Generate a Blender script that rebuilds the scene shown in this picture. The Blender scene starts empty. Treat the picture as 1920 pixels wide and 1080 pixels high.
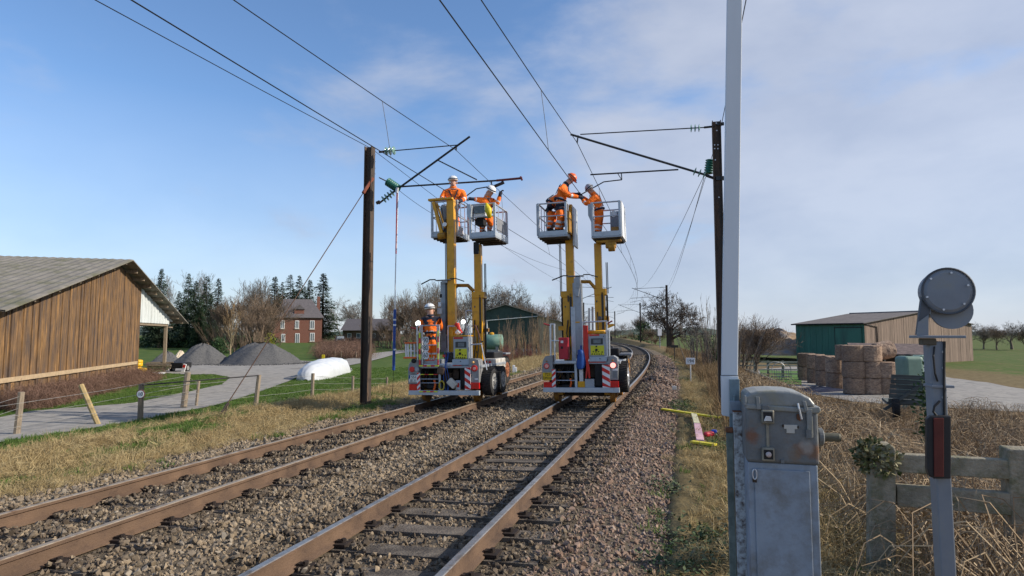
import bpy, bmesh, math, random
import numpy as np
from mathutils import Vector, Matrix
from mathutils.geometry import tessellate_polygon
S = bpy.context.scene
C = S.collection
rad = math.radians
random.seed(7); RNG = np.random.default_rng(7)

# ------------------------------------------------------------------ camera, sky, sun, exposure
FPX, CAMH = 1150.0, 1.82
PITCH = math.atan(87.0 / FPX)
cam = bpy.data.cameras.new('camera'); camo = bpy.data.objects.new('camera', cam); C.objects.link(camo)
cam.sensor_width = 36.0; cam.lens = FPX / 1920 * 36.0; cam.clip_start = 0.05; cam.clip_end = 9000
camo.location = (0, 0, CAMH); camo.rotation_euler = (math.pi / 2 + PITCH, 0, 0)
S.camera = camo
SUN_EL, SUN_HEAD = rad(30), rad(97)
w = bpy.data.worlds.new('World'); S.world = w; w.use_nodes = True
nt = w.node_tree; nt.nodes.clear()
def wn(t, **k):
    n = nt.nodes.new(t)
    for a, b in k.items(): setattr(n, a, b)
    return n
sky = wn('ShaderNodeTexSky', sky_type='NISHITA', sun_disc=False, sun_elevation=SUN_EL, sun_rotation=SUN_HEAD,
         air_density=1.0, dust_density=0.1, ozone_density=5.0, altitude=50)
bg = wn('ShaderNodeBackground'); bg.inputs[1].default_value = 0.135
cl = wn('ShaderNodeBackground'); cl.inputs[0].default_value = (0.44, 0.485, 0.59, 1); cl.inputs[1].default_value = 0.92
mixs = wn('ShaderNodeMixShader'); wout = wn('ShaderNodeOutputWorld')
tc = wn('ShaderNodeTexCoord')
mp = wn('ShaderNodeMapping'); mp.inputs['Scale'].default_value = (1.1, 1.5, 2.6); mp.inputs['Rotation'].default_value = (0.25, 0.22, 0.5)
nz = wn('ShaderNodeTexNoise'); nz.inputs['Scale'].default_value = 2.9; nz.inputs['Detail'].default_value = 8; nz.inputs['Roughness'].default_value = 0.55; nz.inputs['Distortion'].default_value = 0.2
nz2 = wn('ShaderNodeTexNoise'); nz2.inputs['Scale'].default_value = 1.1; nz2.inputs['Detail'].default_value = 3
sep = wn('ShaderNodeSeparateXYZ')
def wm(op, a, b=None, cl_=False):
    n = wn('ShaderNodeMath', operation=op, use_clamp=cl_)
    for i, v in enumerate((a, b)):
        if v is None: continue
        if isinstance(v, (int, float)): n.inputs[i].default_value = v
        else: nt.links.new(v, n.inputs[i])
    return n.outputs[0]
lk = nt.links.new
lk(tc.outputs['Generated'], mp.inputs[0]); lk(mp.outputs[0], nz.inputs[0]); lk(tc.outputs['Generated'], nz2.inputs[0])
lk(tc.outputs['Generated'], sep.inputs[0])
# thin high cloud: denser towards the sun's side (right), open blue on the left
base = wm('ADD', wm('MULTIPLY', nz.outputs[0], 2.5), wm('MULTIPLY', nz2.outputs[0], 0.55))
bias = wm('MULTIPLY', sep.outputs[0], 1.15)
dens = wm('ADD', base, bias)
ramp = wn('ShaderNodeMapRange'); ramp.inputs[1].default_value = 1.16; ramp.inputs[2].default_value = 2.1; ramp.clamp = True; ramp.interpolation_type = 'SMOOTHSTEP'
lk(dens, ramp.inputs[0])
low = wn('ShaderNodeMapRange'); low.inputs[1].default_value = 0.0; low.inputs[2].default_value = 0.34; low.inputs[3].default_value = 0.85; low.inputs[4].default_value = 0.0
lk(sep.outputs[2], low.inputs[0])
fac = wm('MULTIPLY', wm('ADD', ramp.outputs[0], low.outputs[0]), 0.86, True)
fac = wm('MINIMUM', fac, 0.84)
nz3 = wn('ShaderNodeTexNoise'); nz3.inputs['Scale'].default_value = 3.4; nz3.inputs['Detail'].default_value = 8; nz3.inputs['Roughness'].default_value = 0.55; nz3.inputs['Distortion'].default_value = 0.15; lk(mp.outputs[0], nz3.inputs[0])
shr = wn('ShaderNodeMapRange'); shr.inputs[1].default_value = 0.36; shr.inputs[2].default_value = 0.68; lk(nz3.outputs[0], shr.inputs[0])
cm = wn('ShaderNodeMix', data_type='RGBA'); lk(shr.outputs[0], cm.inputs[0]); cm.inputs[6].default_value = (0.36, 0.405, 0.515, 1); cm.inputs[7].default_value = (0.47, 0.505, 0.595, 1); lk(cm.outputs[2], cl.inputs[0])
lk(sky.outputs[0], bg.inputs[0]); lk(fac, mixs.inputs[0]); lk(bg.outputs[0], mixs.inputs[1]); lk(cl.outputs[0], mixs.inputs[2])
lk(mixs.outputs[0], wout.inputs[0])
sl = bpy.data.lights.new('sun', 'SUN'); sl.energy = 4.0; sl.angle = rad(0.6); sl.color = (1.0, 0.90, 0.76)
so = bpy.data.objects.new('sun', sl); C.objects.link(so)
sdir = Vector((math.sin(SUN_HEAD) * math.cos(SUN_EL), math.cos(SUN_HEAD) * math.cos(SUN_EL), math.sin(SUN_EL)))
so.rotation_euler = sdir.to_track_quat('Z', 'Y').to_euler(); so.location = (40, -5, 40)
S.view_settings.view_transform = 'Standard'; S.view_settings.look = 'None'; S.view_settings.exposure = 0.5; S.view_settings.gamma = 1.0
S.view_settings.use_curve_mapping = False
S.render.engine = 'CYCLES'
S.cycles.use_denoising = True
S.cycles.max_bounces = 6; S.cycles.transparent_max_bounces = 8
S.cycles.caustics_reflective = False; S.cycles.caustics_refractive = False

# ------------------------------------------------------------------ projection, track geometry, ground height
def ray(px, py):
    xr, yr = (px - 960) / FPX, (540 - py) / FPX
    return Vector((xr, math.cos(PITCH) - yr * math.sin(PITCH), math.sin(PITCH) + yr * math.cos(PITCH)))
def P(px, py, Y):
    r = ray(px, py); return Vector((0, 0, CAMH)) + r * (Y / r.y)
def G(px, py, z):
    r = ray(px, py); return Vector((0, 0, CAMH)) + r * ((z - CAMH) / r.z)
AL = math.atan(0.2774 * math.cos(PITCH)); S0, RC = 22.0, 540.0
T0 = Vector((math.sin(AL), math.cos(AL))); N0 = Vector((math.cos(AL), -math.sin(AL)))
CC = T0 * S0 - N0 * RC
def head(s): return AL if s < S0 else AL - (s - S0) / RC
def TP(s, d, z=0.0):
    if s < S0:
        p = T0 * s + N0 * d
    else:
        h = head(s); p = CC + Vector((math.cos(h), -math.sin(h))) * (RC + d)
    return Vector((p.x, p.y, z))
def SD(x, y):
    x = np.asarray(x, float); y = np.asarray(y, float)
    s = x * T0.x + y * T0.y; d = x * N0.x + y * N0.y
    rx, ry = x - CC.x, y - CC.y
    h = np.arctan2(-ry, rx)
    s2 = S0 + (AL - h) * RC; d2 = np.hypot(rx, ry) - RC
    m = s > S0
    return np.where(m, s2, s), np.where(m, d2, d)
def sst(a, b, x):
    t = np.clip((x - a) / (b - a), 0, 1); return t * t * (3 - 2 * t)
def wob(x, y):
    return (np.sin(x * 1.3 + 0.7 * np.sin(y * .9)) * np.cos(y * 1.1 + .5 * np.sin(x * .7)) * .035 + np.sin(x * .37 + 1) * np.sin(y * .29) * .05)
ZL, ZR = -0.65, -1.84
def HT(x, y):
    s, d = SD(x, y); x = np.asarray(x, float); y = np.asarray(y, float)
    left = -0.30 - 0.06 * sst(-8.9, -9.6, d) + 0.10 * sst(-9.6, -10.6, d) - 0.39 * sst(-10.8, -12.8, d) + 0.85 * sst(58, 125, y) * sst(-14, -24, d)
    right = -0.24 - 0.05 * sst(-.2, 1, d) - 1.55 * sst(1.8, 6.2, d) + 1.25 * sst(60, 170, y) * sst(22, 6, d) + 1.0 * sst(100, 600, y)
    bed = -0.24 + 0 * d
    h = np.where(d < -8.8, left, np.where(d > -0.2, right, bed))
    k = sst(-10.2, -11.5, d) + sst(1.0, 2.2, d)
    amp = np.where(d < -12.5, .25, 1.0)
    return h + wob(x, y) * k * amp
def hz(x, y): return float(HT(np.array([x]), np.array([y]))[0])
D_R, D_L = -2.54, -6.06          # centre lines of the two tracks
CANT = 0.05

# ------------------------------------------------------------------ materials
MATS = {}
def _new(name):
    m = bpy.data.materials.new(name); m.use_nodes = True
    n = m.node_tree; return m, n, n.nodes['Principled BSDF']
def mat(name, col, rough=.6, metal=0.0, var=.18, scale=6.0, bump=0.0, bscale=None, dirt=None, dscale=2.0, damt=.5, stretch=None, rand=0.0, spec=.35, coat=0.0, trans=0.0):
    if name in MATS: return MATS[name]
    m, t, b = _new(name); L = t.links.new
    c = t.nodes.new('ShaderNodeTexCoord')
    v = c.outputs['Object']
    if stretch:
        mpn = t.nodes.new('ShaderNodeMapping'); mpn.inputs['Scale'].default_value = stretch; L(v, mpn.inputs[0]); v = mpn.outputs[0]
    n = t.nodes.new('ShaderNodeTexNoise'); n.inputs['Scale'].default_value = scale; n.inputs['Detail'].default_value = 6; n.inputs['Roughness'].default_value = .62; L(v, n.inputs[0])
    r = t.nodes.new('ShaderNodeMapRange'); r.inputs[1].default_value = .3; r.inputs[2].default_value = .7; r.inputs[3].default_value = 1 - var; r.inputs[4].default_value = 1 + var; L(n.outputs[0], r.inputs[0])
    fac = r.outputs[0]
    if rand:
        oi = t.nodes.new('ShaderNodeObjectInfo')
        r2 = t.nodes.new('ShaderNodeMapRange'); r2.inputs[3].default_value = 1 - rand; r2.inputs[4].default_value = 1 + rand; L(oi.outputs['Random'], r2.inputs[0])
        mm = t.nodes.new('ShaderNodeMath'); mm.operation = 'MULTIPLY'; L(fac, mm.inputs[0]); L(r2.outputs[0], mm.inputs[1]); fac = mm.outputs[0]
    mx = t.nodes.new('ShaderNodeVectorMath'); mx.operation = 'SCALE'; mx.inputs[0].default_value = col; L(fac, mx.inputs['Scale'])
    out = mx.outputs[0]
    if dirt:
        n2 = t.nodes.new('ShaderNodeTexNoise'); n2.inputs['Scale'].default_value = dscale; n2.inputs['Detail'].default_value = 9; n2.inputs['Roughness'].default_value = .7; L(v, n2.inputs[0])
        r3 = t.nodes.new('ShaderNodeMapRange'); r3.inputs[1].default_value = .62 - damt * .28; r3.inputs[2].default_value = .78 - damt * .2; L(n2.outputs[0], r3.inputs[0])
        q = t.nodes.new('ShaderNodeMix'); q.data_type = 'RGBA'; L(r3.outputs[0], q.inputs[0]); L(out, q.inputs[6]); q.inputs[7].default_value = (*dirt, 1); out = q.outputs[2]
    L(out, b.inputs['Base Color'])
    b.inputs['Roughness'].default_value = rough; b.inputs['Metallic'].default_value = metal
    b.inputs['Specular IOR Level'].default_value = spec; b.inputs['Coat Weight'].default_value = coat
    if trans: b.inputs['Transmission Weight'].default_value = trans
    if bump:
        n3 = t.nodes.new('ShaderNodeTexNoise'); n3.inputs['Scale'].default_value = bscale or scale * 4; n3.inputs['Detail'].default_value = 6; L(v, n3.inputs[0])
        bp = t.nodes.new('ShaderNodeBump'); bp.inputs['Strength'].default_value = bump; bp.inputs['Distance'].default_value = .03; L(n3.outputs[0], bp.inputs['Height']); L(bp.outputs[0], b.inputs['Normal'])
    MATS[name] = m; return m
def ramp_mat(name, cols, rough=.85, src='rand', scale=5.0, bump=0, transl=0.0):
    """colour picked from several colours, by instance or by noise"""
    if name in MATS: return MATS[name]
    m, t, b = _new(name); L = t.links.new
    c = t.nodes.new('ShaderNodeTexCoord')
    n = t.nodes.new('ShaderNodeTexNoise'); n.inputs['Scale'].default_value = scale; n.inputs['Detail'].default_value = 7; n.inputs['Roughness'].default_value = .65; L(c.outputs['Object'], n.inputs[0])
    if src == 'rand':
        o = t.nodes.new('ShaderNodeObjectInfo')
        a = t.nodes.new('ShaderNodeMath'); a.operation = 'MULTIPLY_ADD'; L(n.outputs[0], a.inputs[0]); a.inputs[1].default_value = .35; L(o.outputs['Random'], a.inputs[2])
        a2 = t.nodes.new('ShaderNodeMath'); a2.operation = 'MULTIPLY'; L(a.outputs[0], a2.inputs[0]); a2.inputs[1].default_value = .8; v = a2.outputs[0]
    else:
        a = t.nodes.new('ShaderNodeMapRange'); a.inputs[1].default_value = .28; a.inputs[2].default_value = .72; L(n.outputs[0], a.inputs[0]); v = a.outputs[0]
    r = t.nodes.new('ShaderNodeValToRGB'); e = r.color_ramp.elements
    while len(e) < len(cols): e.new(.5)
    for i, cc in enumerate(cols): e[i].position = i / (len(cols) - 1); e[i].color = (*cc, 1)
    L(v, r.inputs[0]); L(r.outputs[0], b.inputs['Base Color']); b.inputs['Roughness'].default_value = rough; b.inputs['Specular IOR Level'].default_value = .25
    if transl:
        tr = t.nodes.new('ShaderNodeBsdfTranslucent'); L(r.outputs[0], tr.inputs[0]); ms = t.nodes.new('ShaderNodeMixShader'); ms.inputs[0].default_value = transl
        L(b.outputs[0], ms.inputs[1]); L(tr.outputs[0], ms.inputs[2]); L(ms.outputs[0], t.nodes['Material Output'].inputs[0])
    if bump:
        bp = t.nodes.new('ShaderNodeBump'); bp.inputs['Strength'].default_value = bump; bp.inputs['Distance'].default_value = .05; L(n.outputs[0], bp.inputs['Height']); L(bp.outputs[0], b.inputs['Normal'])
    MATS[name] = m; return m
def glow(name, col, k):
    if name in MATS: return MATS[name]
    m, t, b = _new(name); b.inputs['Base Color'].default_value = (*col, 1); b.inputs['Emission Color'].default_value = (*col, 1); b.inputs['Emission Strength'].default_value = k
    MATS[name] = m; return m

# ------------------------------------------------------------------ mesh builder
class MB:
    def __init__(s): s.v = []; s.f = []; s.m = []
    def add(s, vs, fs, mi=0):
        o = len(s.v); s.v += [tuple(p) for p in vs]; s.f += [tuple(i + o for i in q) for q in fs]; s.m += [mi] * len(fs); return s
    def box(s, x0, x1, y0, y1, z0, z1, M=None, mi=0):
        vs = [Vector((x, y, z)) for z in (z0, z1) for y in (y0, y1) for x in (x0, x1)]
        if M is not None: vs = [M @ p for p in vs]
        return s.add(vs, [(0, 2, 3, 1), (4, 5, 7, 6), (0, 1, 5, 4), (2, 6, 7, 3), (0, 4, 6, 2), (1, 3, 7, 5)], mi)
    def bar(s, a, b, wx, wz, mi=0, up=(0, 0, 1)):
        a = Vector(a); b = Vector(b); t = (b - a).normalized(); u = Vector(up)
        if abs(t.dot(u)) > .95: u = Vector((0, 1, 0))
        x = t.cross(u).normalized(); z = x.cross(t)
        vs = [p + x * (i * wx / 2) + z * (j * wz / 2) for p in (a, b) for i, j in ((-1, -1), (1, -1), (1, 1), (-1, 1))]
        return s.add(vs, [(0, 1, 2, 3), (7, 6, 5, 4), (0, 4, 5, 1), (1, 5, 6, 2), (2, 6, 7, 3), (3, 7, 4, 0)], mi)
    def tube(s, pts, r, n=6, mi=0, cap=True):
        pts = [Vector(p) for p in pts]; rs = r if isinstance(r, (list, tuple)) else [r] * len(pts)
        vs = []; prev = None
        for i, p in enumerate(pts):
            t = (pts[min(i + 1, len(pts) - 1)] - pts[max(i - 1, 0)]).normalized()
            if prev is None:
                u = Vector((0, 0, 1)) if abs(t.z) < .9 else Vector((1, 0, 0)); x = t.cross(u).normalized()
            else:
                x = (prev - t * prev.dot(t)).normalized()
            prev = x; y = t.cross(x)
            vs += [p + (x * math.cos(a) + y * math.sin(a)) * rs[i] for a in [2 * math.pi * k / n for k in range(n)]]
        fs = [(i * n + k, i * n + (k + 1) % n, (i + 1) * n + (k + 1) % n, (i + 1) * n + k) for i in range(len(pts) - 1) for k in range(n)]
        if cap: fs += [tuple(range(n))[::-1], tuple(range((len(pts) - 1) * n, len(pts) * n))]
        return s.add(vs, fs, mi)
    def lathe(s, prof, n=16, M=None, mi=0):
        """prof: (r, h) along local z"""
        vs = []
        for r_, h_ in prof:
            for k in range(n):
                a = 2 * math.pi * k / n; p = Vector((r_ * math.cos(a), r_ * math.sin(a), h_)); vs.append(M @ p if M is not None else p)
        fs = [(i * n + k, i * n + (k + 1) % n, (i + 1) * n + (k + 1) % n, (i + 1) * n + k) for i in range(len(prof) - 1) for k in range(n)]
        fs += [tuple(range(n))[::-1], tuple(range((len(prof) - 1) * n, len(prof) * n))]
        return s.add(vs, fs, mi)
    def prism(s, poly, y0, y1, M=None, mi=0):
        """poly in x,z, extruded along y"""
        n = len(poly); vs = [Vector((x, y, z)) for y in (y0, y1) for x, z in poly]
        if M is not None: vs = [M @ p for p in vs]
        return s.add(vs, [tuple(range(n)), tuple(range(n, 2 * n))[::-1]] + [(i, i + n, (i + 1) % n + n, (i + 1) % n) for i in range(n)], mi)
    def build(s, name, m, parent=None, bevel=0, smooth=False, seg=2, fix=True):
        me = bpy.data.meshes.new(name); me.from_pydata(s.v, [], s.f)
        ms = m if isinstance(m, (list, tuple)) else [m]
        for q in ms: me.materials.append(q)
        if len(ms) > 1: me.polygons.foreach_set('material_index', s.m)
        if fix:
            b = bmesh.new(); b.from_mesh(me); bmesh.ops.recalc_face_normals(b, faces=b.faces); b.to_mesh(me); b.free()
        if smooth: me.polygons.foreach_set('use_smooth', [True] * len(me.polygons))
        me.update()
        o = bpy.data.objects.new(name, me); C.objects.link(o)
        if parent is not None: o.parent = parent
        if bevel:
            bv = o.modifiers.new('bevel', 'BEVEL'); bv.width = bevel; bv.segments = seg; bv.limit_method = 'ANGLE'; bv.angle_limit = rad(40)
        return o
def tag(o, label=None, cat=None, group=None, kind=None):
    if label: o['label'] = label
    if cat: o['category'] = cat
    if group: o['group'] = group
    if kind: o['kind'] = kind
    return o
def thing(name, label, cat, M=None, group=None):
    o = bpy.data.objects.new(name, None); C.objects.link(o); o.empty_display_size = .2
    if M is not None: o.matrix_world = M if isinstance(M, Matrix) else Matrix.Translation(M)
    return tag(o, label, cat, group)
def struct(o): o['kind'] = 'structure'; return o
class Fr:
    """a local frame: x right, y ahead along a heading, z up"""
    def __init__(s, o, h=AL, roll=0.0):
        s.M = Matrix.Translation(Vector(o)) @ Matrix.Rotation(-h, 4, 'Z') @ Matrix.Rotation(roll, 4, 'Y'); s.I = s.M.inverted()
    def L(s, px, py, yl=0.0):
        a = s.I @ Vector((0, 0, CAMH)); b = s.I.to_3x3() @ ray(px, py); return a + b * ((yl - a.y) / b.y)
    def W(s, p): return s.M @ Vector(p)
def text_part(txt, size, M, m, parent, name='lettering', ext=.002, align='CENTER'):
    cu = bpy.data.curves.new('t', 'FONT'); cu.body = txt; cu.size = size; cu.extrude = ext; cu.align_x = align; cu.align_y = 'CENTER'
    ob = bpy.data.objects.new('t', cu); C.objects.link(ob)
    dg = bpy.context.evaluated_depsgraph_get(); me = bpy.data.meshes.new_from_object(ob.evaluated_get(dg))
    bpy.data.objects.remove(ob)
    me.transform(M); me.materials.clear(); me.materials.append(m)
    o = bpy.data.objects.new(name, me); C.objects.link(o); o.parent = parent
    return o
FRONT = Matrix.Rotation(math.pi / 2, 4, 'X')      # text standing upright, read from -y
def copy_tree(o, parent=None):
    c = o.copy(); C.objects.link(c)
    if parent is not None: c.parent = parent
    for ch in o.children: copy_tree(ch, c)
    return c
_gn = {}
def scatter(name, pts, rots, scl, idx, variants, label, cat):
    """tens of thousands of little pieces (stones, blades): one stuff object"""
    me = bpy.data.meshes.new(name); me.from_pydata([tuple(p) for p in pts], [], [])
    a = me.attributes.new('rot', 'FLOAT_VECTOR', 'POINT'); a.data.foreach_set('vector', np.asarray(rots, np.float32).ravel())
    a = me.attributes.new('scl', 'FLOAT', 'POINT'); a.data.foreach_set('value', np.asarray(scl, np.float32))
    a = me.attributes.new('idx', 'INT', 'POINT'); a.data.foreach_set('value', np.asarray(idx, np.int32))
    o = bpy.data.objects.new(name, me); C.objects.link(o)
    col = bpy.data.collections.new(name + '_variants')
    for v in variants: col.objects.link(v)
    g = bpy.data.node_groups.new(name, 'GeometryNodeTree')
    g.interface.new_socket('Geometry', in_out='INPUT', socket_type='NodeSocketGeometry'); g.interface.new_socket('Geometry', in_out='OUTPUT', socket_type='NodeSocketGeometry')
    i = g.nodes.new('NodeGroupInput'); q = g.nodes.new('NodeGroupOutput'); ci = g.nodes.new('GeometryNodeCollectionInfo')
    ci.inputs['Collection'].default_value = col; ci.inputs['Separate Children'].default_value = True; ci.inputs['Reset Children'].default_value = True
    ip = g.nodes.new('GeometryNodeInstanceOnPoints'); ip.inputs['Pick Instance'].default_value = True
    def na(n, t):
        k = g.nodes.new('GeometryNodeInputNamedAttribute'); k.data_type = t; k.inputs[0].default_value = n; return k.outputs[0]
    L = g.links.new
    L(i.outputs[0], ip.inputs['Points']); L(ci.outputs[0], ip.inputs['Instance']); L(na('idx', 'INT'), ip.inputs['Instance Index']); L(na('rot', 'FLOAT_VECTOR'), ip.inputs['Rotation']); L(na('scl', 'FLOAT'), ip.inputs['Scale'])
    L(ip.outputs[0], q.inputs[0])
    md = o.modifiers.new('scatter', 'NODES'); md.node_group = g
    return tag(o, label, cat, kind='stuff')
def variant(mb, name, m, smooth=False):
    o = mb.build(name, m, smooth=smooth, fix=False); C.objects.unlink(o); return o
def in_view(x, y, z, mx=1.25, my=1.3):
    dz = z - CAMH; zc = y * math.cos(PITCH) + dz * math.sin(PITCH); yc = -y * math.sin(PITCH) + dz * math.cos(PITCH)
    zc = np.maximum(zc, .3)
    return (y > .8) & (np.abs(x / zc) < 960 / FPX * mx) & (np.abs(yc / zc) < 540 / FPX * my)
# ------------------------------------------------------------------ ground
def grid_mesh(name, xs, ys, hf, m, extra=None):
    X, Y = np.meshgrid(xs, ys); Z = hf(X.ravel(), Y.ravel()); n = len(xs)
    co = np.stack([X.ravel(), Y.ravel(), Z], 1)
    i = np.arange((len(ys) - 1) * n).reshape(len(ys) - 1, n)[:, :-1].ravel()
    fs = np.stack([i, i + 1, i + n + 1, i + n], 1)
    me = bpy.data.meshes.new(name); me.from_pydata(co.tolist(), [], fs.tolist()); me.materials.append(m)
    me.polygons.foreach_set('use_smooth', [True] * len(me.polygons))
    if extra:
        for k, fn in extra.items():
            a = me.attributes.new(k, 'FLOAT', 'POINT'); a.data.foreach_set('value', fn(co[:, 0], co[:, 1]).astype(np.float32))
    o = bpy.data.objects.new(name, me); C.objects.link(o); return o
def ground_mat():
    m, t, b = _new('ground'); L = t.links.new
    g = t.nodes.new('ShaderNodeNewGeometry')
    def nse(sc, det=6):
        n = t.nodes.new('ShaderNodeTexNoise'); n.inputs['Scale'].default_value = sc; n.inputs['Detail'].default_value = det; n.inputs['Roughness'].default_value = .65; L(g.outputs['Position'], n.inputs[0]); return n.outputs[0]
    def rmp(v, cols):
        r = t.nodes.new('ShaderNodeValToRGB'); e = r.color_ramp.elements
        while len(e) < len(cols): e.new(.5)
        for i, (p, c) in enumerate(cols): e[i].position = p; e[i].color = (*c, 1)
        L(v, r.inputs[0]); return r.outputs[0]
    def mixc(f, a, c):
        q = t.nodes.new('ShaderNodeMix'); q.data_type = 'RGBA'; L(f, q.inputs[0]); L(a, q.inputs[6]); L(c, q.inputs[7]); return q.outputs[2]
    green = rmp(nse(.9, 10), [(.25, (.042, .075, .016)), (.5, (.066, .108, .022)), (.72, (.12, .135, .042))])
    dry = rmp(nse(2.2, 10), [(.25, (.075, .06, .028)), (.5, (.15, .115, .055)), (.75, (.24, .19, .095))])
    brown = rmp(nse(1.4, 10), [(.25, (.09, .055, .03)), (.5, (.17, .115, .06)), (.75, (.25, .18, .10))])
    at = t.nodes.new('ShaderNodeAttribute'); at.attribute_name = 'dry'
    ab = t.nodes.new('ShaderNodeAttribute'); ab.attribute_name = 'brown'
    ad = t.nodes.new('ShaderNodeMath'); ad.operation = 'MULTIPLY_ADD'; L(nse(.6, 8), ad.inputs[0]); ad.inputs[1].default_value = 1.2; ad.inputs[2].default_value = -.6
    a2 = t.nodes.new('ShaderNodeMath'); a2.operation = 'ADD'; a2.use_clamp = True; L(at.outputs['Fac'], a2.inputs[0]); L(ad.outputs[0], a2.inputs[1])
    mr = t.nodes.new('ShaderNodeMapRange'); mr.inputs[1].default_value = .35; mr.inputs[2].default_value = .65; L(a2.outputs[0], mr.inputs[0])
    L(mixc(ab.outputs['Fac'], mixc(mr.outputs[0], green, dry), brown), b.inputs['Base Color'])
    b.inputs['Roughness'].default_value = .95; b.inputs['Specular IOR Level'].default_value = .15
    bp = t.nodes.new('ShaderNodeBump'); bp.inputs['Strength'].default_value = .5; bp.inputs['Distance'].default_value = .06; L(nse(9, 8), bp.inputs['Height']); L(bp.outputs[0], b.inputs['Normal'])
    return m
u = np.linspace(-1, 1, 380)
gx = 2.2 * np.sinh(u * 7.6) * 1.0
gy = np.concatenate([np.linspace(-25, 2, 20), np.geomspace(2.4, 3500, 260)])
def dry_w(x, y):
    s, d = SD(x, y)
    l = sst(-14.0, -12.0, d)
    return np.where(d < -8, l, np.where(d > -.5, 1 - .62 * np.maximum(sst(24, 34, d), sst(55, 90, y) * sst(7, 14, d)), .9))
def brown_w(x, y):
    s, d = SD(x, y)
    return sst(.5, 2.0, d) * (1 - np.maximum(sst(16.0, 26, d), sst(60, 95, y) * sst(6, 12, d))) * .9
struct(grid_mesh('ground', gx, gy, lambda x, y: HT(x, y) - np.where((SD(x, y)[1] > -8.8) & (SD(x, y)[1] < -.2), .2, 0), ground_mat(), {'dry': dry_w, 'brown': brown_w}))
# blue wooded hills on the right-hand horizon
hm = mat('hill_wood', (.05, .075, .055), .95, var=.35, scale=.02)
mb = MB(); n = 120; vs = []; fs = []
for i in range(n + 1):
    a = rad(-62 + 124 * i / n); R_ = 2600
    hgt = 14 + 10 * math.sin(a * 9) + 7 * math.sin(a * 23 + 1) + 3 * math.sin(a * 71) + 2 * random.random()
    for k, (rr, zz) in enumerate(((R_ - 500, -5), (R_ - 200, hgt * .7), (R_, hgt), (R_ + 300, -5))):
        vs.append((rr * math.sin(a), rr * math.cos(a), zz))
for i in range(n):
    for k in range(3): fs.append((i * 4 + k, i * 4 + k + 1, i * 4 + k + 5, i * 4 + k + 4))
mb.add(vs, fs); struct(mb.build('hills', hm, smooth=True))

# ------------------------------------------------------------------ ballast bed
prof = [(-9.35, -.47), (-9.0, -.36), (-8.4, -.225), (-7.6, -.20), (-6.8, -.212), (-6.06, -.19), (-5.3, -.168), (-4.8, -.165), (-4.3, -.18), (-3.8, -.20), (-3.3, -.232), (-2.54, -.212), (-1.8, -.19), (-1.2, -.168), (-.75, -.20), (-.2, -.28), (.15, -.40)]
def bedz(d): return np.interp(d, [p[0] for p in prof], [p[1] for p in prof])
def tracksweep(ds_z, s_list):
    vs = []; n = len(ds_z)
    for s in s_list:
        for d, z in ds_z:
            p = TP(s, d, z); vs.append((p.x, p.y, p.z))
    fs = [(i * n + k, i * n + k + 1, (i + 1) * n + k + 1, (i + 1) * n + k) for i in range(len(s_list) - 1) for k in range(n - 1)]
    return vs, fs
ss = list(np.arange(-8, 60, 1.0)) + list(np.arange(60, 420, 4.0))
vs, fs = tracksweep(prof, ss)
mb = MB(); mb.add(vs, fs)
bm_ = ramp_mat('ballast_ground', [(.035, .028, .02), (.085, .068, .05), (.15, .12, .085), (.09, .075, .055), (.2, .165, .12)], .95, 'noise', 22, .8)
struct(mb.build('ballast_bed', bm_, smooth=True))

# ------------------------------------------------------------------ the two tracks: rails and sleepers
rust = mat('rail_rust', (.155, .098, .063), .85, 0, .35, 7, .3, 60, dirt=(.075, .048, .034), dscale=3.5, damt=.75)
railtop = mat('rail_top', (.42, .385, .345), .38, .8, .2, 9, dirt=(.22, .15, .09), dscale=6, damt=.5)
railtop2 = mat('rail_top_dull', (.36, .29, .21), .5, .4, .2, 9, dirt=(.2, .12, .07), dscale=6, damt=.5)
tie = mat('sleeper_wood', (.10, .082, .066), .9, 0, .35, 5, .6, 40, dirt=(.17, .145, .115), dscale=5, damt=.5, rand=.3)
iron = mat('dark_iron', (.035, .026, .022), .7, .3, .3, 20)
RP = [(-.07, -.172), (.07, -.172), (.07, -.158), (.012, -.135), (.009, -.05), (.034, -.036), (.036, -.006), (.028, 0), (-.028, 0), (-.036, -.006), (-.034, -.036), (-.009, -.05), (-.012, -.135), (-.07, -.158)]
def make_rail(dc, side, top, parent):
    off = side * .7525; z0 = side * CANT / 2; n = len(RP); vs = []; fs = []; mi = []
    sl_ = list(np.arange(-8, S0, 3.0)) + list(np.arange(S0, 420, 2.5))
    for s in sl_:
        for x, z in RP:
            p = TP(s, dc + off + x, z + z0); vs.append((p.x, p.y, p.z))
    for i in range(len(sl_) - 1):
        for k in range(n):
            fs.append((i * n + k, i * n + (k + 1) % n, (i + 1) * n + (k + 1) % n, (i + 1) * n + k)); mi.append(1 if k in (6, 7, 8) else 0)
    b = MB(); b.v = vs; b.f = fs; b.m = mi
    return b.build('rail', [rust, top], parent)
sb = MB(); sb.box(-1.3, 1.3, -.125, .125, -.15, 0)
slm = None
TRACKS = []
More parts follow.
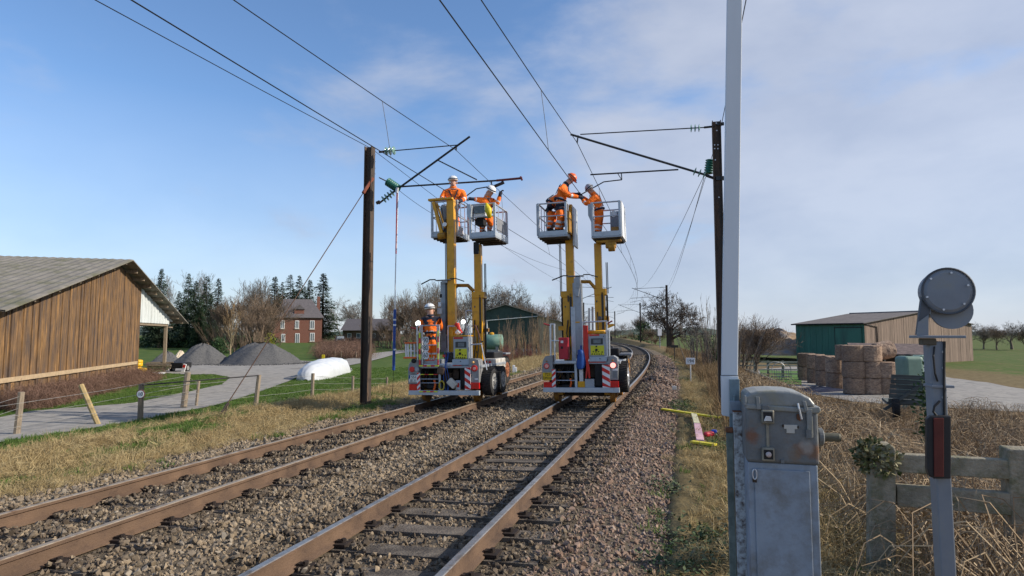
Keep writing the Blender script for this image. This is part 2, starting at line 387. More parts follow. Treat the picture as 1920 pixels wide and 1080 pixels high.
for dc, lab, top in ((D_R, 'nearer railway track on the right with timber sleepers in ballast', railtop), (D_L, 'railway track on the left beside the dry grass bank', railtop2)):
    t = thing('railway_track', lab, 'railway track', TP(10, dc, 0)); t['kind'] = 'structure'; I = t.matrix_world.inverted(); TRACKS.append(t)
    for side in (-1, 1):
        r = make_rail(dc, side, top, t); r.matrix_parent_inverse = I
    clips = MB(); k = 0
    s = .6
    while s < 95:
        h = head(s); jit = random.uniform(-.025, .025)
        M = Matrix.Translation(TP(s, dc, 0)) @ Matrix.Rotation(-h + random.uniform(-.012, .012), 4, 'Z') @ Matrix.Rotation(-math.atan(CANT / 1.505), 4, 'Y') @ Matrix.Translation((0, 0, -.174))
        if slm is None:
            o = sb.build('sleeper', tie, t, bevel=.015); slm = o.data
        else:
            o = bpy.data.objects.new('sleeper', slm); C.objects.link(o); o.parent = t
        o.matrix_parent_inverse = I; o.matrix_basis = M @ Matrix.Translation((jit, 0, random.uniform(-.012, .004)))
        if s < 60:
            for side in (-1, 1):
                for q in (-1, 1):
                    x = side * .7525 + q * .115
                    clips.box(x - .06, x + .06, -.085, .085, 0.001, .028, M); clips.tube([M @ Vector((x, 0, .02)), M @ Vector((x, 0, .062))], .024, 6)
                    clips.box(x - .045 - q * .03, x + .03 - q * .03, -.03, .03, .026, .045, M)
        s += .6
    c = clips.build('rail_fastenings', iron, t); c.matrix_parent_inverse = I; c['kind'] = 'stuff'

# ------------------------------------------------------------------ ballast stones
def stone(seed):
    """an angular crushed stone: hull of a few random points"""
    r = random.Random(seed); b = bmesh.new()
    for i in range(13):
        d_ = Vector((r.gauss(0, 1), r.gauss(0, 1), r.gauss(0, 1))).normalized() * r.uniform(.85, 1.15); b.verts.new((d_.x * r.uniform(.9, 1.15), d_.y * .85, d_.z * .68))
    bmesh.ops.convex_hull(b, input=b.verts)
    for v in [v for v in b.verts if not v.link_faces]: b.verts.remove(v)
    m = MB(); b.verts.index_update(); m.v = [tuple(v.co) for v in b.verts]; m.f = [tuple(v.index for v in f.verts) for f in b.faces]; m.m = [0] * len(m.f); b.free(); return m
tanst = ramp_mat('ballast_tan', [(.075, .058, .042), (.16, .125, .085), (.24, .185, .125), (.31, .245, .17), (.13, .11, .09), (.40, .34, .26)], .9)
darkst = ramp_mat('ballast_oily', [(.035, .028, .022), (.075, .058, .043), (.13, .10, .072), (.19, .15, .105), (.06, .05, .042)], .85)
pinkst = ramp_mat('ballast_pinkish', [(.09, .06, .045), (.20, .135, .10), (.29, .205, .155), (.15, .115, .095), (.36, .29, .24)], .9)
vt = [variant(stone(i), 'stone', tanst) for i in range(6)]; vd = [variant(stone(i + 20), 'stone', darkst) for i in range(6)]; vp = [variant(stone(i + 40), 'stone', pinkst) for i in range(6)]
def stones(n_per, s0, s1, d0, d1, size):
    n = int(n_per * (s1 - s0) * (d1 - d0)); s = RNG.uniform(s0, s1, n); d = RNG.uniform(d0, d1, n); sz = RNG.uniform(.45, 1.0, n) ** 1.0 * RNG.choice([.8, 1.0, 1.0, 1.7], n) * size * 1.15
    return s, d, sz
parts = [stones(820, 3, 9, -9.1, .25, .0225), stones(560, 9, 17, -9.1, .25, .026), stones(230, 17, 32, -9.1, .25, .037), stones(60, 32, 60, -9.1, .25, .06)]
s = np.concatenate([p[0] for p in parts]); d = np.concatenate([p[1] for p in parts]); sz = np.concatenate([p[2] for p in parts])
xy = np.array([TP(a, b)[:2] for a, b in zip(s, d)])
z = bedz(d) + RNG.uniform(-.4, .55, len(s)) * sz
keep = in_view(xy[:, 0], xy[:, 1], z)
inR = np.abs(d - D_R) < 1.42; inL = np.abs(d - D_L) < 1.42
nearrail = np.zeros(len(s), bool)
for dc in (D_R, D_L):
    for side in (-1, 1): nearrail |= np.abs(d - dc - side * .7525) < .10
onsl = (np.abs(((s - .6) % .6) - .3) > .3 - .11)
patch = np.sin(s * 1.7 + d * 2.1) + np.sin(s * .6 - d * 1.3) + RNG.uniform(-.8, .8, len(s))
ac = np.minimum(np.abs(d - D_R), np.abs(d - D_L)); cover = np.where(ac > .98, RNG.uniform(0, 1, len(s)) < .93, np.where(inL, patch > -1.2, patch > .8))
keep &= (d > -8.05 + .25 * np.sin(s * 1.9) + .2 * np.sin(s * 4.3)) | (RNG.uniform(0, 1, len(s)) < .18)
keep &= ~nearrail & ~((inR | inL) & onsl & ~cover)
z = np.where((inR | inL) & onsl, z + .04, z)
rot = RNG.uniform(0, 6.28, (len(s), 3)); ix = RNG.integers(0, 6, len(s))
oil = np.zeros(len(s), bool)
for dc in (D_R, D_L):
    oil |= (np.abs(np.abs(d - dc) - .7525) < .38) & (RNG.uniform(0, 1, len(s)) < .8)
oil |= (inR | inL) & (RNG.uniform(0, 1, len(s)) < .55)
pk = (d > -1.35) & ~oil
xyz = np.column_stack([xy, z])
for nm, mk, vv, lb in (('ballast_stones', keep & ~oil & ~pk, vt, 'pale tan ballast stones between and beside the tracks'), ('oily_ballast_stones', keep & oil, vd, 'dark oily ballast stones along the rails and sleepers'), ('shoulder_ballast_stones', keep & pk, vp, 'pinkish brown ballast on the right shoulder of the track')):
    scatter(nm, xyz[mk], rot[mk], sz[mk], ix[mk], vv, lb, 'ballast')
# heap of pink ballast beside the right track
c0 = G(1232, 722, -.3); n = 700; a = RNG.uniform(0, 6.28, n); r = np.sqrt(RNG.uniform(0, 1, n)); hx = c0.x + r * np.cos(a) * .85; hy = c0.y + r * np.sin(a) * 2.2
hzv = -.32 + .5 * (1 - r) + RNG.uniform(-.02, .02, n)
scatter('ballast_heap', np.column_stack([hx, hy, hzv]), RNG.uniform(0, 6.28, (n, 3)), RNG.uniform(.05, .1, n), RNG.integers(0, 6, n), vp, 'low heap of pinkish ballast beside the right track behind the lift vehicle', 'ballast')

# ------------------------------------------------------------------ farm drive and yards
gravel = ramp_mat('drive_gravel', [(.16, .152, .143), (.235, .225, .21), (.31, .295, .27), (.20, .185, .16)], .95, 'noise', 1.6, .4)
def sheet(name, outline, z_off, m, sub=2.0):
    """draped sheet on the ground: outline of world xy points"""
    tri = tessellate_polygon([[Vector((p[0], p[1], 0)) for p in outline]])
    b = bmesh.new(); vv = [b.verts.new((p[0], p[1], 0)) for p in outline]
    for t in tri: b.faces.new([vv[i] for i in t])
    for _ in range(4):
        es = [e for e in b.edges if e.calc_length() > sub]
        if not es: break
        bmesh.ops.subdivide_edges(b, edges=es, cuts=1); bmesh.ops.triangulate(b, faces=b.faces[:])
    for v in b.verts: v.co.z = hz(v.co.x, v.co.y) + z_off
    bmesh.ops.recalc_face_normals(b, faces=b.faces)
    me = bpy.data.meshes.new(name); b.to_mesh(me); b.free(); me.materials.append(m)
    o = bpy.data.objects.new(name, me); C.objects.link(o); return struct(o)
def GP(lst, z): return [G(px, py, z)[:2] for px, py in lst]
sheet('farm_drive', GP([(-120, 806), (60, 772), (250, 757), (350, 737), (415, 722), (432, 708), (400, 702), (350, 703), (300, 700), (330, 684), (420, 677), (545, 676), (590, 678), (598, 688), (540, 716), (480, 738), (400, 762), (300, 782), (200, 800), (60, 822), (-120, 850)], ZL), .03, gravel)
def strip(name, pts, wid, z_off, m):
    vs = []; fs = []
    for i, p in enumerate(pts):
        a = Vector(pts[max(i - 1, 0)]); b = Vector(pts[min(i + 1, len(pts) - 1)]); t = (b - a).normalized(); n_ = Vector((t.y, -t.x))
        for k in (-.5, 0, .5):
            q = Vector(p) + n_ * wid * k; vs.append((q.x, q.y, hz(q.x, q.y) + z_off))
    for i in range(len(pts) - 1):
        for k in (0, 1): fs.append((i * 3 + k, i * 3 + k + 1, i * 3 + k + 4, i * 3 + k + 3))
    m_ = MB(); m_.add(vs, fs); return struct(m_.build(name, m))
lanepts = [P(px, py, Y)[:2] for px, py, Y in ((585, 690, 44), (620, 685, 49), (655, 679, 55), (690, 671, 64), (720, 665, 74), (760, 661, 82), (820, 659, 90), (900, 657, 96))]
strip('farm_lane', lanepts, 3.2, .05, gravel)
sheet('farm_yard', GP([(1395, 695), (1480, 688), (1660, 690), (1800, 712), (1960, 735), (1960, 775), (1700, 762), (1600, 752), (1520, 738), (1440, 722)], ZR), .03, gravel)
# ------------------------------------------------------------------ catenary masts
steel_d = mat('mast_steel', (.072, .056, .045), .75, .2, .3, 4, .2, 30, dirt=(.15, .085, .05), dscale=3, damt=.5, stretch=(1, 1, .25))
tube_d = mat('cantilever_tube', (.045, .048, .052), .5, .5, .2, 10)
tube_r = mat('cantilever_red_tip', (.13, .03, .03), .6, .1, .2, 10)
glass_i = mat('insulator_glass', (.35, .62, .52), .12, 0, .1, 10, trans=.55)
green_i = mat('insulator_green', (.02, .13, .10), .35, 0, .25, 10)
wire_m = mat('wire_dark', (.03, .032, .036), .55, .5, .1, 10)
rust_strut = mat('stay_strut', (.23, .07, .04), .7, 0, .2, 8)
white_dot = mat('bolt_zinc', (.55, .56, .58), .4, .6, .1, 10)
def pole_mesh(h, wid=.24, base=-.6):
    b = MB(); k = wid / 2
    b.box(-k, -k + .022, -k, k, base, h); b.box(k - .022, k, -k, k, base, h); b.box(-k + .022, k - .022, -.012, .012, base, h)
    return b
def discs(par, p, q, n, r=.10):
    p = Vector(p); q = Vector(q); ax = (q - p).normalized(); Mx = ax.to_track_quat('Z', 'Y').to_matrix().to_4x4()
    for i in range(n):
        c = p.lerp(q, (i + .5) / n); b = MB(); b.lathe([(.02, -.02), (r * .6, -.012), (r, .0), (r * .92, .012), (.03, .03)], 12, Matrix.Translation(c) @ Mx); b.build('insulator_disc', glass_i, par, smooth=True)
def barrel(b, p, q, r, n=7):
    p = Vector(p); q = Vector(q); l = (q - p).length; Mx = Matrix.Translation(p) @ (q - p).to_track_quat('Z', 'Y').to_matrix().to_4x4()
    pr = [(.02, 0)]
    for i in range(n): pr += [(r * .72, l * (i + .15) / n), (r, l * (i + .45) / n), (r, l * (i + .6) / n), (r * .72, l * (i + .9) / n)]
    pr += [(.02, l)]; b.lathe(pr, 14, Mx)
YLP = 18.4
ml = Fr(Vector((*P(685, 752, YLP)[:2], 0))); mr_ = Fr(Vector((*P(1357, 776, 16.4)[:2], 0)))
# left mast
t = thing('catenary_mast', 'rusty steel catenary mast with raised cantilever and stay wire, on the left bank', 'catenary mast', ml.M, 'catenary masts'); L = ml.L
hl = L(703, 275).z
pole_mesh(hl).build('pole', steel_d, t)
b = MB(); b.tube([L(711, 285), L(857, 272)], .016); b.build('top_tie', tube_d, t)
b = MB(); b.tube([L(735, 362), L(881, 256)], .032, 8); b.build('strut', tube_d, t)
b = MB(); b.tube([L(752, 350), L(931, 338.5)], .026, 8); b.build('registration_tube', tube_d, t)
b = MB(); b.tube([L(931, 338.5), L(979, 334)], .034, 8); b.tube([L(976, 331), L(979, 338)], .03, 6); b.build('tube_tip', tube_r, t)
b = MB(); b.tube([L(820, 300), L(894, 337)], .02, 6); b.build('brace', tube_d, t)
discs(t, L(721, 284), L(742, 282), 3, .13); discs(t, L(717, 376), L(738, 360), 4, .12)
b = MB(); b.tube([L(710, 382), L(740, 358)], .03, 8); b.build('bracket', steel_d, t); b = MB(); b.tube([L(706, 381), L(712, 378)], .05, 6); b.build('bracket', steel_d, t); b = MB(); b.tube([L(711, 285), L(722, 284)], .035, 6); b.build('bracket', steel_d, t); b = MB(); b.tube([L(711, 333), L(727, 341)], .02, 6); b.build('bracket', steel_d, t)
b = MB(); barrel(b, L(726, 340), L(748, 355), .135); b.build('green_insulator', green_i, t, smooth=True)
b = MB(); b.tube([L(856, 273), L(855, 282)], .022, 6); b.build('clamp', tube_d, t); b = MB(); b.tube([L(922, 339), L(921, 347)], .018, 6); b.build('clamp', tube_d, t); b = MB(); b.tube([L(943, 338), L(938, 346)], .02, 6); b.build('clamp', tube_d, t); b = MB(); b.tube([L(926, 350), L(945, 342)], .045, 6); b.build('clamp', tube_d, t)
b = MB(); b.tube([L(933, 347), L(922, 349), L(893, 354), L(864, 375, -.1)], .017, 6); b.build('steady_arm', tube_d, t)
anchor_w = G(402, 795, -.36); anchor = ml.I @ anchor_w
b = MB(); b.tube([L(699, 334), L(699, 334).lerp(anchor, .075)], .05, 6); b.build('stay_strut', rust_strut, t)
b = MB(); b.tube([L(699, 334).lerp(anchor, .07), L(699, 334).lerp(anchor, .97)], .014, 5); b.build('stay_wire', mat('stay_wire', (.11, .065, .045), .8, .2), t)
b = MB(); q = L(699, 334).lerp(anchor, .93)
b.tube([q, q.lerp(anchor, .45)], .03, 6)
for k in (-1, 1): b.tube([q + Vector((k * .03, 0, 0)), anchor + Vector((k * .09, 0, -.2))], .018, 6)
b.build('stay_anchor', steel_d, t)
for py in (290, 303, 315, 326): b = MB(); b.lathe([(.016, 0), (.016, .02)], 8, Matrix.Translation(L(703.5, py, -.03)) @ FRONT); b.build('bolt', white_dot, t)
# right mast
t = thing('catenary_mast', 'dark steel catenary mast with long cantilever, behind the white barrier boom', 'catenary mast', mr_.M, 'catenary masts'); L = mr_.L
pole_mesh(L(1343, 228).z, .23).build('pole', steel_d, t)
b = MB(); b.tube([L(1338, 238), L(1088, 252)], .016); b.build('top_tie', tube_d, t)
b = MB(); b.tube([L(1330, 330), L(1070, 252)], .032, 8); b.build('strut', tube_d, t)
b = MB(); b.tube([L(1272, 318), L(1107, 327.5)], .022, 8); b.build('registration_tube', tube_d, t)
discs(t, L(1292, 241), L(1314, 240), 3, .11); discs(t, L(1298, 320), L(1325, 329), 3, .12)
b = MB(); b.tube([L(1324, 329), L(1341, 335)], .04, 6); b.build('bracket', tube_d, t); b = MB(); b.tube([L(1320, 239), L(1340, 237)], .03, 6); b.build('bracket', tube_d, t); b = MB(); b.box(-.05, .24, -.05, .05, L(1343, 335).z - .05, L(1343, 335).z + .05); b.build('bracket', tube_d, t); b = MB(); b.box(0, .2, -.04, .04, L(1343, 233).z - .04, L(1343, 233).z + .03); b.build('bracket', tube_d, t)
b = MB(); barrel(b, L(1332, 299, .35), L(1328, 326, .35), .13, 6); b.build('green_insulator', green_i, t, smooth=True)
b = MB(); b.tube([L(1165, 325), L(1166, 337)], .016, 6); b.build('clamp', tube_d, t); b = MB(); b.tube([L(1158, 325), L(1165, 336)], .012, 6); b.build('clamp', tube_d, t); b = MB(); b.tube([L(1084, 254), L(1082, 268)], .022, 6); b.build('clamp', tube_d, t)
b = MB(); b.tube([L(1166, 337), L(1132, 341), L(1116, 350), L(1089, 365, -.2)], .017, 6); b.build('steady_arm', tube_d, t)
for px, py in ((1343, 231), (1344, 245), (1340, 272), (1346, 272), (1340, 279), (1346, 279), (1341, 300), (1348, 370)): b = MB(); b.lathe([(.017, 0), (.017, .02)], 8, Matrix.Translation(L(px, py, -.135)) @ FRONT); b.build('bolt', white_dot, t)
# masts further down the line
def far_mast(s, d, side, lab):
    f = Fr(TP(s, d, 0), head(s)); t = thing('catenary_mast', lab, 'catenary mast', f.M, 'catenary masts')
    k = -side
    pole_mesh(7.75, .24, -1.5).build('pole', steel_d, t)
    b = MB(); b.tube([(k * .1, 0, 7.5), (k * 3.8, 0, 7.35)], .025, 5); b.build('top_tie', tube_d, t)
    b = MB(); b.tube([(k * .1, 0, 5.9), (k * 4.1, 0, 7.45)], .035, 5); b.build('strut', tube_d, t)
    b = MB(); b.tube([(k * 1.2, 0, 6.35), (k * 4.3, 0, 6.2)], .025, 5); b.tube([(k * 3.0, 0, 6.2), (k * 3.0, 0, 5.95), (k * 4.3, 0, 5.7)], .02, 5); b.build('registration_tube', tube_d, t)
    discs(t, (k * .35, 0, 6.0), (k * .8, 0, 6.2), 3); discs(t, (k * .35, 0, 7.49), (k * .8, 0, 7.47), 3)
    return f
SR = [(76, 'distant catenary mast standing left of the spreading bare oak'), (118, 'second distant catenary mast on the right of the line, in front of the oak'), (160, 'third distant catenary mast on the right beside the curving track'), (205, 'farthest catenary mast on the right of the curving line')]
for s, lb in SR: far_mast(s, 1.0, 1, lb)
for s, lb in ((74, 'catenary mast left of the line seen between the lift masts'), (116, 'second distant catenary mast on the left of the curving line'), (158, 'third distant catenary mast on the left of the curving line')): far_mast(s, -9.6, -1, lb)

# ------------------------------------------------------------------ overhead lines
def overhead(dm, zm, dc_, zc, s_sup, label):
    t = thing('overhead_line', label, 'overhead wire', TP(s_sup[1], dm, zm)); I = t.matrix_world.inverted()
    def put(o): o.matrix_parent_inverse = I
    mp_ = []; cp_ = []
    for a, b_ in zip(s_sup[:-1], s_sup[1:]):
        for k in np.linspace(0, 1, 14)[:-1]:
            s = a + (b_ - a) * k; mp_.append(TP(s, dm + .25 * math.sin(s * .03), zm - 3.4 * k * (1 - k) * ((b_ - a) / 58) ** 2 * .95)); cp_.append(TP(s, dc_, zc))
    b = MB(); b.tube(mp_, .011, 4); put(b.build('messenger_wire', wire_m, t))
    b = MB(); b.tube(cp_, .011, 4); put(b.build('contact_wire', wire_m, t))
    for a, b_ in zip(s_sup[:-1], s_sup[1:]):
        for k in ((.08, .22, .36, .5, .64, .78, .92) if a < 100 else (.25, .5, .75)):
            s = a + (b_ - a) * k
            if s < 3: continue
            z1 = zm - 3.4 * k * (1 - k) * ((b_ - a) / 58) ** 2 * .95
            b = MB(); b.tube([TP(s, dm + .25 * math.sin(s * .03), z1), TP(s, (dm + dc_) / 2 + .05, (z1 + zc) / 2), TP(s, dc_, zc)], .006, 4); put(b.build('dropper', wire_m, t))
mR = mr_.W(mr_.L(1082, 267)); cR = mr_.W(mr_.L(1089, 365, -.2)); mL_ = ml.W(ml.L(855, 281)); cL = ml.W(ml.L(864, 375, -.1))
def sd(p): a, b = SD([p.x], [p.y]); return float(a[0]), float(b[0])
overhead(sd(mR)[1] - .25 * math.sin(17.8 * .03), mR.z, sd(cR)[1], cR.z, [-40, sd(mR)[0], 76, 118, 160, 205, 250], 'overhead contact line strung above the right track')
overhead(sd(mL_)[1] - .25 * math.sin(17.8 * .03), mL_.z, sd(cL)[1], cL.z, [-40, sd(mL_)[0], 74, 116, 158, 205, 250], 'overhead contact line strung above the left track')
def line(name, label, pts, r=.010, sag=.0):
    b = MB(); out = []
    for a, q in zip(pts[:-1], pts[1:]):
        a = Vector(a); q = Vector(q)
        for k in np.linspace(0, 1, 12): out.append(a.lerp(q, k) - Vector((0, 0, sag * 4 * k * (1 - k))))
    o = out[0]; b.tube([p - o for p in out], r, 4); ob = b.build(name, wire_m); ob.location = o; return tag(ob, label, 'wire')
lt = ml.W(ml.L(697, 279)); 
line('feeder_wire', 'bare feeder wire carried on the left masts', [lt + (TP(-40, -9.7) - TP(sd(lt)[0], -9.7)) + Vector((0, 0, 0)), lt, TP(74, -9.75, 7.3)], .010, .5)
rt = mr_.W(mr_.L(1353, 233))
line('feeder_wire', 'feeder wire running over the top of the right masts', [TP(-40, .95, rt.z), rt, TP(76, 1.15, 7.6), TP(118, 1.15, 7.6), TP(160, 1.15, 7.6)], .009, .5)
rb_ = mr_.W(mr_.L(1320, 334))
line('tie_wire', 'thin wire slanting from the right mast down to the distant mast', [rb_, TP(76, .8, 7.0)], .008, .9)
line('tie_wire', 'thin wire slanting from the right mast down towards the far overhead line', [rb_ - Vector((.03, 0, 0)), P(1196, 540, 76)], .008, .9)
line('feeder_wire', 'wire crossing behind the left cantilever down to the right', [P(742, 352, 17.9), P(880, 428, 24), P(1055, 505, 42), P(1140, 552, 74)], .008, .2)

# earthing pole hanging from the left cantilever
f = Fr(P(744, 350, 18.0)); t = thing('earthing_pole', 'red, white and blue earthing pole hanging from the left cantilever', 'earthing pole', f.M)
b = MB(); b.tube([f.L(745, 352), f.L(744, 362)], .045, 8); b.build('hook', white_dot, t)
b = MB(); b.tube([f.L(744.5, 360), f.L(742.5, 476)], .022, 8); b.build('upper_rod', mat('rod_red', (.45, .05, .06), .5), t)
b = MB(); b.tube([f.L(746.5, 360), f.L(743.5, 470)], .012, 6); b.build('white_rod', mat('rod_white', (.75, .76, .78), .5), t)
b = MB(); b.tube([f.L(742.5, 472), f.L(741, 535), f.L(740.5, 590)], .016, 6); b.build('cable', white_dot, t)
b = MB(); b.tube([f.L(740.5, 580), f.L(738, 694)], .042, 10); b.build('lower_tube', mat('rod_blue', (.02, .07, .30), .4), t)
for py in (598, 608, 654): b = MB(); b.tube([f.L(740, py), f.L(740, py + 3)], .046, 10); b.build('band', mat('rod_white', (.75, .76, .78), .5), t)
b = MB(); b.tube([f.L(738, 694), f.L(737.5, 700, .1), f.L(736, 735, .3), f.L(733, 752, .4)], .008, 5); b.build('lead', wire_m, t)
# ------------------------------------------------------------------ the two road-rail lift vehicles
yel = mat('lift_yellow', (.64, .31, .008), .42, 0, .12, 5, .05, 30, dirt=(.33, .16, .02), dscale=4, damt=.25, coat=.2)
yel_r = mat('lift_yellow_worn', (.40, .20, .02), .55, 0, .3, 6, dirt=(.15, .07, .02), dscale=5, damt=.5)
gry = mat('lift_grey', (.32, .35, .385), .45, .25, .12, 6, dirt=(.2, .2, .2), dscale=3, damt=.35)
lgt = mat('lift_light_grey', (.43, .475, .52), .4, .2, .1, 6, dirt=(.3, .31, .32), dscale=4, damt=.3)
pan = mat('side_panel_grey', (.27, .28, .29), .5, .3, .15, 8, dirt=(.17, .16, .15), dscale=4, damt=.35)
galv = mat('galvanised', (.55, .57, .60), .38, .6, .15, 12)
dark = mat('chassis_black', (.016, .016, .018), .65, .1, .4, 6)
dark2 = mat('chassis_brown', (.06, .04, .028), .8, .1, .4, 8)
rubber = mat('tyre_rubber', (.02, .02, .021), .85, 0, .3, 14, .2, 60, dirt=(.07, .06, .05), dscale=6, damt=.35)
rim = mat('rim_grey', (.36, .36, .35), .5, .4, .3, 10)
ochre = mat('hub_ochre', (.32, .15, .03), .65, .1, .3, 10, dirt=(.1, .05, .03), dscale=8, damt=.5)
redp = mat('red_paint', (.55, .03, .02), .4, 0, .12, 6)
redl = mat('lamp_red', (.60, .015, .015), .18, 0, .15, 14, coat=.5)
whp = mat('white_paint', (.75, .76, .76), .45, 0, .08, 8)
refl_r = mat('reflex_red', (.60, .03, .025), .35, 0, .1, 20); refl_y = mat('reflex_yellow', (.62, .66, .05), .4, 0, .1, 20)
plate_y = mat('plate_yellow', (.65, .42, .01), .4, 0, .05, 9); plate_w = mat('plate_white', (.70, .72, .68), .4, 0, .05, 9); blue = mat('blue_plastic', (.015, .07, .28), .5, 0, .3, 9)
ink = mat('print_black', (.012, .012, .014), .5, 0, .0, 5); scr = mat('screen_dark', (.02, .03, .04), .15, 0, .2, 9); scr2 = mat('screen_glass', (.12, .15, .17), .15, 0, .3, 12)
cyan = mat('panel_yellow', (.62, .60, .03), .45, 0, .08, 9); orange_p = mat('orange_plastic', (.75, .13, .02), .5, 0, .1, 9)
lampw = glow('lamp_white_lit', (1.0, .97, .92), 3.0); lampr = glow('lamp_red_lit', (1.0, .45, .38), 1.0)
hose = mat('hose_black', (.02, .02, .02), .6)
def tyre(parent, c, r, wd, mrim, ag=False, name='road_wheel'):
    """wheel with its axle along x"""
    Mx = Matrix.Translation(c) @ Matrix.Rotation(math.pi / 2, 4, 'Y')
    b = MB(); b.lathe([(r * .58, -wd / 2 * .9), (r * .8, -wd / 2), (r * .96, -wd / 2 * .85), (r, -wd / 2 * .5), (r, wd / 2 * .5), (r * .96, wd / 2 * .85), (r * .8, wd / 2), (r * .58, wd / 2 * .9)], 28, Mx)
    n = 22 if ag else 36
    for k in range(n):
        a = 2 * math.pi * k / n; h = .035 if ag else .012; wq = .03 if ag else .016
        for sgn in (-1, 1):
            m2 = Matrix.Translation(c) @ Matrix.Rotation(a + sgn * .07, 4, 'X') @ Matrix.Rotation(sgn * (.5 if ag else .15), 4, 'Z')
            b.box(min(0, sgn * wd * .47), max(0, sgn * wd * .47), -wq, wq, r - .02, r + h, m2)
    o = b.build(name, rubber, parent)
    b = MB(); b.lathe([(r * .6, wd * .38), (r * .6, wd * .475), (r * .54, wd * .485), (r * .46, wd * .46), (r * .24, wd * .462), (r * .2, wd * .52), (.01, wd * .53)], 24, Mx)
    for k in range(8):
        a = 2 * math.pi * k / 8; q = Mx @ Vector((r * .3 * math.cos(a), r * .3 * math.sin(a), wd * .46)); b.tube([q, q + Vector((.03, 0, 0))], .014, 6)
    b.build('rim', mrim, o)
    return o
class Veh:
    def __init__(s, px0, s_along, dc, label, ox):
        p = TP(s_along, dc, 0); s.f = Fr(p, head(s_along), -rad(1.1)); s.ox = ox
        s.t = thing('lift_vehicle', label, 'lift vehicle', s.f.M, 'road-rail lift vehicles')
    def p(s, cx, cy, yl=0.0): return s.f.L(s.ox + cx / 4, 500 + cy / 4, yl)
    def R(s, name, m, x0, y0, x1, y1, yl, dep, parent=None, bevel=.006):
        a = s.p(x0, y1, yl); q = s.p(x1, y0, yl); b = MB(); b.box(a.x, q.x, yl, yl + dep, a.z, q.z); return b.build(name, m, parent or s.t, bevel)
    def T(s, name, m, pts, r, n=6, parent=None, smooth=True):
        b = MB(); b.tube([s.p(*q) for q in pts], r, n); return b.build(name, m, parent or s.t)
    def TT(s, name, m, lists, r, n=6, parent=None):
        b = MB()
        for pts in lists: b.tube([s.p(*q) for q in pts], r, n)
        return b.build(name, m, parent or s.t)
    def POLY(s, name, m, pts, yl, dep, parent=None, bevel=.01):
        b = MB(); b.prism([(s.p(x, y, yl).x, s.p(x, y, yl).z) for x, y in pts], yl, yl + dep); return b.build(name, m, parent or s.t, bevel)
    def disc(s, name, m, cx, cy, r, yl, dep=.03, parent=None):
        c = s.p(cx, cy, yl); b = MB(); b.lathe([(r, 0), (r, dep * .7), (r * .8, dep)], 20, Matrix.Translation(c) @ FRONT); return b.build(name, m, parent or s.t)
    def txt(s, t_, m, cx, cy, hgt, yl, parent=None, sx=1.0):
        c = s.p(cx, cy, yl); return text_part(t_, hgt, Matrix.Translation(c) @ FRONT @ Matrix.Scale(sx, 4, (1, 0, 0)), m, parent or s.t)
    def chevron(s, x0, y0, x1, y1, yl, flip, nst=3):
        o = s.R('hazard_board', whp, x0, y0, x1, y1, yl, .02, bevel=0)
        a = s.p(x0, y1, yl); q = s.p(x1, y0, yl); wd = q.x - a.x; hh = q.z - a.z; st = hh / nst
        for k in range(nst + 1):
            zb = a.z + k * st - st * .35
            pts = [(a.x, zb + (0 if flip else st * .55)), (q.x, zb + (st * .55 if flip else 0)), (q.x, zb + st * .5 + (st * .55 if flip else 0)), (a.x, zb + st * .5 + (0 if flip else st * .55))]
            pts = [(x, min(max(z, a.z + .002), q.z - .002)) for x, z in pts]
            if pts[3][1] - pts[0][1] < .004 and pts[2][1] - pts[1][1] < .004: continue
            b = MB(); b.prism(pts, yl - .004, yl - .0005); b.build('stripe', refl_r, o, fix=False)
    def common(s, zdk):
        t = s.t
        b = MB(); b.box(-.98, 1.0, .12, 2.5, zdk - .07, zdk); b.build('deck', gry, t, .01)
        b = MB(); b.box(-.86, .9, .62, 2.9, .36, zdk - .075); b.box(-.55, .6, .16, .62, .38, .5); b.build('chassis', dark, t, .02)
        b = MB(); b.box(-.9, .95, .30, .42, .4, .47); b.tube([(-.76, .62, .22), (.76, .62, .22)], .05, 8); b.box(-.1, .12, .25, .5, .3, .8); b.build('rear_axle', dark2, t)
        for sx in (-1, 1):
            Mx = Matrix.Translation((sx * .76, .62, .23)) @ Matrix.Rotation(sx * math.pi / 2, 4, 'Y')
            b = MB(); b.lathe([(.255, -.075), (.255, -.055), (.225, -.05), (.22, .05), (.10, .055), (.09, .10), (.01, .11)], 24, Mx); b.build('rail_wheel', ochre, t)
            b = MB(); b.box(sx * .62 - .07, sx * .62 + .07, .3, 1.3, .22, .36); b.build('rail_axle_arm', yel_r, t, .01)
        for sx in (-1, 1):
            Mx = Matrix.Translation((sx * .76, 2.6, .23)) @ Matrix.Rotation(sx * math.pi / 2, 4, 'Y')
            b = MB(); b.lathe([(.255, -.075), (.255, -.055), (.225, -.05), (.22, .05), (.10, .055), (.01, .11)], 20, Mx); b.build('rail_wheel', ochre, t)
        tyre(t, Vector((-.78, .40, .60)), .30, .2, ochre)
        b = MB(); b.box(-.8, .8, 2.0, 2.9, zdk + .002, zdk + .3); b.build('engine_housing', dark, t, .04)
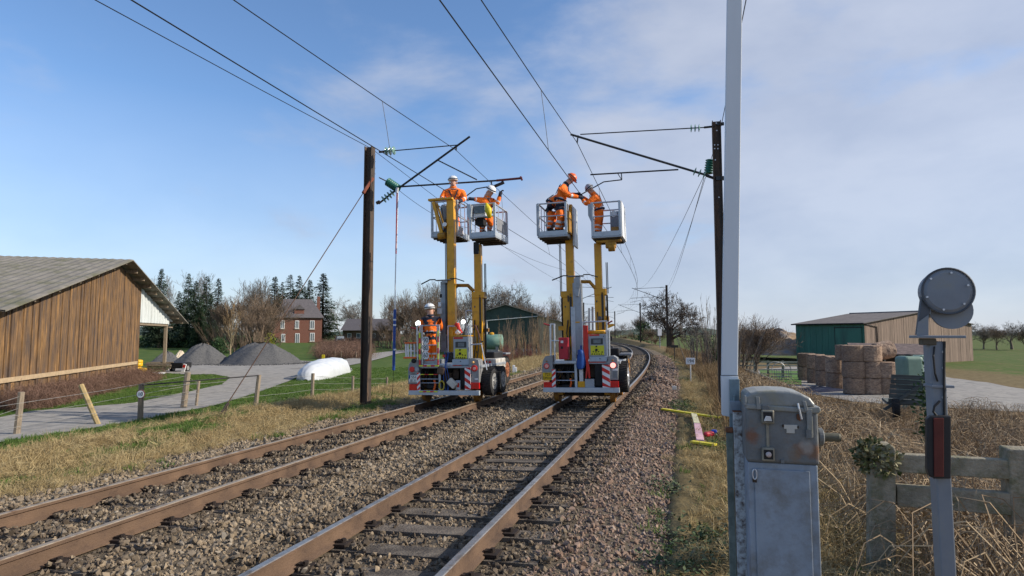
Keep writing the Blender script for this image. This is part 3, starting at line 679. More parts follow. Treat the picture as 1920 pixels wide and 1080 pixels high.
    def basket(s, x0, y0, x1, y1, yl, dep, gate=True):
        a = s.f.L(x0, y1, yl); q = s.f.L(x1, y0, yl); X0, X1, Z0, Z1 = a.x, q.x, a.z, q.z; Y0, Y1 = yl, yl + dep
        b = MB(); b.box(X0, X1, Y0, Y1, Z0, Z0 + .05); o = b.build('basket', gry, s.t, .006)
        b = MB()
        for k in range(4): b.box(X0 + .03, X1 - .03, Y0 + .12 + k * (dep - .3) / 3, Y0 + .18 + k * (dep - .3) / 3, Z0 - .04, Z0 - .001)
        b.build('floor_beam', dark2, o)
        for (xa, ya) in ((X0, Y0), (X1 - .06, Y0), (X0, Y1 - .06), (X1 - .06, Y1 - .06)):
            b = MB(); b.box(xa, xa + .06, ya, ya + .06, Z0 + .051, Z1); b.build('corner_post', lgt, o, .006)
        th = .17
        for bx in ((X0 + .062, X1 - .062, Y0 + .004, Y0 + .03), (X0 + .062, X1 - .062, Y1 - .03, Y1 - .004), (X0 + .004, X0 + .03, Y0 + .062, Y1 - .062), (X1 - .03, X1 - .004, Y0 + .062, Y1 - .062)):
            b = MB(); b.box(*bx, Z0 + .051, Z0 + th); b.build('toe_board', lgt, o)
        for zz in (Z1 - .02, Z0 + .58):
            for pa, pb in (((X0 + .03, Y0 + .03), (X1 - .03, Y0 + .03)), ((X0 + .03, Y1 - .03), (X1 - .03, Y1 - .03)), ((X0 + .03, Y0 + .03), (X0 + .03, Y1 - .03)), ((X1 - .03, Y0 + .03), (X1 - .03, Y1 - .03))):
                b = MB(); b.tube([(*pa, zz), (*pb, zz)], .022 if zz > Z1 - .1 else .017, 8); b.build('guard_rail', galv, o)
        for k in (.33, .66):
            for xx in (X0 + .03, X1 - .03):
                b = MB(); yy = Y0 + dep * k; b.tube([(xx, yy, Z0 + th), (xx, yy, Z1 - .02)], .013, 6); b.build('baluster', galv, o)
        return o, (X0, X1, Y0, Y1, Z0, Z1)

# ---- right vehicle
VR = Veh(0, 16.0, D_R, 'road-rail lift vehicle with yellow number plate and red locker, on the right track', 990); v = VR
zd = v.p(280, 712, .12).z
v.common(zd)
v.R('bumper', lgt, 113, 909, 685, 942, 0, .1)
v.R('tail_light', redl, 118, 865, 179, 907, .02, .07); v.R('tail_light', redl, 614, 858, 680, 906, .02, .07)
v.chevron(181, 768, 205, 907, .01, True); v.chevron(560, 735, 612, 907, .01, False)
v.POLY('side_panel', pan, [(105, 852), (105, 735), (112, 700), (130, 672), (185, 665), (185, 852)], .06, .35)
v.POLY('side_panel', pan, [(600, 850), (600, 672), (640, 668), (668, 684), (677, 735), (677, 850)], .06, .35)
o = v.R('number_plate', plate_y, 110, 794, 184, 851, .03, .02); v.txt('721', ink, 148, 809, .105, .026, o); v.txt('DM144', ink, 147, 836, .10, .026, o, .8)
o = v.disc('reflector', refl_r, 140, 745, .075, .06); v.disc('reflector_centre', mat('reflex_pale', (.75, .35, .3), .4), 140, 746, .052, .028, .01, o)
o = v.disc('marker_lamp', redl, 637, 740, .085, .06); v.disc('lamp_glass', lampr, 637, 740, .07, .028, .015, o)
v.disc('pin', ochre, 140, 710, .02, .06); v.disc('pin', ochre, 634, 702, .025, .06)
v.R('vent', mat('vent_grey', (.2, .21, .22), .6), 636, 785, 672, 835, .05, .01); v.R('sticker', whp, 634, 764, 672, 780, .055, .005)
v.R('sill', lgt, 200, 706, 362, 728, .05, .08)
o = v.R('ladder', lgt, 352, 730, 366, 908, .08, .04)
v.TT('rung', galv, [[(205, 790, .1), (358, 790, .1)]], .012, 6, o); v.TT('rung', galv, [[(205, 853, .1), (358, 853, .1)]], .012, 6, o)
v.R('valve_block', gry, 428, 842, 496, 906, .1, .12); v.R('jack_foot', yel, 375, 860, 425, 906, .1, .1); v.R('hydraulic_ram', galv, 385, 760, 412, 862, .14, .08)
v.R('pump', dark2, 470, 730, 500, 830, .3, .2); v.R('rear_case', dark, 505, 735, 556, 905, .16, .2); v.disc('pulley', ochre, 225, 800, .13, .45, .05)
v.T('orange_cable', orange_p, [(318, 900, .12), (325, 868, .12), (318, 840, .14)], .025)
o = v.R('control_cabinet', gry, 456, 506, 583, 670, .12, .34)
q = v.R('screen', scr, 472, 537, 561, 584, .112, .008, o); v.R('screen_display', scr2, 490, 545, 545, 575, .108, .004, o)
v.R('keypad', cyan, 470, 590, 570, 664, .114, .006, o)
for (kx, ky) in ((482, 655), (500, 655), (517, 655), (534, 655), (552, 655), (490, 637), (510, 640), (530, 637), (556, 640)): v.disc('button', ink, kx, ky, .016, .114, .012, o)
v.disc('selector', ink, 513, 624, .034, .114, .02, o); v.disc('selector', ink, 513, 598, .022, .114, .02, o)
v.R('warning_strip', redp, 460, 507, 535, 520, .112, .007, o); v.disc('latch', ink, 566, 522, .012, .12, .015, o)
v.R('lower_cabinet', mat('cabinet_blue_grey', (.36, .43, .50), .45, .1, .1, 6), 460, 672, 592, 712, .1, .36); v.R('red_edge', redp, 460, 713, 585, 720, .1, .3); v.disc('lock', ink, 540, 690, .014, .1, .02)
b = MB(); b.tube([v.p(443, 492, .2), v.p(578, 490, .2)], .05, 10); b.build('yellow_tube', yel, v.t, smooth=True)
o = v.R('red_prop', redp, 418, 440, 446, 700, .06, .05); v.POLY('prop_fork', redp, [(432, 690), (448, 690), (462, 760), (468, 838), (454, 838), (449, 775), (441, 838), (430, 838), (436, 760)], .06, .04, o)
# tarpaulin bag
b = MB(); pr = []
for k, (yy, hw) in enumerate(((622, 26), (650, 30), (690, 33), (730, 34), (758, 30), (770, 14))):
    c = v.p(398 + 3 * math.sin(k), yy, .12); r_ = hw / 280
    pr.append([(c.x + r_ * math.cos(a) * (1 + .12 * math.sin(3 * a + k)), c.y + .13 * math.sin(a), c.z) for a in [2 * math.pi * j / 14 for j in range(14)]])
vs = [p_ for ring in pr for p_ in ring]; fs = [(i * 14 + j, i * 14 + (j + 1) % 14, (i + 1) * 14 + (j + 1) % 14, (i + 1) * 14 + j) for i in range(5) for j in range(14)] + [tuple(range(14)), tuple(range(70, 84))]
b.add(vs, fs); tag(b.build('tool_bag', blue, smooth=True), 'crumpled blue tool bag hanging at the back of the right lift vehicle', 'bag').matrix_world = v.f.M
v.R('bag_strap', blue, 392, 590, 404, 640, .14, .03)
o = v.R('red_locker', mat('locker_red', (.42, .02, .035), .4, 0, .1, 6), 231, 531, 297, 697, .16, .28, None, .02); v.R('label', whp, 245, 555, 264, 573, .155, .004, o); v.R('locker_handle', ink, 246, 598, 262, 616, .15, .01, o)
# guard cages
v.TT('cage_post', galv, [[(170, 430, .12), (172, 690, .12)]], .022, 8); v.TT('cage_post', galv, [[(197, 432, .12), (203, 712, .12)]], .022, 8); v.TT('cage_post', galv, [[(165, 430, .7), (170, 690, .7)]], .02, 8)
v.TT('cage_rail', galv, [[(168, 432, .12), (200, 432, .12)], [(168, 556, .12), (232, 556, .12)], [(200, 432, .12), (205, 440, .9)]], .018, 8)
v.T('handle', mat('handle_red', (.35, .03, .04), .5), [(165, 440, .12), (138, 434, .12), (118, 426, .12)], .022, 6)
v.TT('cage_post', galv, [[(592, 412, .14), (596, 690, .14)]], .022, 8); v.TT('cage_post', galv, [[(608, 470, .14), (612, 672, .14)]], .018, 8); v.TT('cage_post', galv, [[(411, 418, .3), (411, 700, .3)]], .018, 8)
v.TT('cage_rail', galv, [[(408, 418, .3), (592, 408, .3)], [(592, 560, .14), (612, 560, .14)]], .02, 8); v.TT('cage_post', galv, [[(458, 310, .95), (460, 480, .95)]], .03, 8); v.TT('cage_post', galv, [[(483, 300, .95), (485, 480, .95)]], .03, 8)
v.T('handle', mat('handle_red', (.35, .03, .04), .5), [(598, 430, .14), (618, 414, .14), (633, 407, .14)], .022, 6)
# grey column with sensor bar
v.R('sensor_column', gry, 348, 120, 398, 660, .38, .16); v.R('column_rail', lgt, 330, 300, 352, 705, .36, .06); v.R('column_edge', mat('column_edge', (.16, .17, .18), .6), 399, 120, 403, 640, .42, .1)
v.POLY('column_head', gry, [(343, 200), (343, 95), (352, 76), (390, 76), (392, 130), (378, 225), (360, 222)], .33, .12); v.R('column_band', yel, 352, 411, 388, 422, .375, .008)
v.R('sensor_plate', mat('column_edge', (.16, .17, .18), .6), 296, 63, 415, 76, .34, .16); v.T('sensor_arm', hose, [(300, 68, .4), (264, 68, .4), (181, 102, .4)], .018, 6); v.T('sensor_arm', hose, [(414, 60, .4), (456, 58, .4), (524, 78, .4)], .016, 6)
# masts
def mast(v, name, x0, x1, ytop, ycol, lx0, lx1, ybase, yl, side, cw=.05):
    a = v.p(x0, ycol, yl); q = v.p(x1, ytop, yl); b = MB(); b.box(a.x, q.x, yl + .02, yl + .2, a.z - .4, q.z); o = b.build(name, yel, v.t, .012)
    a = v.p(lx0, ybase, yl); q2 = v.p(lx1, ycol, yl); b = MB(); b.box(a.x, q2.x, yl - .02, yl + .24, a.z, q2.z); b.build('lower_mast', yel, o, .015)
    b = MB(); b.box(a.x - (cw if side < 0 else .004), q2.x + (cw if side > 0 else .004), yl - .04, yl + .26, q2.z - .15, q2.z + .03); b.build('mast_collar', yel, o, .02)
    xx = (q2.x + .05) if side > 0 else (a.x - .04)
    zt = v.p(x0, ytop, yl).z - .05
    for k in (0, 1):
        b = MB(); b.tube([(xx + side * .035 * k, yl + .1, q2.z - .1), (xx + side * .035 * k, yl + .1, zt - 1.1 + .6)], .012, 6); b.build('mast_hose', hose, o)
    b = MB(); b.tube([(xx, yl + .1, a.z + .1), (xx, yl + .1, q2.z - .15)], .028, 6); b.build('hose_guard', dark, o)
    return o, (a, q2)
mast(v, 'lift_mast', 287, 328, -470, 190, 272, 337, 708, .75, -1)
mast(v, 'lift_mast', 503, 545, -180, 172, 506, 574, 480, .75, 1)
v.disc('gauge', mat('gauge_grey', (.08, .08, .09), .4), 539, 386, .055, .72); v.R('hook', mat('hook_dark', (.07, .06, .05), .6), 296, 215, 306, 262, .70, .03)
v.R('outrigger_stub', yel, 228, 444, 292, 478, .8, .14); v.POLY('outrigger_stub', yel, [(586, 432), (640, 428), (652, 438), (590, 466)], .8, .14); v.R('yellow_motor', yel, 578, 368, 606, 410, .95, .15, None, .03)
b = MB(); b.tube([v.p(388, 113, .8), v.p(462, 113, .8), v.p(505, 162, .8)], .055, 6); b.build('mast_bridge', yel_r, v.t)
for nm, yy in (('mast_wedge', 310),): v.POLY(nm, lgt, [(580, 290), (600, 326), (580, 330)], .9, .1)
# right-hand wheels and fender
tyre(v.t, v.f.L(1168, 706, .5) + Vector((.02, 0, 0)), .40, .26, galv); tyre(v.t, v.f.L(1171, 690, 2.3), .46, .28, ochre, True)
b = MB(); c = v.f.L(1170, 664, 1.6); b.box(c.x - .12, c.x + .22, 1.4, 2.0, c.z - .03, c.z + .03); b.build('fender', mat('fender_grey', (.22, .23, .25), .5), v.t, .01)
v.T('mirror_arm', hose, [(612, 480, .2), (617, 600, .2), (616, 660, .3)], .012, 5); v.R('mirror', dark, 616, 520, 632, 555, .3, .05, None, .015)
# baskets
bkRL, boxRL = v.basket(1008, 377, 1062, 446, .15, 1.2)
b = MB(); X0, X1, Y0, Y1, Z0, Z1 = boxRL; b.box(X1 + .004, X1 + .05, Y0 + .1, Y1 - .1, Z0 + .1, Z1 - .25); b.build('basket_bracket', yel_r, v.t, .01)
b = MB(); b.box(X1 + .06, X1 + .11, Y0 + .5, Y1 - .05, Z0 - .2, Z0 + .9); b.build('hose_tray', lgt, v.t, .01)
b = MB(); b.box(X0 - .02, X0 + .03, Y0 - .01, Y0 + .12, Z0 + .06, Z1 - .02); b.build('side_plate', gry, v.t, .008)
b = MB(); b.box(X0 + .06, X1 - .06, Y1 - .45, Y1 - .1, Z0 + .45, Z0 + .5); b.build('tool_shelf', gry, v.t)
bkRR, boxRR = v.basket(1109, 375, 1163, 447, .15, 1.15)
X0, X1, Y0, Y1, Z0, Z1 = boxRR
b = MB(); b.box(X0 + .1, X1 - .02, Y0 + .1, Y0 + .22, Z0 - .11, Z0 - .045); b.box(X0 + .35, X0 + .62, Y0 + .1, Y0 + .3, Z0 - .26, Z0 - .10); b.tube([(X0 + .42, Y0 + .15, Z0 - .26), (X0 + .6, Y0 + .15, Z0 - .26)], .1, 10); b.build('basket_bracket', yel_r, v.t, .02)
b = MB(); b.box(X0 + .42, X1 - .09, Y1 - .32, Y1 - .08, Z0 + .2, Z1 - .12); o = b.build('tool_locker', mat('locker_grey', (.25, .25, .28), .5, .1), v.t, .015)
c = Vector((X0 + .52, Y1 - .325, Z0 + .78)); b = MB(); b.lathe([(.09, 0), (.09, .01)], 18, Matrix.Translation(c) @ FRONT); b.build('round_label', whp, o)
b = MB(); b.box(X1 - .3, X1 - .1, Y0 + .35, Y0 + .6, Z0 + .06, Z0 + .34); b.build('tool_crate', mat('crate_ochre', (.42, .2, .05), .6), v.t, .02)
b = MB(); b.box(X1 - .004, X1 + .03, Y0 + .02, Y1 - .02, Z0 + .02, Z1 - .02); b.build('side_plate', whp, v.t)
b = MB(); b.prism([(X0 - .07, Z0 + .62), (X0, Z0 + .45), (X0 + .02, Z0 + .45), (X0 + .02, Z1 - .05), (X0 - .07, Z1 - .05)], Y0 - .012, Y0 + .03); b.build('control_plate', gry, v.t)

# ---- left vehicle
VL = Veh(0, 15.2, D_L, 'road-rail lift vehicle with speed plates 90, 80 and 60, on the left track', 740); v = VL
zd = v.p(280, 742, .12).z
v.common(zd)
v.R('bumper', lgt, 103, 931, 633, 962, 0, .1)
v.R('tail_light', redl, 108, 881, 167, 929, .02, .07); v.R('tail_light', redl, 569, 871, 633, 918, .02, .07)
v.chevron(168, 795, 190, 929, .01, True); v.chevron(527, 756, 568, 925, .01, False)
v.POLY('side_panel', pan, [(100, 880), (100, 760), (108, 728), (126, 702), (180, 692), (180, 880)], .06, .35)
v.POLY('side_panel', pan, [(556, 870), (556, 692), (600, 690), (628, 700), (633, 740), (633, 870)], .06, .35)
o = v.R('number_plate', plate_w, 107, 814, 168, 868, .03, .02); v.R('plate_band', blue, 107, 814, 116, 840, .027, .003, o); v.txt('551', ink, 143, 829, .10, .026, o); v.txt('EE 31', ink, 138, 855, .09, .026, o, .8)
v.disc('reflector', refl_r, 132, 770, .075, .06); v.disc('round_cap', gry, 168, 770, .065, .06); v.disc('reflector', refl_r, 598, 762, .085, .06); v.R('sticker', whp, 600, 838, 626, 848, .055, .005)
o = v.disc('reflector_star', mat('reflex_pale', (.75, .35, .3), .4), 598, 764, .04, .028, .008)
v.disc('horn', dark, 145, 706, .06, .05, .06); v.disc('flasher', mat('flasher_amber', (.8, .45, .15), .4), 590, 718, .03, .05, .05)
# operator platform cage
for k, (xa, ya, xb, yb, m_) in enumerate(((168, 440, 172, 700, galv), (192, 445, 190, 740, galv), (206, 440, 208, 735, galv), (320, 438, 322, 735, galv), (334, 440, 332, 740, galv))):
    v.T('cage_post', m_, [(xa, ya, .02), (xb, yb, .02)], .02, 8)
v.TT('cage_rail', galv, [[(168, 442, .02), (334, 440, .02)]], .02, 8); v.TT('cage_rail', galv, [[(190, 590, .02), (334, 586, .02)]], .016, 8)
def striped(x0, y0, x1, y1, yl, vertical, n, parent=None):
    for k in range(n):
        f0, f1 = k / n, (k + 1) / n
        if vertical: v.R('reflex_stripe', refl_y if k % 2 == 0 else refl_r, x0, y0 + (y1 - y0) * f0, x1, y0 + (y1 - y0) * f1, yl, .012, parent, 0)
        else: v.R('reflex_stripe', refl_y if k % 2 == 0 else refl_r, x0 + (x1 - x0) * f0, y0, x0 + (x1 - x0) * f1, y1, yl, .012, parent, 0)
striped(182, 495, 193, 738, -.01, True, 6); striped(319, 480, 330, 738, -.01, True, 6); striped(182, 738, 330, 749, -.01, False, 5); striped(184, 932, 320, 942, -.016, False, 5); striped(190, 806, 322, 811, -.01, False, 4)
v.TT('rung', galv, [[(190, 843, .06), (330, 843, .06)]], .012); v.TT('rung', galv, [[(190, 872, .06), (330, 872, .06)]], .010); v.R('ladder_post', lgt, 330, 745, 344, 928, .08, .04)
o = v.R('step_box', gry, 206, 698, 322, 732, .1, .6); v.R('red_mark', refl_r, 222, 700, 300, 706, .096, .004, o)
for sy, tx in ((553, '90'), (610, '80'), (665, '60')):
    c = v.p(233, sy, -.03); b = MB(); n_ = 20; pts = []
    for j in range(n_):
        a = 2 * math.pi * j / n_; pts.append((c.x + .082 * math.copysign(abs(math.cos(a)) ** .55, math.cos(a)), c.z + .096 * math.copysign(abs(math.sin(a)) ** .7, math.sin(a))))
    b.prism(pts, -.03, -.018); o = b.build('speed_plate', whp, v.t); text_part(tx, .165, Matrix.Translation(c + Vector((0, -.003, 0))) @ FRONT @ Matrix.Scale(.82, 4, (1, 0, 0)) @ Matrix.Scale(1.12, 4, (0, 1, 0)), ink, o)
# orange and white rack at the left side
o = v.R('marker_rack', orange_p, 75, 565, 165, 578, .05, .3); v.R('rack_base', orange_p, 64, 676, 160, 690, .05, .3, o)
for xx in (84, 100, 122, 148): v.T('rack_bar', whp, [(xx, 578, .1), (xx + 2, 678, .1)], .024, 8, o)
v.T('rack_tie', whp, [(118, 632, .1), (150, 632, .1)], .018, 6, o); v.T('rack_bracket', hose, [(155, 684, .2), (182, 690, .2)], .03, 6)
v.T('handle', mat('handle_red', (.35, .03, .04), .5), [(165, 466, .1), (140, 460, .1), (122, 455, .1)], .022, 6)
# work lamps that are lit
for xx, yy, r_ in ((178, 427, .075), (515, 413, .055)):
    o = v.disc('work_lamp', ink, xx, yy, r_ * 1.1, .1, .03); v.disc('lamp_glass', lampw, xx, yy, r_, .065, .03, o)
o = v.R('control_cabinet', gry, 441, 526, 552, 690, .12, .34)
v.R('screen', scr, 455, 562, 537, 608, .112, .008, o); v.R('screen_display', scr2, 475, 570, 520, 600, .108, .004, o); v.R('keypad', cyan, 453, 615, 541, 689, .114, .006, o)
for (kx, ky) in ((462, 680), (478, 682), (494, 682), (510, 682), (526, 682), (470, 664), (508, 662), (530, 664)): v.disc('button', ink, kx, ky, .016, .114, .012, o)
v.disc('selector', ink, 490, 652, .034, .114, .02, o); v.disc('selector', ink, 490, 624, .022, .114, .02, o)
v.R('warning_strip', redp, 443, 528, 511, 543, .112, .007, o)
v.R('lower_cabinet', mat('cabinet_blue_grey', (.36, .43, .50), .45, .1, .1, 6), 432, 695, 558, 738, .1, .36); v.R('red_edge', redp, 436, 738, 500, 744, .1, .3); v.disc('lock', ink, 495, 710, .014, .1, .02); v.R('yellow_sill', yel, 418, 514, 551, 525, .11, .4)
b = MB(); b.tube([v.p(470, 425, .3), v.p(483, 470, .3), v.p(502, 498, .3)], [.055, .05, .04], 8); b.tube([v.p(455, 440, .3), v.p(472, 428, .3)], .05, 8); b.build('winch_body', redp, v.t); b = MB(); b.tube([v.p(465, 500, .3), v.p(480, 480, .3), v.p(492, 500, .3)], .06, 8); b.build('winch_foot', whp, v.t)
v.TT('cage_post', galv, [[(400, 445, .3), (402, 640, .3)]], .02, 8); v.TT('cage_post', galv, [[(534, 330, .8), (536, 520, .8)]], .022, 8); v.TT('cage_post', galv, [[(553, 430, .16), (556, 690, .16)]], .02, 8); v.TT('cage_post', galv, [[(568, 440, .16), (570, 690, .16)]], .016, 8)
v.TT('cage_rail', galv, [[(400, 445, .3), (452, 447, .3)]], .018, 8); v.TT('cage_rail', galv, [[(534, 332, .8), (585, 332, .8)]], .02, 8); v.TT('cage_rail', galv, [[(405, 330, .9), (460, 333, .9), (462, 420, .9)]], .022, 8); v.TT('cage_rail', galv, [[(568, 585, .16), (655, 580, .16)]], .018, 8)
v.T('crane_hose', mat('hose_brown', (.12, .05, .04), .6), [(575, 447, .2), (605, 440, .2), (632, 505, .2), (645, 560, .2)], .018, 6); v.T('lever_bar', galv, [(648, 570, .2), (670, 680, .2), (692, 775, .2)], .016, 6); v.T('lever_grip', hose, [(645, 568, .2), (662, 560, .2)], .02, 6)
v.R('sensor_column', gry, 347, 110, 398, 640, .55, .16); v.R('column_edge', mat('column_edge', (.16, .17, .18), .6), 399, 190, 405, 630, .57, .1); v.R('column_box', lgt, 326, 265, 348, 300, .36, .1); v.R('column_bracket', lgt, 318, 310, 350, 355, .36, .08); v.R('camera_unit', hose, 336, 205, 350, 232, .36, .06)
v.R('sensor_plate', mat('column_edge', (.16, .17, .18), .6), 302, 94, 415, 106, .34, .16); v.T('sensor_arm', hose, [(306, 97, .4), (264, 98, .4), (199, 132, .4)], .018, 6); v.T('sensor_arm', hose, [(414, 92, .4), (456, 88, .4), (521, 110, .4)], .016, 6); v.R('column_head', gry, 352, 98, 392, 122, .36, .12)
mast(v, 'lift_mast', 395, 439, -510, 478, 397, 441, 640, .40, -1, .004)
mast(v, 'lift_mast', 595, 640, -170, 195, 586, 655, 706, .75, 1)
b = MB(); b.tube([v.p(438, 205, .8), v.p(440, 172, .8), v.p(470, 141, .8), v.p(550, 141, .8), v.p(590, 182, .8)], .055, 6); b.build('mast_bridge', yel_r, v.t)
v.R('outrigger_stub', mat('stub_brown', (.25, .12, .03), .6), 640, 462, 700, 490, .9, .12); v.R('primer_patch', mat('primer', (.42, .36, .25), .7), 588, 528, 612, 570, .715, .006)
# clutter hanging on the back: coil, rope, bag, crate
c = v.p(356, 890, .08); b = MB()
for k in range(3):
    b.tube([c + Vector((.07 * math.cos(a), -.01 - .012 * k, .12 * math.sin(a))) for a in np.linspace(0, 6.28, 15)], .016, 6)
tag(b.build('yellow_hose_coil', mat('coil_yellow', (.5, .38, .04), .5)), 'yellow hose coil hanging at the back of the left lift vehicle', 'hose').matrix_world = v.f.M
b = MB()
for dx, ph in ((374, 0), (388, 1.3), (400, 2.2)):
    b.tube([v.p(dx + 9 * math.sin(k * .8 + ph), 640 + k * 32, .05 + .02 * math.sin(k)) for k in range(0, 11)], .009, 6)
tag(b.build('blue_rope', blue), 'tangled blue rope hanging over the left vehicle bumper', 'rope').matrix_world = v.f.M
b = MB(); b.box(-.09, .09, -.07, .07, -.13, .13, Matrix.Translation(v.p(432, 875, .05)) @ Matrix.Rotation(rad(-48), 4, 'Y')); tag(b.build('tool_case', mat('case_white', (.52, .5, .44), .6), bevel=.03), 'tilted off-white tool case hanging at the back of the left lift vehicle', 'case').matrix_world = v.f.M
b = MB(); b.box(-.11, .11, -.08, .08, -.10, .10, Matrix.Translation(v.p(352, 780, .08)) @ Matrix.Rotation(rad(12), 4, 'Y')); tag(b.build('leather_pouch', mat('pouch_brown', (.12, .075, .05), .7), bevel=.04), 'brown leather pouch hanging below the left vehicle platform', 'pouch').matrix_world = v.f.M
v.R('small_tank', lgt, 455, 853, 490, 925, .1, .12, None, .02); v.R('tank_label', redp, 466, 872, 484, 905, .095, .004); v.T('red_cap', redp, [(372, 660, .1), (372, 678, .1)], .05, 8); v.R('pump', dark2, 440, 770, 480, 840, .3, .2); v.disc('pulley', ochre, 213, 825, .13, .45, .05); v.R('rear_case', dark, 492, 750, 524, 925, .16, .2); v.T('orange_cable', orange_p, [(296, 925, .12), (305, 890, .12), (298, 850, .14)], .03)
# side body, wheels
a = v.f.L(903, 693, 1.3); b = MB(); q = v.f.L(931, 672, 1.9); b.box(a.x - .05, a.x + .36, 1.3, 2.5, a.z, q.z); o = b.build('side_body', mat('body_pale', (.48, .47, .44), .6, 0, .25, 5, dirt=(.25, .22, .18), dscale=4, damt=.6), v.t, .02)
for k in range(3):
    b = MB(); x_ = a.x - .03 + k * .11; b.prism([(x_, a.z + .03), (x_ + .05, a.z + .03), (x_ + .09, q.z - .05), (x_ + .04, q.z - .05)], 1.292, 1.298); b.build('stripe', refl_r, o, fix=False)
tyre(v.t, v.f.L(919, 715, .55), .36, .26, rim); tyre(v.t, v.f.L(936, 711, 1.35), .36, .26, rim); tyre(v.t, v.f.L(943, 693, 2.9), .38, .3, mat('hub_orange', (.24, .09, .04), .7, 0, .3, 9), True); tyre(v.t, v.f.L(900, 702, .6) + Vector((-.05, .1, 0)), .34, .2, rim)
b = MB(); c = v.f.L(932, 661, 3.4); b.box(c.x - .1, c.x + .35, 3.2, 3.7, c.z - .06, c.z - .01); b.build('fender', mat('fender_grey', (.22, .23, .25), .5), v.t, .01)
# baskets
bkLR, boxLR = v.basket(880, 379, 928, 448, .15, 1.25)
X0, X1, Y0, Y1, Z0, Z1 = boxLR
b = MB(); b.prism([(X0 - .06, Z0 + .66), (X0 + .02, Z0 + .5), (X0 + .06, Z0 + .5), (X0 + .06, Z1), (X0 - .06, Z1)], Y0 - .02, Y0 + .25); b.build('control_plate', lgt, v.t, .01)
b = MB(); b.box(X0 + .09, X0 + .42, Y0 + .15, Y0 + .5, Z0 + .62, Z0 + .98); b.build('control_box', whp, v.t, .02); b = MB(); b.box(X0 + .1, X0 + .4, Y0 + .12, Y0 + .148, Z0 + .7, Z0 + .9); b.build('control_panel', scr2, v.t)
b = MB(); b.box(X0 + .08, X0 + .3, Y0 + .3, Y0 + .6, Z0 + .42, Z0 + .61); b.build('control_foot', dark, v.t)
b = MB(); b.tube([(X0 + .5, Y0 - .03, Z1 - .02), (X0 + .56, Y0 - .06, Z1 - .2), (X0 + .6, Y0 - .05, Z1 - .42)], [.03, .10, .05], 8); tag(b.build('yellow_bag', mat('bag_yellow', (.62, .5, .02), .5, 0, .15, 9), smooth=True), 'bright yellow bag slung over the rail of the left vehicle right-hand basket', 'bag').matrix_world = v.f.M
b = MB(); b.box(X0 + .02, X0 + .18, Y0 + .25, Y0 + .3, Z0 - .38, Z0 - .045); b.build('mud_flap', dark, v.t, .02)
b = MB(); b.box(X1 - .012, X1 - .002, Y0 + .15, Y1 - .15, Z0 + .2, Z0 + .55); b.build('mesh_panel', mat('mesh_grey', (.2, .21, .23), .6), v.t)
bkLL, boxLL = v.basket(808, 374, 858, 446, .66, 1.0)
X0, X1, Y0, Y1, Z0, Z1 = boxLL
a = v.f.L(806, 379, .5); q = v.f.L(851, 371, .5)
b = MB(); b.box(a.x, q.x, .35, .5, a.z, q.z); o = b.build('hoist_arm', yel, v.t, .015)
b = MB(); b.bar(v.f.L(813, 379, .42), v.f.L(829, 440, .42), .09, .1); b.build('arm_link', yel, o, .01); b = MB(); b.bar(v.f.L(819, 381, .38), v.f.L(834, 428, .38), .05, .06); b.build('arm_ram', yel_r, o, .008)
b = MB(); b.tube([v.f.L(822, 443, .42), v.f.L(835, 441, .42)], .09, 10); b.build('arm_pivot', yel_r, o)
b = MB(); b.lathe([(.15, 0), (.17, .05), (.17, .75), (.14, .8)], 14, Matrix.Translation(((X0 + X1) / 2 + .02, Y0 + .12, Z0 + .12))); b.build('grey_drum', gry, v.t, smooth=False)
b = MB(); b.tube([v.f.L(828, 390, .4), v.f.L(831, 410, .38), v.f.L(834, 425, .4), v.f.L(831, 440, .45)], .02, 6); b.build('arm_hose', hose, o); b = MB(); b.lathe([(.06, 0), (.06, .03)], 14, Matrix.Translation(v.f.L(834, 421, .37)) @ FRONT); b.build('round_label', whp, o)
b = MB(); b.box(X1 - .2, X1 + .02, Y0 + .1, Y0 + .4, Z0 + .05, Z0 + .3); b.build('tool_crate', mat('crate_pale', (.55, .5, .48), .6), v.t, .02)

# hydraulic hoses, rams and grease on both machines
grease = mat('grease_black', (.03, .026, .022), .35, 0, .4, 20)
for v, xs_, yb in ((VR, ((300, 560), (312, 610), (520, 500)), 708), (VL, ((425, 520), (600, 560), (622, 600)), 700)):
    for i, (xa, ya) in enumerate(xs_):
        v.T('hydraulic_hose', hose, [(xa, ya - 160, .72), (xa - 10 + 8 * i, ya - 60, .64), (xa + 8, ya + 20, .6), (xa - 6, yb, .62)], .016, 6)
    for i in range(6):
        x_ = 215 + i * 26 + random.uniform(-6, 6); v.T('underdeck_hose', hose, [(x_, 745, .3), (x_ + random.uniform(-20, 20), 800, .22), (x_ + random.uniform(-25, 25), 850, .26), (x_ + random.uniform(-10, 10), 905, .34)], .014, 5)
    for x_, m_ in ((262, dark2), (300, grease), (335, yel_r), (440, dark2)): v.R('underdeck_part', m_, x_ - 12, random.uniform(770, 820), x_ + 12, random.uniform(860, 900), .36, .15, None, .015)
for v, x_, y0_, y1_ in ((VR, 322, 200, 520), (VR, 560, 190, 470), (VL, 640, 210, 500)):
    v.R('mast_chain_cover', grease, x_ - 4, y0_, x_ + 4, y1_, .71, .02); 
for v, pts in ((VR, ((280, 300), (330, 420), (515, 260), (560, 430), (300, 600))), (VL, ((600, 300), (640, 420), (615, 640), (590, 470)))):
    for x_, y_ in pts: v.R('mast_bolt_plate', mat('plate_dark', (.12, .10, .07), .6), x_ - 5, y_ - 7, x_ + 5, y_ + 7, .722, .008, None, .002)
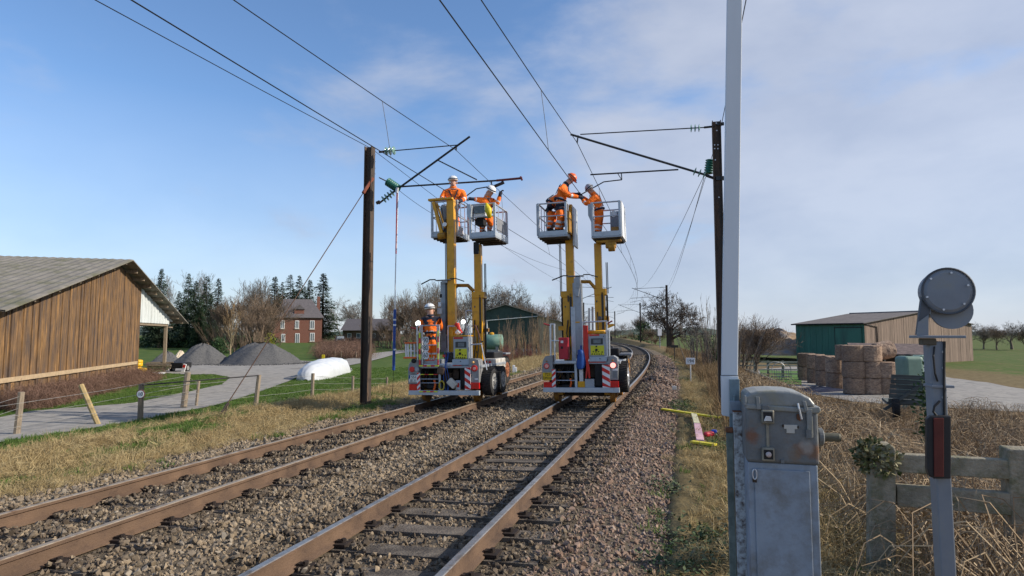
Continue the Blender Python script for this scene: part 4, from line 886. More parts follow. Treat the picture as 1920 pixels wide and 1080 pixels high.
# ------------------------------------------------------------------ workers
org = mat('hivis_orange', (.98, .185, .010), .7, 0, .22, 12, .9, 16, dirt=(.55, .10, .012), dscale=6, damt=.35)
navy = mat('work_navy', (.018, .022, .04), .8, 0, .3, 12)
silver = mat('reflective_band', (.62, .63, .64), .5, 0, .1, 12)
skin = mat('skin', (.50, .28, .20), .55, 0, .08, 10)
boot = mat('boot_black', (.02, .018, .016), .6)
def skin_body(joints, bones, mfn, mats, name, parent, inv):
    names = list(joints); me = bpy.data.meshes.new(name); ob = bpy.data.objects.new(name, me); C.objects.link(ob)
    me.from_pydata([tuple(inv @ joints[n][0]) for n in names], [(names.index(a), names.index(b_)) for a, b_ in bones], [])
    sk = ob.modifiers.new('skin', 'SKIN'); sk.use_smooth_shade = True; ob.modifiers.new('sub', 'SUBSURF').levels = 2
    for i, n in enumerate(names):
        v_ = me.skin_vertices[0].data[i]; r = joints[n][1]; v_.radius = (r, r) if not isinstance(r, tuple) else r; v_.use_root = (n == 'pelvis')
    dg = bpy.context.evaluated_depsgraph_get(); m2 = bpy.data.meshes.new_from_object(ob.evaluated_get(dg)); bpy.data.objects.remove(ob)
    m2.materials.clear()
    for q in mats: m2.materials.append(q)
    A = np.array([inv @ joints[a][0] for a, _ in bones]); B = np.array([inv @ joints[b_][0] for _, b_ in bones]); D = B - A; L2 = (D ** 2).sum(1)
    for p in m2.polygons:
        c = np.array(p.center); t_ = np.clip(((c - A) * D).sum(1) / L2, 0, 1); k = int(np.argmin(((A + D * t_[:, None] - c) ** 2).sum(1))); p.material_index = mfn(bones[k][1], float(t_[k]))
        p.use_smooth = True
    o = bpy.data.objects.new(name, m2); C.objects.link(o); o.parent = parent; return o
BONES = [('pelvis', 'waist'), ('waist', 'chest'), ('chest', 'neck'), ('neck', 'jaw'), ('jaw', 'crown'), ('jaw', 'nose'), ('chest', 'shl'), ('shl', 'ell'), ('ell', 'wrl'), ('chest', 'shr'), ('shr', 'elr'), ('elr', 'wrr'),
         ('pelvis', 'hpl'), ('hpl', 'knl'), ('knl', 'anl'), ('anl', 'tol'), ('pelvis', 'hpr'), ('hpr', 'knr'), ('knr', 'anr'), ('anr', 'tor')]
def worker(label, J, face, helm, style):
    """J: joint -> (px, py, depth). face: horizontal looking direction in world xy."""
    W = {k: P(*q) for k, q in J.items()}
    fv = Vector((face[0], face[1], face[2] if len(face) > 2 else 0)).normalized()
    base_ = (W['anl'] + W['anr']) / 2; base_.z = min(W['anl'].z, W['anr'].z) - .07
    t = thing('person', label, 'person', base_, 'railway workers in orange'); inv = t.matrix_world.inverted()
    up = (W['head'] - W['neck']).normalized(); side = fv.cross(up).normalized()
    j = {}
    j['pelvis'] = (W['pelvis'], .165); j['waist'] = (W['pelvis'].lerp(W['neck'], .42), .165); j['chest'] = (W['pelvis'].lerp(W['neck'], .76), .18)
    j['neck'] = (W['neck'], .07); j['jaw'] = (W['neck'].lerp(W['head'], .62) + fv * .02, .088); j['crown'] = (W['head'] + up * .06, .098); j['nose'] = (W['neck'].lerp(W['head'], .72) + fv * .115, .016)
    for q in 'lr':
        j['sh' + q] = (W['sh' + q], .10); j['el' + q] = (W['el' + q], .078); j['wr' + q] = (W['el' + q].lerp(W['ha' + q], .85), .058)
        hp = W['pelvis'].lerp(W['kn' + q], .22); hp += (W['an' + q] - W['pelvis']).cross(Vector((0, 0, 0))) if False else Vector((0, 0, 0))
        j['hp' + q] = (hp, .125); j['kn' + q] = (W['kn' + q], .10); j['an' + q] = (W['an' + q], .078)
        ff = Vector((fv.x, fv.y, 0)).normalized(); j['to' + q] = (W['an' + q] + ff * .17 - Vector((0, 0, .03)), .048)
    def mf(b_, k):
        if b_ in ('crown', 'nose', 'jaw'): return 3
        if b_ == 'neck': return 3 if k > .8 else (1 if (style == 'half' and k > .25) or k > .55 else 0)
        if b_ in ('tol', 'tor'): return 4
        if b_ in ('anl', 'anr'): return 2 if .28 < k < .42 or .62 < k < .76 else (4 if k > .9 else 0)
        if b_ in ('knl', 'knr'): return 1 if (style == 'navy' and k < .45) else 0
        if b_ in ('hpl', 'hpr'): return 1 if style in ('navy', 'half') else 0
        if b_ in ('wrl', 'wrr'): return 2 if .2 < k < .4 else 0
        if b_ in ('shl', 'shr'): return 1 if (style == 'half' and k > .3) else 0
        if b_ == 'waist': return 1 if (style == 'half' and k < .1) else (2 if .45 < k < .68 else 0)
        return 0
    skin_body(j, BONES, mf, [org, navy, silver, skin, boot], 'body', t, inv)
    # collar, helmet, gloves
    R3 = Matrix((side, fv - up * fv.dot(up), up)).transposed().to_4x4()
    n_ = inv @ W['neck']; b = MB(); b.lathe([(.095, -.03), (.105, .02), (.088, .05)], 14, Matrix.Translation(n_) @ R3); b.build('collar', navy if style != 'plain' else org, t, smooth=True)
    hc = inv @ (W['head'] + up * .045); hm_ = Matrix.Translation(hc) @ R3
    b = MB(); pr = [(.142, -.012), (.145, .0), (.138, .04), (.118, .085), (.075, .118), (.02, .128)]; b.lathe(pr, 18, hm_ @ Matrix.Scale(1.12, 4, (0, 1, 0)))
    vs = []; n2 = 9
    for k in range(n2):
        a = math.pi * k / (n2 - 1); vs += [hm_ @ Vector((.14 * math.cos(a), .15 * math.sin(a), .0)), hm_ @ Vector((.145 * math.cos(a), .15 * math.sin(a) + .075 * math.sin(a), -.012)), hm_ @ Vector((.14 * math.cos(a), .15 * math.sin(a), -.016))]
    b.add(vs, [(k * 3 + i, k * 3 + i + 1, k * 3 + i + 4, k * 3 + i + 3) for k in range(n2 - 1) for i in (0, 1)])
    for xx in (-.03, .03): b.tube([hm_ @ Vector((xx, -.1, .1)), hm_ @ Vector((xx, 0, .136)), hm_ @ Vector((xx, .1, .1))], .01, 5)
    ho = b.build('helmet', helm, t, smooth=True)
    b = MB(); b.lathe([(.151, .012), (.153, .02), (.148, .036), (.146, .012)], 18, hm_ @ Matrix.Scale(1.13, 4, (0, 1, 0))); b.build('helmet_strap', navy, ho)
    for sx in (-1, 1):
        e_ = inv @ (W['neck'].lerp(W['head'], .98) + fv * .088 + side * sx * .035); b = MB(); b.lathe([(.004, -.01), (.014, 0), (.004, .01)], 8, Matrix.Translation(e_)); b.build('eye', boot, t)
        e_ = inv @ (W['neck'].lerp(W['head'], .8) + side * sx * .1); b = MB(); b.lathe([(.005, -.035), (.02, -.015), (.025, .015), (.008, .035)], 8, Matrix.Translation(e_)); b.build('ear', skin, t)
    m_ = inv @ (W['neck'].lerp(W['head'], .5) + fv * .105); b = MB(); b.tube([m_ - side * .025, m_ + side * .025], .008, 6); b.build('mouth', mat('lips', (.3, .1, .09), .6), t)
    # harness
    pe, ck, sl_, sr_ = (inv @ W[k_] for k_ in ('pelvis', 'neck', 'shl', 'shr')); cen = pe.lerp(ck, .45); fl = inv.to_3x3() @ fv
    for s0_ in (() if style == 'half' else (sl_, sr_)):
        for sg in (-1, 1):
            b = MB(); b.bar(ck.lerp(s0_, .55) + fl * sg * .12 + (ck - pe).normalized() * .03, cen + fl * sg * .185, .035, .012, up=tuple(fl)); b.build('harness_strap', navy, t)
    b = MB(); ax_ = (ck - pe).normalized(); b.lathe([(.188, -.025), (.193, 0), (.188, .025)], 18, Matrix.Translation(pe.lerp(ck, .22)) @ ax_.to_track_quat('Z', 'Y').to_matrix().to_4x4()); b.build('belt', navy, t)
    for q in 'lr':
        wr = inv @ j['wr' + q][0]; ha = inv @ W['ha' + q]; dr = (ha - wr).normalized(); sd_ = dr.cross(Vector((0, 0, 1))); sd_ = sd_.normalized() if sd_.length > .1 else Vector((1, 0, 0)); nn = sd_.cross(dr)
        p0 = wr + dr * .02; b = MB(); b.tube([wr - dr * .06, wr, p0 + dr * .05, p0 + dr * .1], [.056, .046, .05, .042], 8)
        for k in range(4):
            st = p0 + dr * .085 + sd_ * (-.033 + .022 * k); ln = (.07, .08, .076, .06)[k]
            b.tube([st, st + dr * ln * .55 - nn * .012, st + dr * ln * .85 - nn * .045, st + dr * ln * .7 - nn * .07], [.013, .0125, .012, .009], 6)
        sg = 1 if q == 'l' else -1
        st = p0 + dr * .03 + sd_ * .04 * sg; b.tube([st, st + sd_ * .03 * sg + dr * .03 - nn * .02, st + sd_ * .025 * sg + dr * .065 - nn * .045], [.016, .014, .010], 6)
        b.build('glove', navy, t, smooth=True)
    return t, W, (R3, inv)
helw = mat('helmet_white', (.78, .78, .77), .3, 0, .04, 9, coat=.3); helo = mat('helmet_orange', (.75, .13, .02), .35, 0, .05, 9, coat=.3); helg = mat('helmet_grey', (.30, .31, .34), .4, 0, .1, 9)
Y = 17.45
worker('worker with white helmet facing the camera in the leftmost basket', dict(head=(849.5, 341, Y), neck=(850, 353, Y), shl=(866, 361, Y), shr=(834, 361, Y), ell=(872, 373, Y - .1), elr=(828, 372, Y - .1), hal=(862, 377, Y - .35), har=(838, 376, Y - .35), pelvis=(850, 396, Y + .02),
       knl=(857, 420, Y), knr=(843, 420, Y), anl=(857, 442, Y), anr=(843, 442, Y)), (.1, -1, -.25), helw, 'plain')
Y = 16.95
worker('worker in white helmet with one arm raised to the clamp above the second basket', dict(head=(919, 359, Y - .1), neck=(914, 369, Y - .05), shl=(905, 376, Y - .1), shr=(924, 378, Y), ell=(895, 374, Y - .15), elr=(933, 382, Y - .1), hal=(885, 373, Y - .2), har=(938, 364, Y - .1), pelvis=(912, 405, Y + .12),
       knl=(906, 415, Y - .22), knr=(920, 416, Y - .2), anl=(903, 435, Y), anr=(917, 435, Y + .05)), (.75, -.5, -.1), helw, 'plain')
Y = 16.9
worker('worker with orange helmet leaning out to the right from the right vehicle left-hand basket', dict(head=(1070, 336, Y), neck=(1061, 346, Y), shl=(1056, 352, Y + .2), shr=(1053, 355, Y - .2), ell=(1067, 366, Y + .2), elr=(1066, 367, Y - .22), hal=(1083, 364, Y + .08), har=(1089, 370, Y - .1), pelvis=(1048, 384, Y),
       knl=(1053, 408, Y + .12), knr=(1051, 408, Y - .14), anl=(1052, 433, Y + .12), anr=(1043, 433, Y - .16)), (1, -.12, -.35), helo, 'navy')
worker('worker bending down behind the orange-helmeted worker in the same basket', dict(head=(1050, 372, Y + .42), neck=(1044, 369, Y + .4), shl=(1044, 371, Y + .58), shr=(1040, 372, Y + .22), ell=(1052, 384, Y + .6), elr=(1047, 386, Y + .2), hal=(1058, 394, Y + .5), har=(1053, 398, Y + .2), pelvis=(1031, 386, Y + .38),
       knl=(1038, 410, Y + .48), knr=(1034, 409, Y + .26), anl=(1032, 433, Y + .48), anr=(1028, 431, Y + .26)), (1, -.1, -.5), helw, 'navy')
worker('worker with dark grey helmet reaching left from the rightmost basket', dict(head=(1107, 356, Y), neck=(1113, 364, Y), shl=(1115, 371, Y - .2), shr=(1119, 369, Y + .2), ell=(1099, 383, Y - .22), elr=(1106, 380, Y + .2), hal=(1091, 372, Y - .1), har=(1088, 367, Y + .1), pelvis=(1124, 402, Y),
       knl=(1120, 417, Y - .13), knr=(1124, 417, Y + .13), anl=(1120, 436, Y - .13), anr=(1124, 436, Y + .14)), (-1, -.1, .1), helg, 'plain')
Y = 16.55
t, W_, (R3, inv) = worker('worker with white helmet standing with back to the camera behind the speed plates', dict(head=(806, 581, Y), neck=(807, 593, Y), shl=(793, 600, Y), shr=(822, 599, Y), ell=(790, 615, Y + .02), elr=(827, 615, Y + .02), hal=(798, 622, Y + .3), har=(820, 622, Y + .3), pelvis=(809, 632, Y),
       knl=(803, 655, Y), knr=(815, 655, Y), anl=(803, 678, Y), anr=(815, 678, Y)), (-.1, 1, -.15), helw, 'half')
lg = inv @ P(804, 607, Y - .215); text_part('SNCF', .13, Matrix.Translation(lg) @ FRONT, ink, t, 'back_lettering')
# ------------------------------------------------------------------ trees
bark = mat('bark_grey', (.14, .115, .085), .9, 0, .3, 3, rand=.2); twig = mat('twig_brown', (.155, .112, .078), .9, 0, .3, 1.2, rand=.25)
twig_g = mat('twig_grey', (.15, .13, .108), .9, 0, .3, 1.2, rand=.2); twig_t = mat('twig_tan', (.27, .185, .10), .9, 0, .3, 1.2, rand=.2); bark_p = mat('bark_pale', (.30, .24, .15), .9, 0, .25, 3)
def gen_tree(seed, h, trunk_frac, r0, spread, levels, kids, upb=.25, lean=0, rmin=.014, wander=.22, shrink=.72, forks=None):
    r = random.Random(seed); big = MB(); small = MB()
    def branch(p, d, l, rad_, lev):
        n = 4 if lev <= 1 else (3 if lev < 4 else 2); pts = [p]; rs = [rad_]; q = p.copy(); dd = d.copy()
        for i in range(n):
            dd = (dd + Vector((r.uniform(-1, 1), r.uniform(-1, 1), r.uniform(-1, 1))) * wander + Vector((0, 0, upb * .22))).normalized()
            q = q + dd * (l / n); pts.append(q.copy()); rs.append(max(rmin * .55, rad_ * (1 - .5 * (i + 1) / n)))
        (big if lev <= 1 else small).tube(pts, rs, 6 if lev == 0 else (5 if lev == 1 else 3), cap=False)
        if lev >= levels: return
        k = kids[min(lev, len(kids) - 1)]
        for c in range(k):
            f = r.uniform(.35, 1.0) if lev > 0 else r.uniform(trunk_frac, 1.0)
            if c == 0: f = 1.0
            x = f * n; i = min(int(x), n - 1); bp = pts[i].lerp(pts[i + 1], x - i)
            a = r.uniform(0, 6.28); base = dd; u = base.cross(Vector((r.uniform(-1, 1), r.uniform(-1, 1), r.uniform(-1, 1)))).normalized()
            an = spread * r.uniform(.55, 1.15) * (.45 if c == 0 and lev < 2 else 1)
            nd = (base * math.cos(an) + u * math.sin(an)); nd.z += upb * .5; nd.normalize()
            branch(bp, nd, l * shrink * r.uniform(.75, 1.1) * (1.0 if lev else .95), max(rmin, rs[min(i + 1, n)] * (.72 if c == 0 else .52)), lev + 1)
    branch(Vector((0, 0, -.3)), Vector((lean, 0, 1)).normalized(), h, r0, 0)
    return big, small
def fit_height(big, small, H):
    zs = [v_[2] for v_ in small.v]; k = H / np.percentile(zs, 99.5)
    for m_ in (big, small): m_.v = [(x * k, y * k, z * k) for x, y, z in m_.v]
TREE = {}
def tree_proto(key, H, m1, m2, *a, **k):
    big, small = gen_tree(*a, **k); fit_height(big, small, H)
    TREE[key] = (big.build('trunk', m1, fix=False), small.build('crown', m2, fix=False), H)
    for o in TREE[key][:2]: C.objects.unlink(o)
twig_k = mat('twig_dark', (.085, .07, .058), .9, 0, .3, 1.2)
tree_proto('oak', 12, bark, twig_g, 11, 4.4, .5, .52, .85, 6, (6, 4, 4, 3, 3, 3), upb=.16, rmin=.022, shrink=.74)
tree_proto('big_oak', 12, mat('bark_dark', (.075, .06, .048), .9), twig_k, 47, 3.4, .55, .62, .95, 6, (8, 5, 4, 3, 3, 3), upb=.13, rmin=.024, shrink=.74, wander=.18)
tree_proto('tall', 13, bark, twig_g, 5, 7.5, .3, .22, .5, 5, (8, 4, 4, 3, 3), upb=.5, rmin=.016, shrink=.6)
tree_proto('tall2', 13, bark, twig_g, 9, 7.5, .4, .25, .55, 5, (8, 4, 4, 3, 3), upb=.45, rmin=.016, shrink=.62)
tree_proto('bushy', 9, bark, twig, 21, 2.6, .15, .2, .75, 5, (9, 5, 4, 3, 3), upb=.35, rmin=.014, shrink=.78)
tree_proto('bushy2', 9, bark, twig, 33, 2.2, .1, .2, .7, 5, (9, 5, 4, 4, 3), upb=.42, rmin=.014, shrink=.8)
tree_proto('pale', 9, bark_p, twig_t, 14, 4.5, .3, .16, .55, 4, (8, 4, 3, 3), upb=.55, rmin=.014, shrink=.62)
def shrub_proto(key, H, m1, n, seed, spread=.45, rmin=.012, lev=3, kids=(4, 3, 3)):
    r = random.Random(seed); B = MB(); Sm = MB()
    for i in range(n):
        a = r.uniform(0, 6.28); d = r.uniform(0, spread); big, small = gen_tree(seed * 50 + i, H * r.uniform(.45, .62), .15, .035 * H / 3, .38, lev, kids, upb=.75, rmin=rmin, wander=.12, shrink=.5)
        off = Vector((math.cos(a) * d * H * .4, math.sin(a) * d * H * .4, 0)); tl = Vector((math.cos(a) * d * .7, math.sin(a) * d * .7, 0))
        for src, dst in ((big, B), (small, Sm)):
            dst.add([(x + off.x + tl.x * z, y + off.y + tl.y * z, z) for x, y, z in src.v], src.f)
    fit_height(B, Sm, H); TREE[key] = (B.build('trunk', m1, fix=False), Sm.build('crown', m1, fix=False), H)
    for o in TREE[key][:2]: C.objects.unlink(o)
shrub_proto('shrub', 4, twig_t, 16, 3); shrub_proto('shrub2', 4, twig, 14, 4, 1.0); shrub_proto('upright', 5, twig_g, 7, 6, .75, .009, 3, (5, 4, 3))
def place_tree(key, px, Y, ptop, label, name='bare_tree', group=None, wid=1.0, rz=None, zb=None):
    X = (px - 960) / FPX * Y * (1 / 1.0); g = hz(X, Y) if zb is None else zb; top = P(px, ptop, Y).z; H = max(top - g, 1.0); k = H / TREE[key][2]
    t = thing(name, label, 'tree' if 'tree' in name else 'shrub', Matrix.Translation((X, Y, g - .05)) @ Matrix.Rotation(random.uniform(0, 6.28) if rz is None else rz, 4, 'Z') @ Matrix.Diagonal((k * wid, k * wid, k, 1)), group)
    for o, nm in zip(TREE[key][:2], ('trunk', 'crown')):
        c = bpy.data.objects.new(nm, o.data); C.objects.link(c); c.parent = t
    return t
# conifers
def conifer(seed, H, R, m, gap=.12):
    r = random.Random(seed); tk = MB(); tk.tube([(0, 0, -.3), (0, 0, H * .5), (0, 0, H)], [.16, .1, .015], 6); cr = MB(); z = H * .05
    lob = [(r.uniform(0, H), r.uniform(0, 6.28), r.uniform(.75, 1.35)) for _ in range(9)]
    while z < H * .995:
        f = 1 - z / H
        for k in range(r.randint(6, 9)):
            if r.random() < gap: continue
            a = r.uniform(0, 6.28); d = Vector((math.cos(a), math.sin(a), 0)); kk = 1.0
            for lz, la, lk_ in lob:
                if abs(z - lz) < H * .07 and math.cos(a - la) > .2: kk *= lk_
            ln = (R * (f ** .85) * .95 + .12) * r.uniform(.5, 1.15) * kk; dr = r.uniform(-.5, .35)
            sdv = Vector((-d.y, d.x, 0)); n = max(3, int(ln / .16))
            for i in range(n):
                q = (i + .7) / n; p = Vector((0, 0, z)) + d * ln * q + Vector((0, 0, dr * ln * q * q + .1 * ln * math.sin(q * 3)))
                for s_ in (-1, 1):
                    w_ = (.38 * (1 - q * .55) + .09) * r.uniform(.5, 1.5) * (.35 + .65 * min(1, f * 2.5)); e = p + sdv * s_ * w_ + d * w_ * r.uniform(.3, 1.0) + Vector((0, 0, r.uniform(-.4, .14) * w_ * 3))
                    cr.add([p - d * .055, p + d * .085, e], [(0, 1, 2)])
        z += r.uniform(.09, .2)
    TREE_ = (tk.build('trunk', bark, fix=False), cr.build('crown', m, fix=False), H)
    for o in TREE_[:2]: C.objects.unlink(o)
    return TREE_
con_m = ramp_mat('conifer_needles', [(.016, .036, .019), (.028, .056, .027), (.046, .078, .036), (.03, .056, .034)], .9, 'noise', 1.2)
con_m2 = ramp_mat('conifer_needles_b', [(.028, .05, .034), (.045, .074, .045), (.07, .10, .055)], .9, 'noise', 1.2)
TREE['spruce'] = conifer(1, 12, 2.9, con_m, .1); TREE['spruce2'] = conifer(2, 12, 2.5, con_m, .2); TREE['slim'] = conifer(3, 12, 1.9, con_m2, .25); TREE['slim2'] = conifer(4, 12, 2.2, con_m, .3); TREE['spruce3'] = conifer(6, 12, 3.0, con_m2, .15)
# leafy evergreen bushes
def leafball(seed, n, rx, rz, leaf, m, shell=.55):
    r = random.Random(seed); b = MB(); lobes = [(Vector((r.uniform(-.5, .5) * rx, r.uniform(-.5, .5) * rx, rz * r.uniform(.4, 1.2))), r.uniform(.45, .75)) for _ in range(7)]
    for i in range(n):
        c, k = r.choice(lobes); d = Vector((r.gauss(0, 1), r.gauss(0, 1), r.gauss(0, 1))).normalized(); p = c + Vector((d.x * rx, d.y * rx, d.z * rz)) * k * r.uniform(shell, 1.0)
        if p.z < .02: continue
        u = Vector((r.gauss(0, 1), r.gauss(0, 1), r.gauss(0, 1))).normalized(); w_ = u.cross(d).normalized() if u.cross(d).length > .05 else u; l = leaf * r.uniform(.6, 1.3); d2 = (d + u * .7).normalized()
        b.add([p, p + w_ * l * .35 + d2 * l * .5, p + d2 * l, p - w_ * l * .35 + d2 * l * .5], [(0, 1, 2, 3)])
    return b
leaf_d = ramp_mat('leaf_dark', [(.012, .032, .014), (.025, .06, .022), (.05, .095, .03), (.02, .045, .02)], .6, 'noise', 3)
leaf_y = ramp_mat('leaf_yellow', [(.10, .12, .01), (.22, .22, .02), (.16, .18, .02)], .6, 'noise', 3)
def bush(name, label, px, Y, ptop, rx, m, seed, n=3500, leaf=.12, cat='bush'):
    X = (px - 960) / FPX * Y; g = hz(X, Y); H = P(px, ptop, Y).z - g; t = thing(name, label, cat, Vector((X, Y, g)))
    b = leafball(seed, n, rx, H * .6, leaf, m); b.build('foliage', m, t, fix=False); b = MB()
    for k in range(5): a = k * 1.26; b.tube([(0, 0, -.1), (math.cos(a) * rx * .3, math.sin(a) * rx * .3, H * .5)], [.04, .015], 5)
    b.build('stem', bark, t); return t
gL = 'conifers behind the gravel heaps'
for i, (px, Y, pt, k, wd) in enumerate(((300, 92, 503, 'slim', 1.25), (352, 100, 511, 'spruce2', 1.0), (366, 96, 525, 'spruce3', 1.0), (386, 102, 517, 'slim2', 1.2), (408, 98, 521, 'slim', 1.35), (395, 94, 548, 'spruce3', .9), (375, 92, 556, 'spruce', .9), (348, 94, 562, 'spruce3', .8), (335, 105, 545, 'spruce', 1.1), (284, 104, 530, 'slim', 1.1))):
    place_tree(k, px, Y, pt, 'tall slim dark conifer nearest the barn roof' if i == 0 else 'dark spruce in the clump behind the gravel heaps', 'conifer_tree', gL, wd)
for px, Y, pt, k, wd in ((514, 138, 518, 'slim', 1.6), (543, 142, 514, 'slim2', 1.4), (560, 139, 515, 'spruce2', 1.2), (550, 136, 540, 'spruce3', 1.0), (570, 137, 535, 'spruce3', 1.0), (528, 136, 528, 'spruce', 1.0), (580, 141, 524, 'slim', 1.5)):
    place_tree(k, px, Y, pt, 'dark conifer rising behind the brick house roof', 'conifer_tree', 'conifers behind the brick house', wd)
place_tree('slim', 605, 132, 512, 'tall open conifer at the right-hand corner of the brick house', 'conifer_tree', None, 2.0)
gb = 'bare trees left of the brick house'
lb = 'bare winter tree in the brown belt left of the brick house'
for px, Y, pt, k, wd in ((325, 108, 516, 'tall', .9), (312, 112, 522, 'tall2', .8), (372, 112, 513, 'tall2', 1.0), (395, 114, 520, 'tall', 1.0), (440, 104, 528, 'tall2', 1.2), (470, 100, 520, 'tall', 1.2), (490, 106, 527, 'tall2', 1.1), (455, 88, 552, 'bushy', 1.1), (430, 86, 562, 'bushy2', 1.0), (478, 84, 556, 'bushy2', 1.05), (500, 90, 548, 'bushy', 1.0), (465, 80, 580, 'bushy', 1.0), (492, 78, 590, 'bushy2', .9)):
    place_tree(k, px, Y, pt, lb, 'bare_tree', gb, wd)
for px, Y, pt, k, wd in ((425, 84, 600, 'shrub2', 1.1), (442, 80, 606, 'shrub2', 1.1), (458, 76, 604, 'shrub2', 1.0), (472, 78, 600, 'shrub2', 1.1), (488, 74, 608, 'shrub2', 1.0), (505, 80, 606, 'shrub2', 1.1), (412, 88, 602, 'shrub2', 1.0)):
    place_tree(k, px, Y, pt, 'brown leafless shrub below the bare trees left of the brick house', 'bare_shrub', 'shrubs left of the brick house', wd)
place_tree('pale', 434, 68, 560, 'pale-stemmed bare tree standing just behind the left gravel heap', 'bare_tree', None, .9)
lb2 = 'bare tree between the brick house and the left mast'
for px, Y, pt, k in ((622, 170, 575, 'tall'), (640, 175, 570, 'tall2'), (664, 160, 561, 'oak'), (690, 175, 566, 'tall'), (712, 165, 553, 'tall2'), (730, 168, 556, 'tall'), (745, 160, 552, 'tall2'), (652, 180, 582, 'tall'), (675, 182, 578, 'tall2')):
    place_tree(k, px, Y, pt, lb2, 'bare_tree', 'bare trees right of the brick house')
lb3 = 'bare tree in the thicket left of the operator'
for px, Y, pt, k, wd in ((758, 118, 540, 'tall', 1.1), (775, 112, 530, 'tall2', 1.2), (795, 116, 527, 'tall', 1.2), (812, 110, 532, 'tall2', 1.1), (828, 114, 537, 'tall', 1.1), (765, 95, 560, 'bushy', 1.1), (790, 92, 556, 'bushy2', 1.1), (815, 96, 558, 'bushy', 1.1), (745, 100, 580, 'bushy2', .9), (775, 85, 585, 'bushy2', 1.0), (835, 90, 560, 'bushy2', 1.0), (720, 112, 602, 'bushy', .9), (690, 108, 605, 'bushy2', .9)):
    place_tree(k, px, Y, pt, lb3, 'bare_tree', 'thicket left of the operator', wd)
for px, Y, pt, k, wd in ((700, 100, 618, 'shrub2', 1.0), (715, 96, 615, 'shrub2', 1.0), (732, 92, 608, 'shrub2', 1.1), (748, 88, 606, 'shrub2', 1.1), (764, 84, 604, 'shrub2', 1.1), (780, 80, 604, 'shrub2', 1.1), (797, 84, 600, 'shrub2', 1.1), (815, 80, 602, 'shrub2', 1.1), (832, 84, 600, 'shrub2', 1.1), (850, 86, 604, 'shrub2', 1.0), (870, 84, 606, 'shrub2', 1.0)):
    place_tree(k, px, Y, pt, 'brown leafless shrub below the thicket left of the operator', 'bare_shrub', 'shrubs left of the operator', wd)
lb4 = 'bare tree rising behind the green shed'
for px, Y, pt, k, wd in ((868, 112, 546, 'tall2', 1.2), (855, 108, 556, 'bushy', 1.0), (905, 118, 545, 'oak', 1.0), (930, 112, 538, 'oak', .95), (955, 116, 536, 'oak', .95), (978, 112, 542, 'oak', .9), (1000, 120, 556, 'tall', 1.1), (1022, 118, 557, 'tall2', 1.1), (1045, 124, 566, 'tall', 1.1), (1012, 110, 575, 'bushy', 1.0), (1040, 108, 582, 'bushy2', 1.0), (1090, 130, 575, 'tall', 1.1), (1070, 118, 584, 'bushy', 1.0), (985, 106, 572, 'bushy', .9)):
    place_tree(k, px, Y, pt, lb4, 'bare_tree', 'bare trees behind the green shed', wd)
# right-hand side
place_tree('big_oak', 1257, 102, 551, 'large spreading bare oak beside the distant mast on the right', 'bare_tree', None, .95, 1.0)
place_tree('bushy2', 1206, 190, 590, 'dark ivy-clad tree left of the spreading oak', 'bare_tree', None, 1.0)
bush('ivy_mass', 'dark ivy growing through the tree left of the oak', 1204, 188, 602, 3.0, leaf_d, 5, 1500, .45, 'ivy')
place_tree('oak', 1163, 235, 606, 'rounded bare tree on the horizon above the curving track', 'bare_tree', None, 1.0)
for px, Y, pt, k in ((1185, 225, 622, 'bushy'), (1222, 170, 615, 'bushy2'), (1236, 150, 618, 'bushy'), (1140, 245, 618, 'bushy2'), (1170, 215, 628, 'bushy2'), (1200, 200, 628, 'bushy'), (1212, 165, 630, 'bushy'), (1150, 225, 630, 'bushy'), (1120, 240, 622, 'bushy'), (1228, 135, 632, 'bushy2'), (1100, 235, 620, 'bushy2')):
    place_tree(k, px, Y, pt, 'low bare tree in the hedgerow along the curving track', 'bare_tree', 'hedgerow along the curve', 1.3)
lb5 = 'tall bare multi-stemmed shrub beside the right mast'
for px, Y, pt, k, wd in ((1320, 37, 556, 'upright', .9), (1338, 36, 572, 'upright', .9), (1304, 39, 596, 'upright', 1.0), (1372, 38, 590, 'upright', .9), (1318, 35, 622, 'shrub2', .7)):
    place_tree(k, px, Y, pt, lb5, 'bare_shrub', 'bare shrubs beside the right mast', wd)
bush('ivy_bush', 'dark ivy bush at the foot of the bare shrubs, left of the right mast', 1344, 36.5, 630, .5, leaf_d, 8, 900, .12)
for px, Y, pt, k, wd in ((1392, 52, 600, 'bushy', 1.2), (1414, 48, 596, 'bushy2', 1.0), (1398, 56, 612, 'bushy', 1.2)):
    place_tree(k, px, Y, pt, 'bare scrubby tree between the barrier boom and the silage mound', 'bare_tree', 'scrub right of the barrier boom', wd)
bush('dark_hedge', 'dark green clipped bush right of the left gravel heap', 415, 62, 628, 1.0, leaf_d, 12, 2600, .12)
bush('yellow_shrub', 'small yellow-green shrub behind the larger gravel heap', 508, 60, 622, .45, leaf_y, 13, 900, .12)
for px in range(268, 520, 18):
    bush('dark_hedge', 'dark hedge at the foot of the conifers', px, 94 + (px % 7), 626 + px % 9, 2.0 + .1 * (px % 9), leaf_d, px, 1100, .28)['group'] = 'hedge under the conifers'
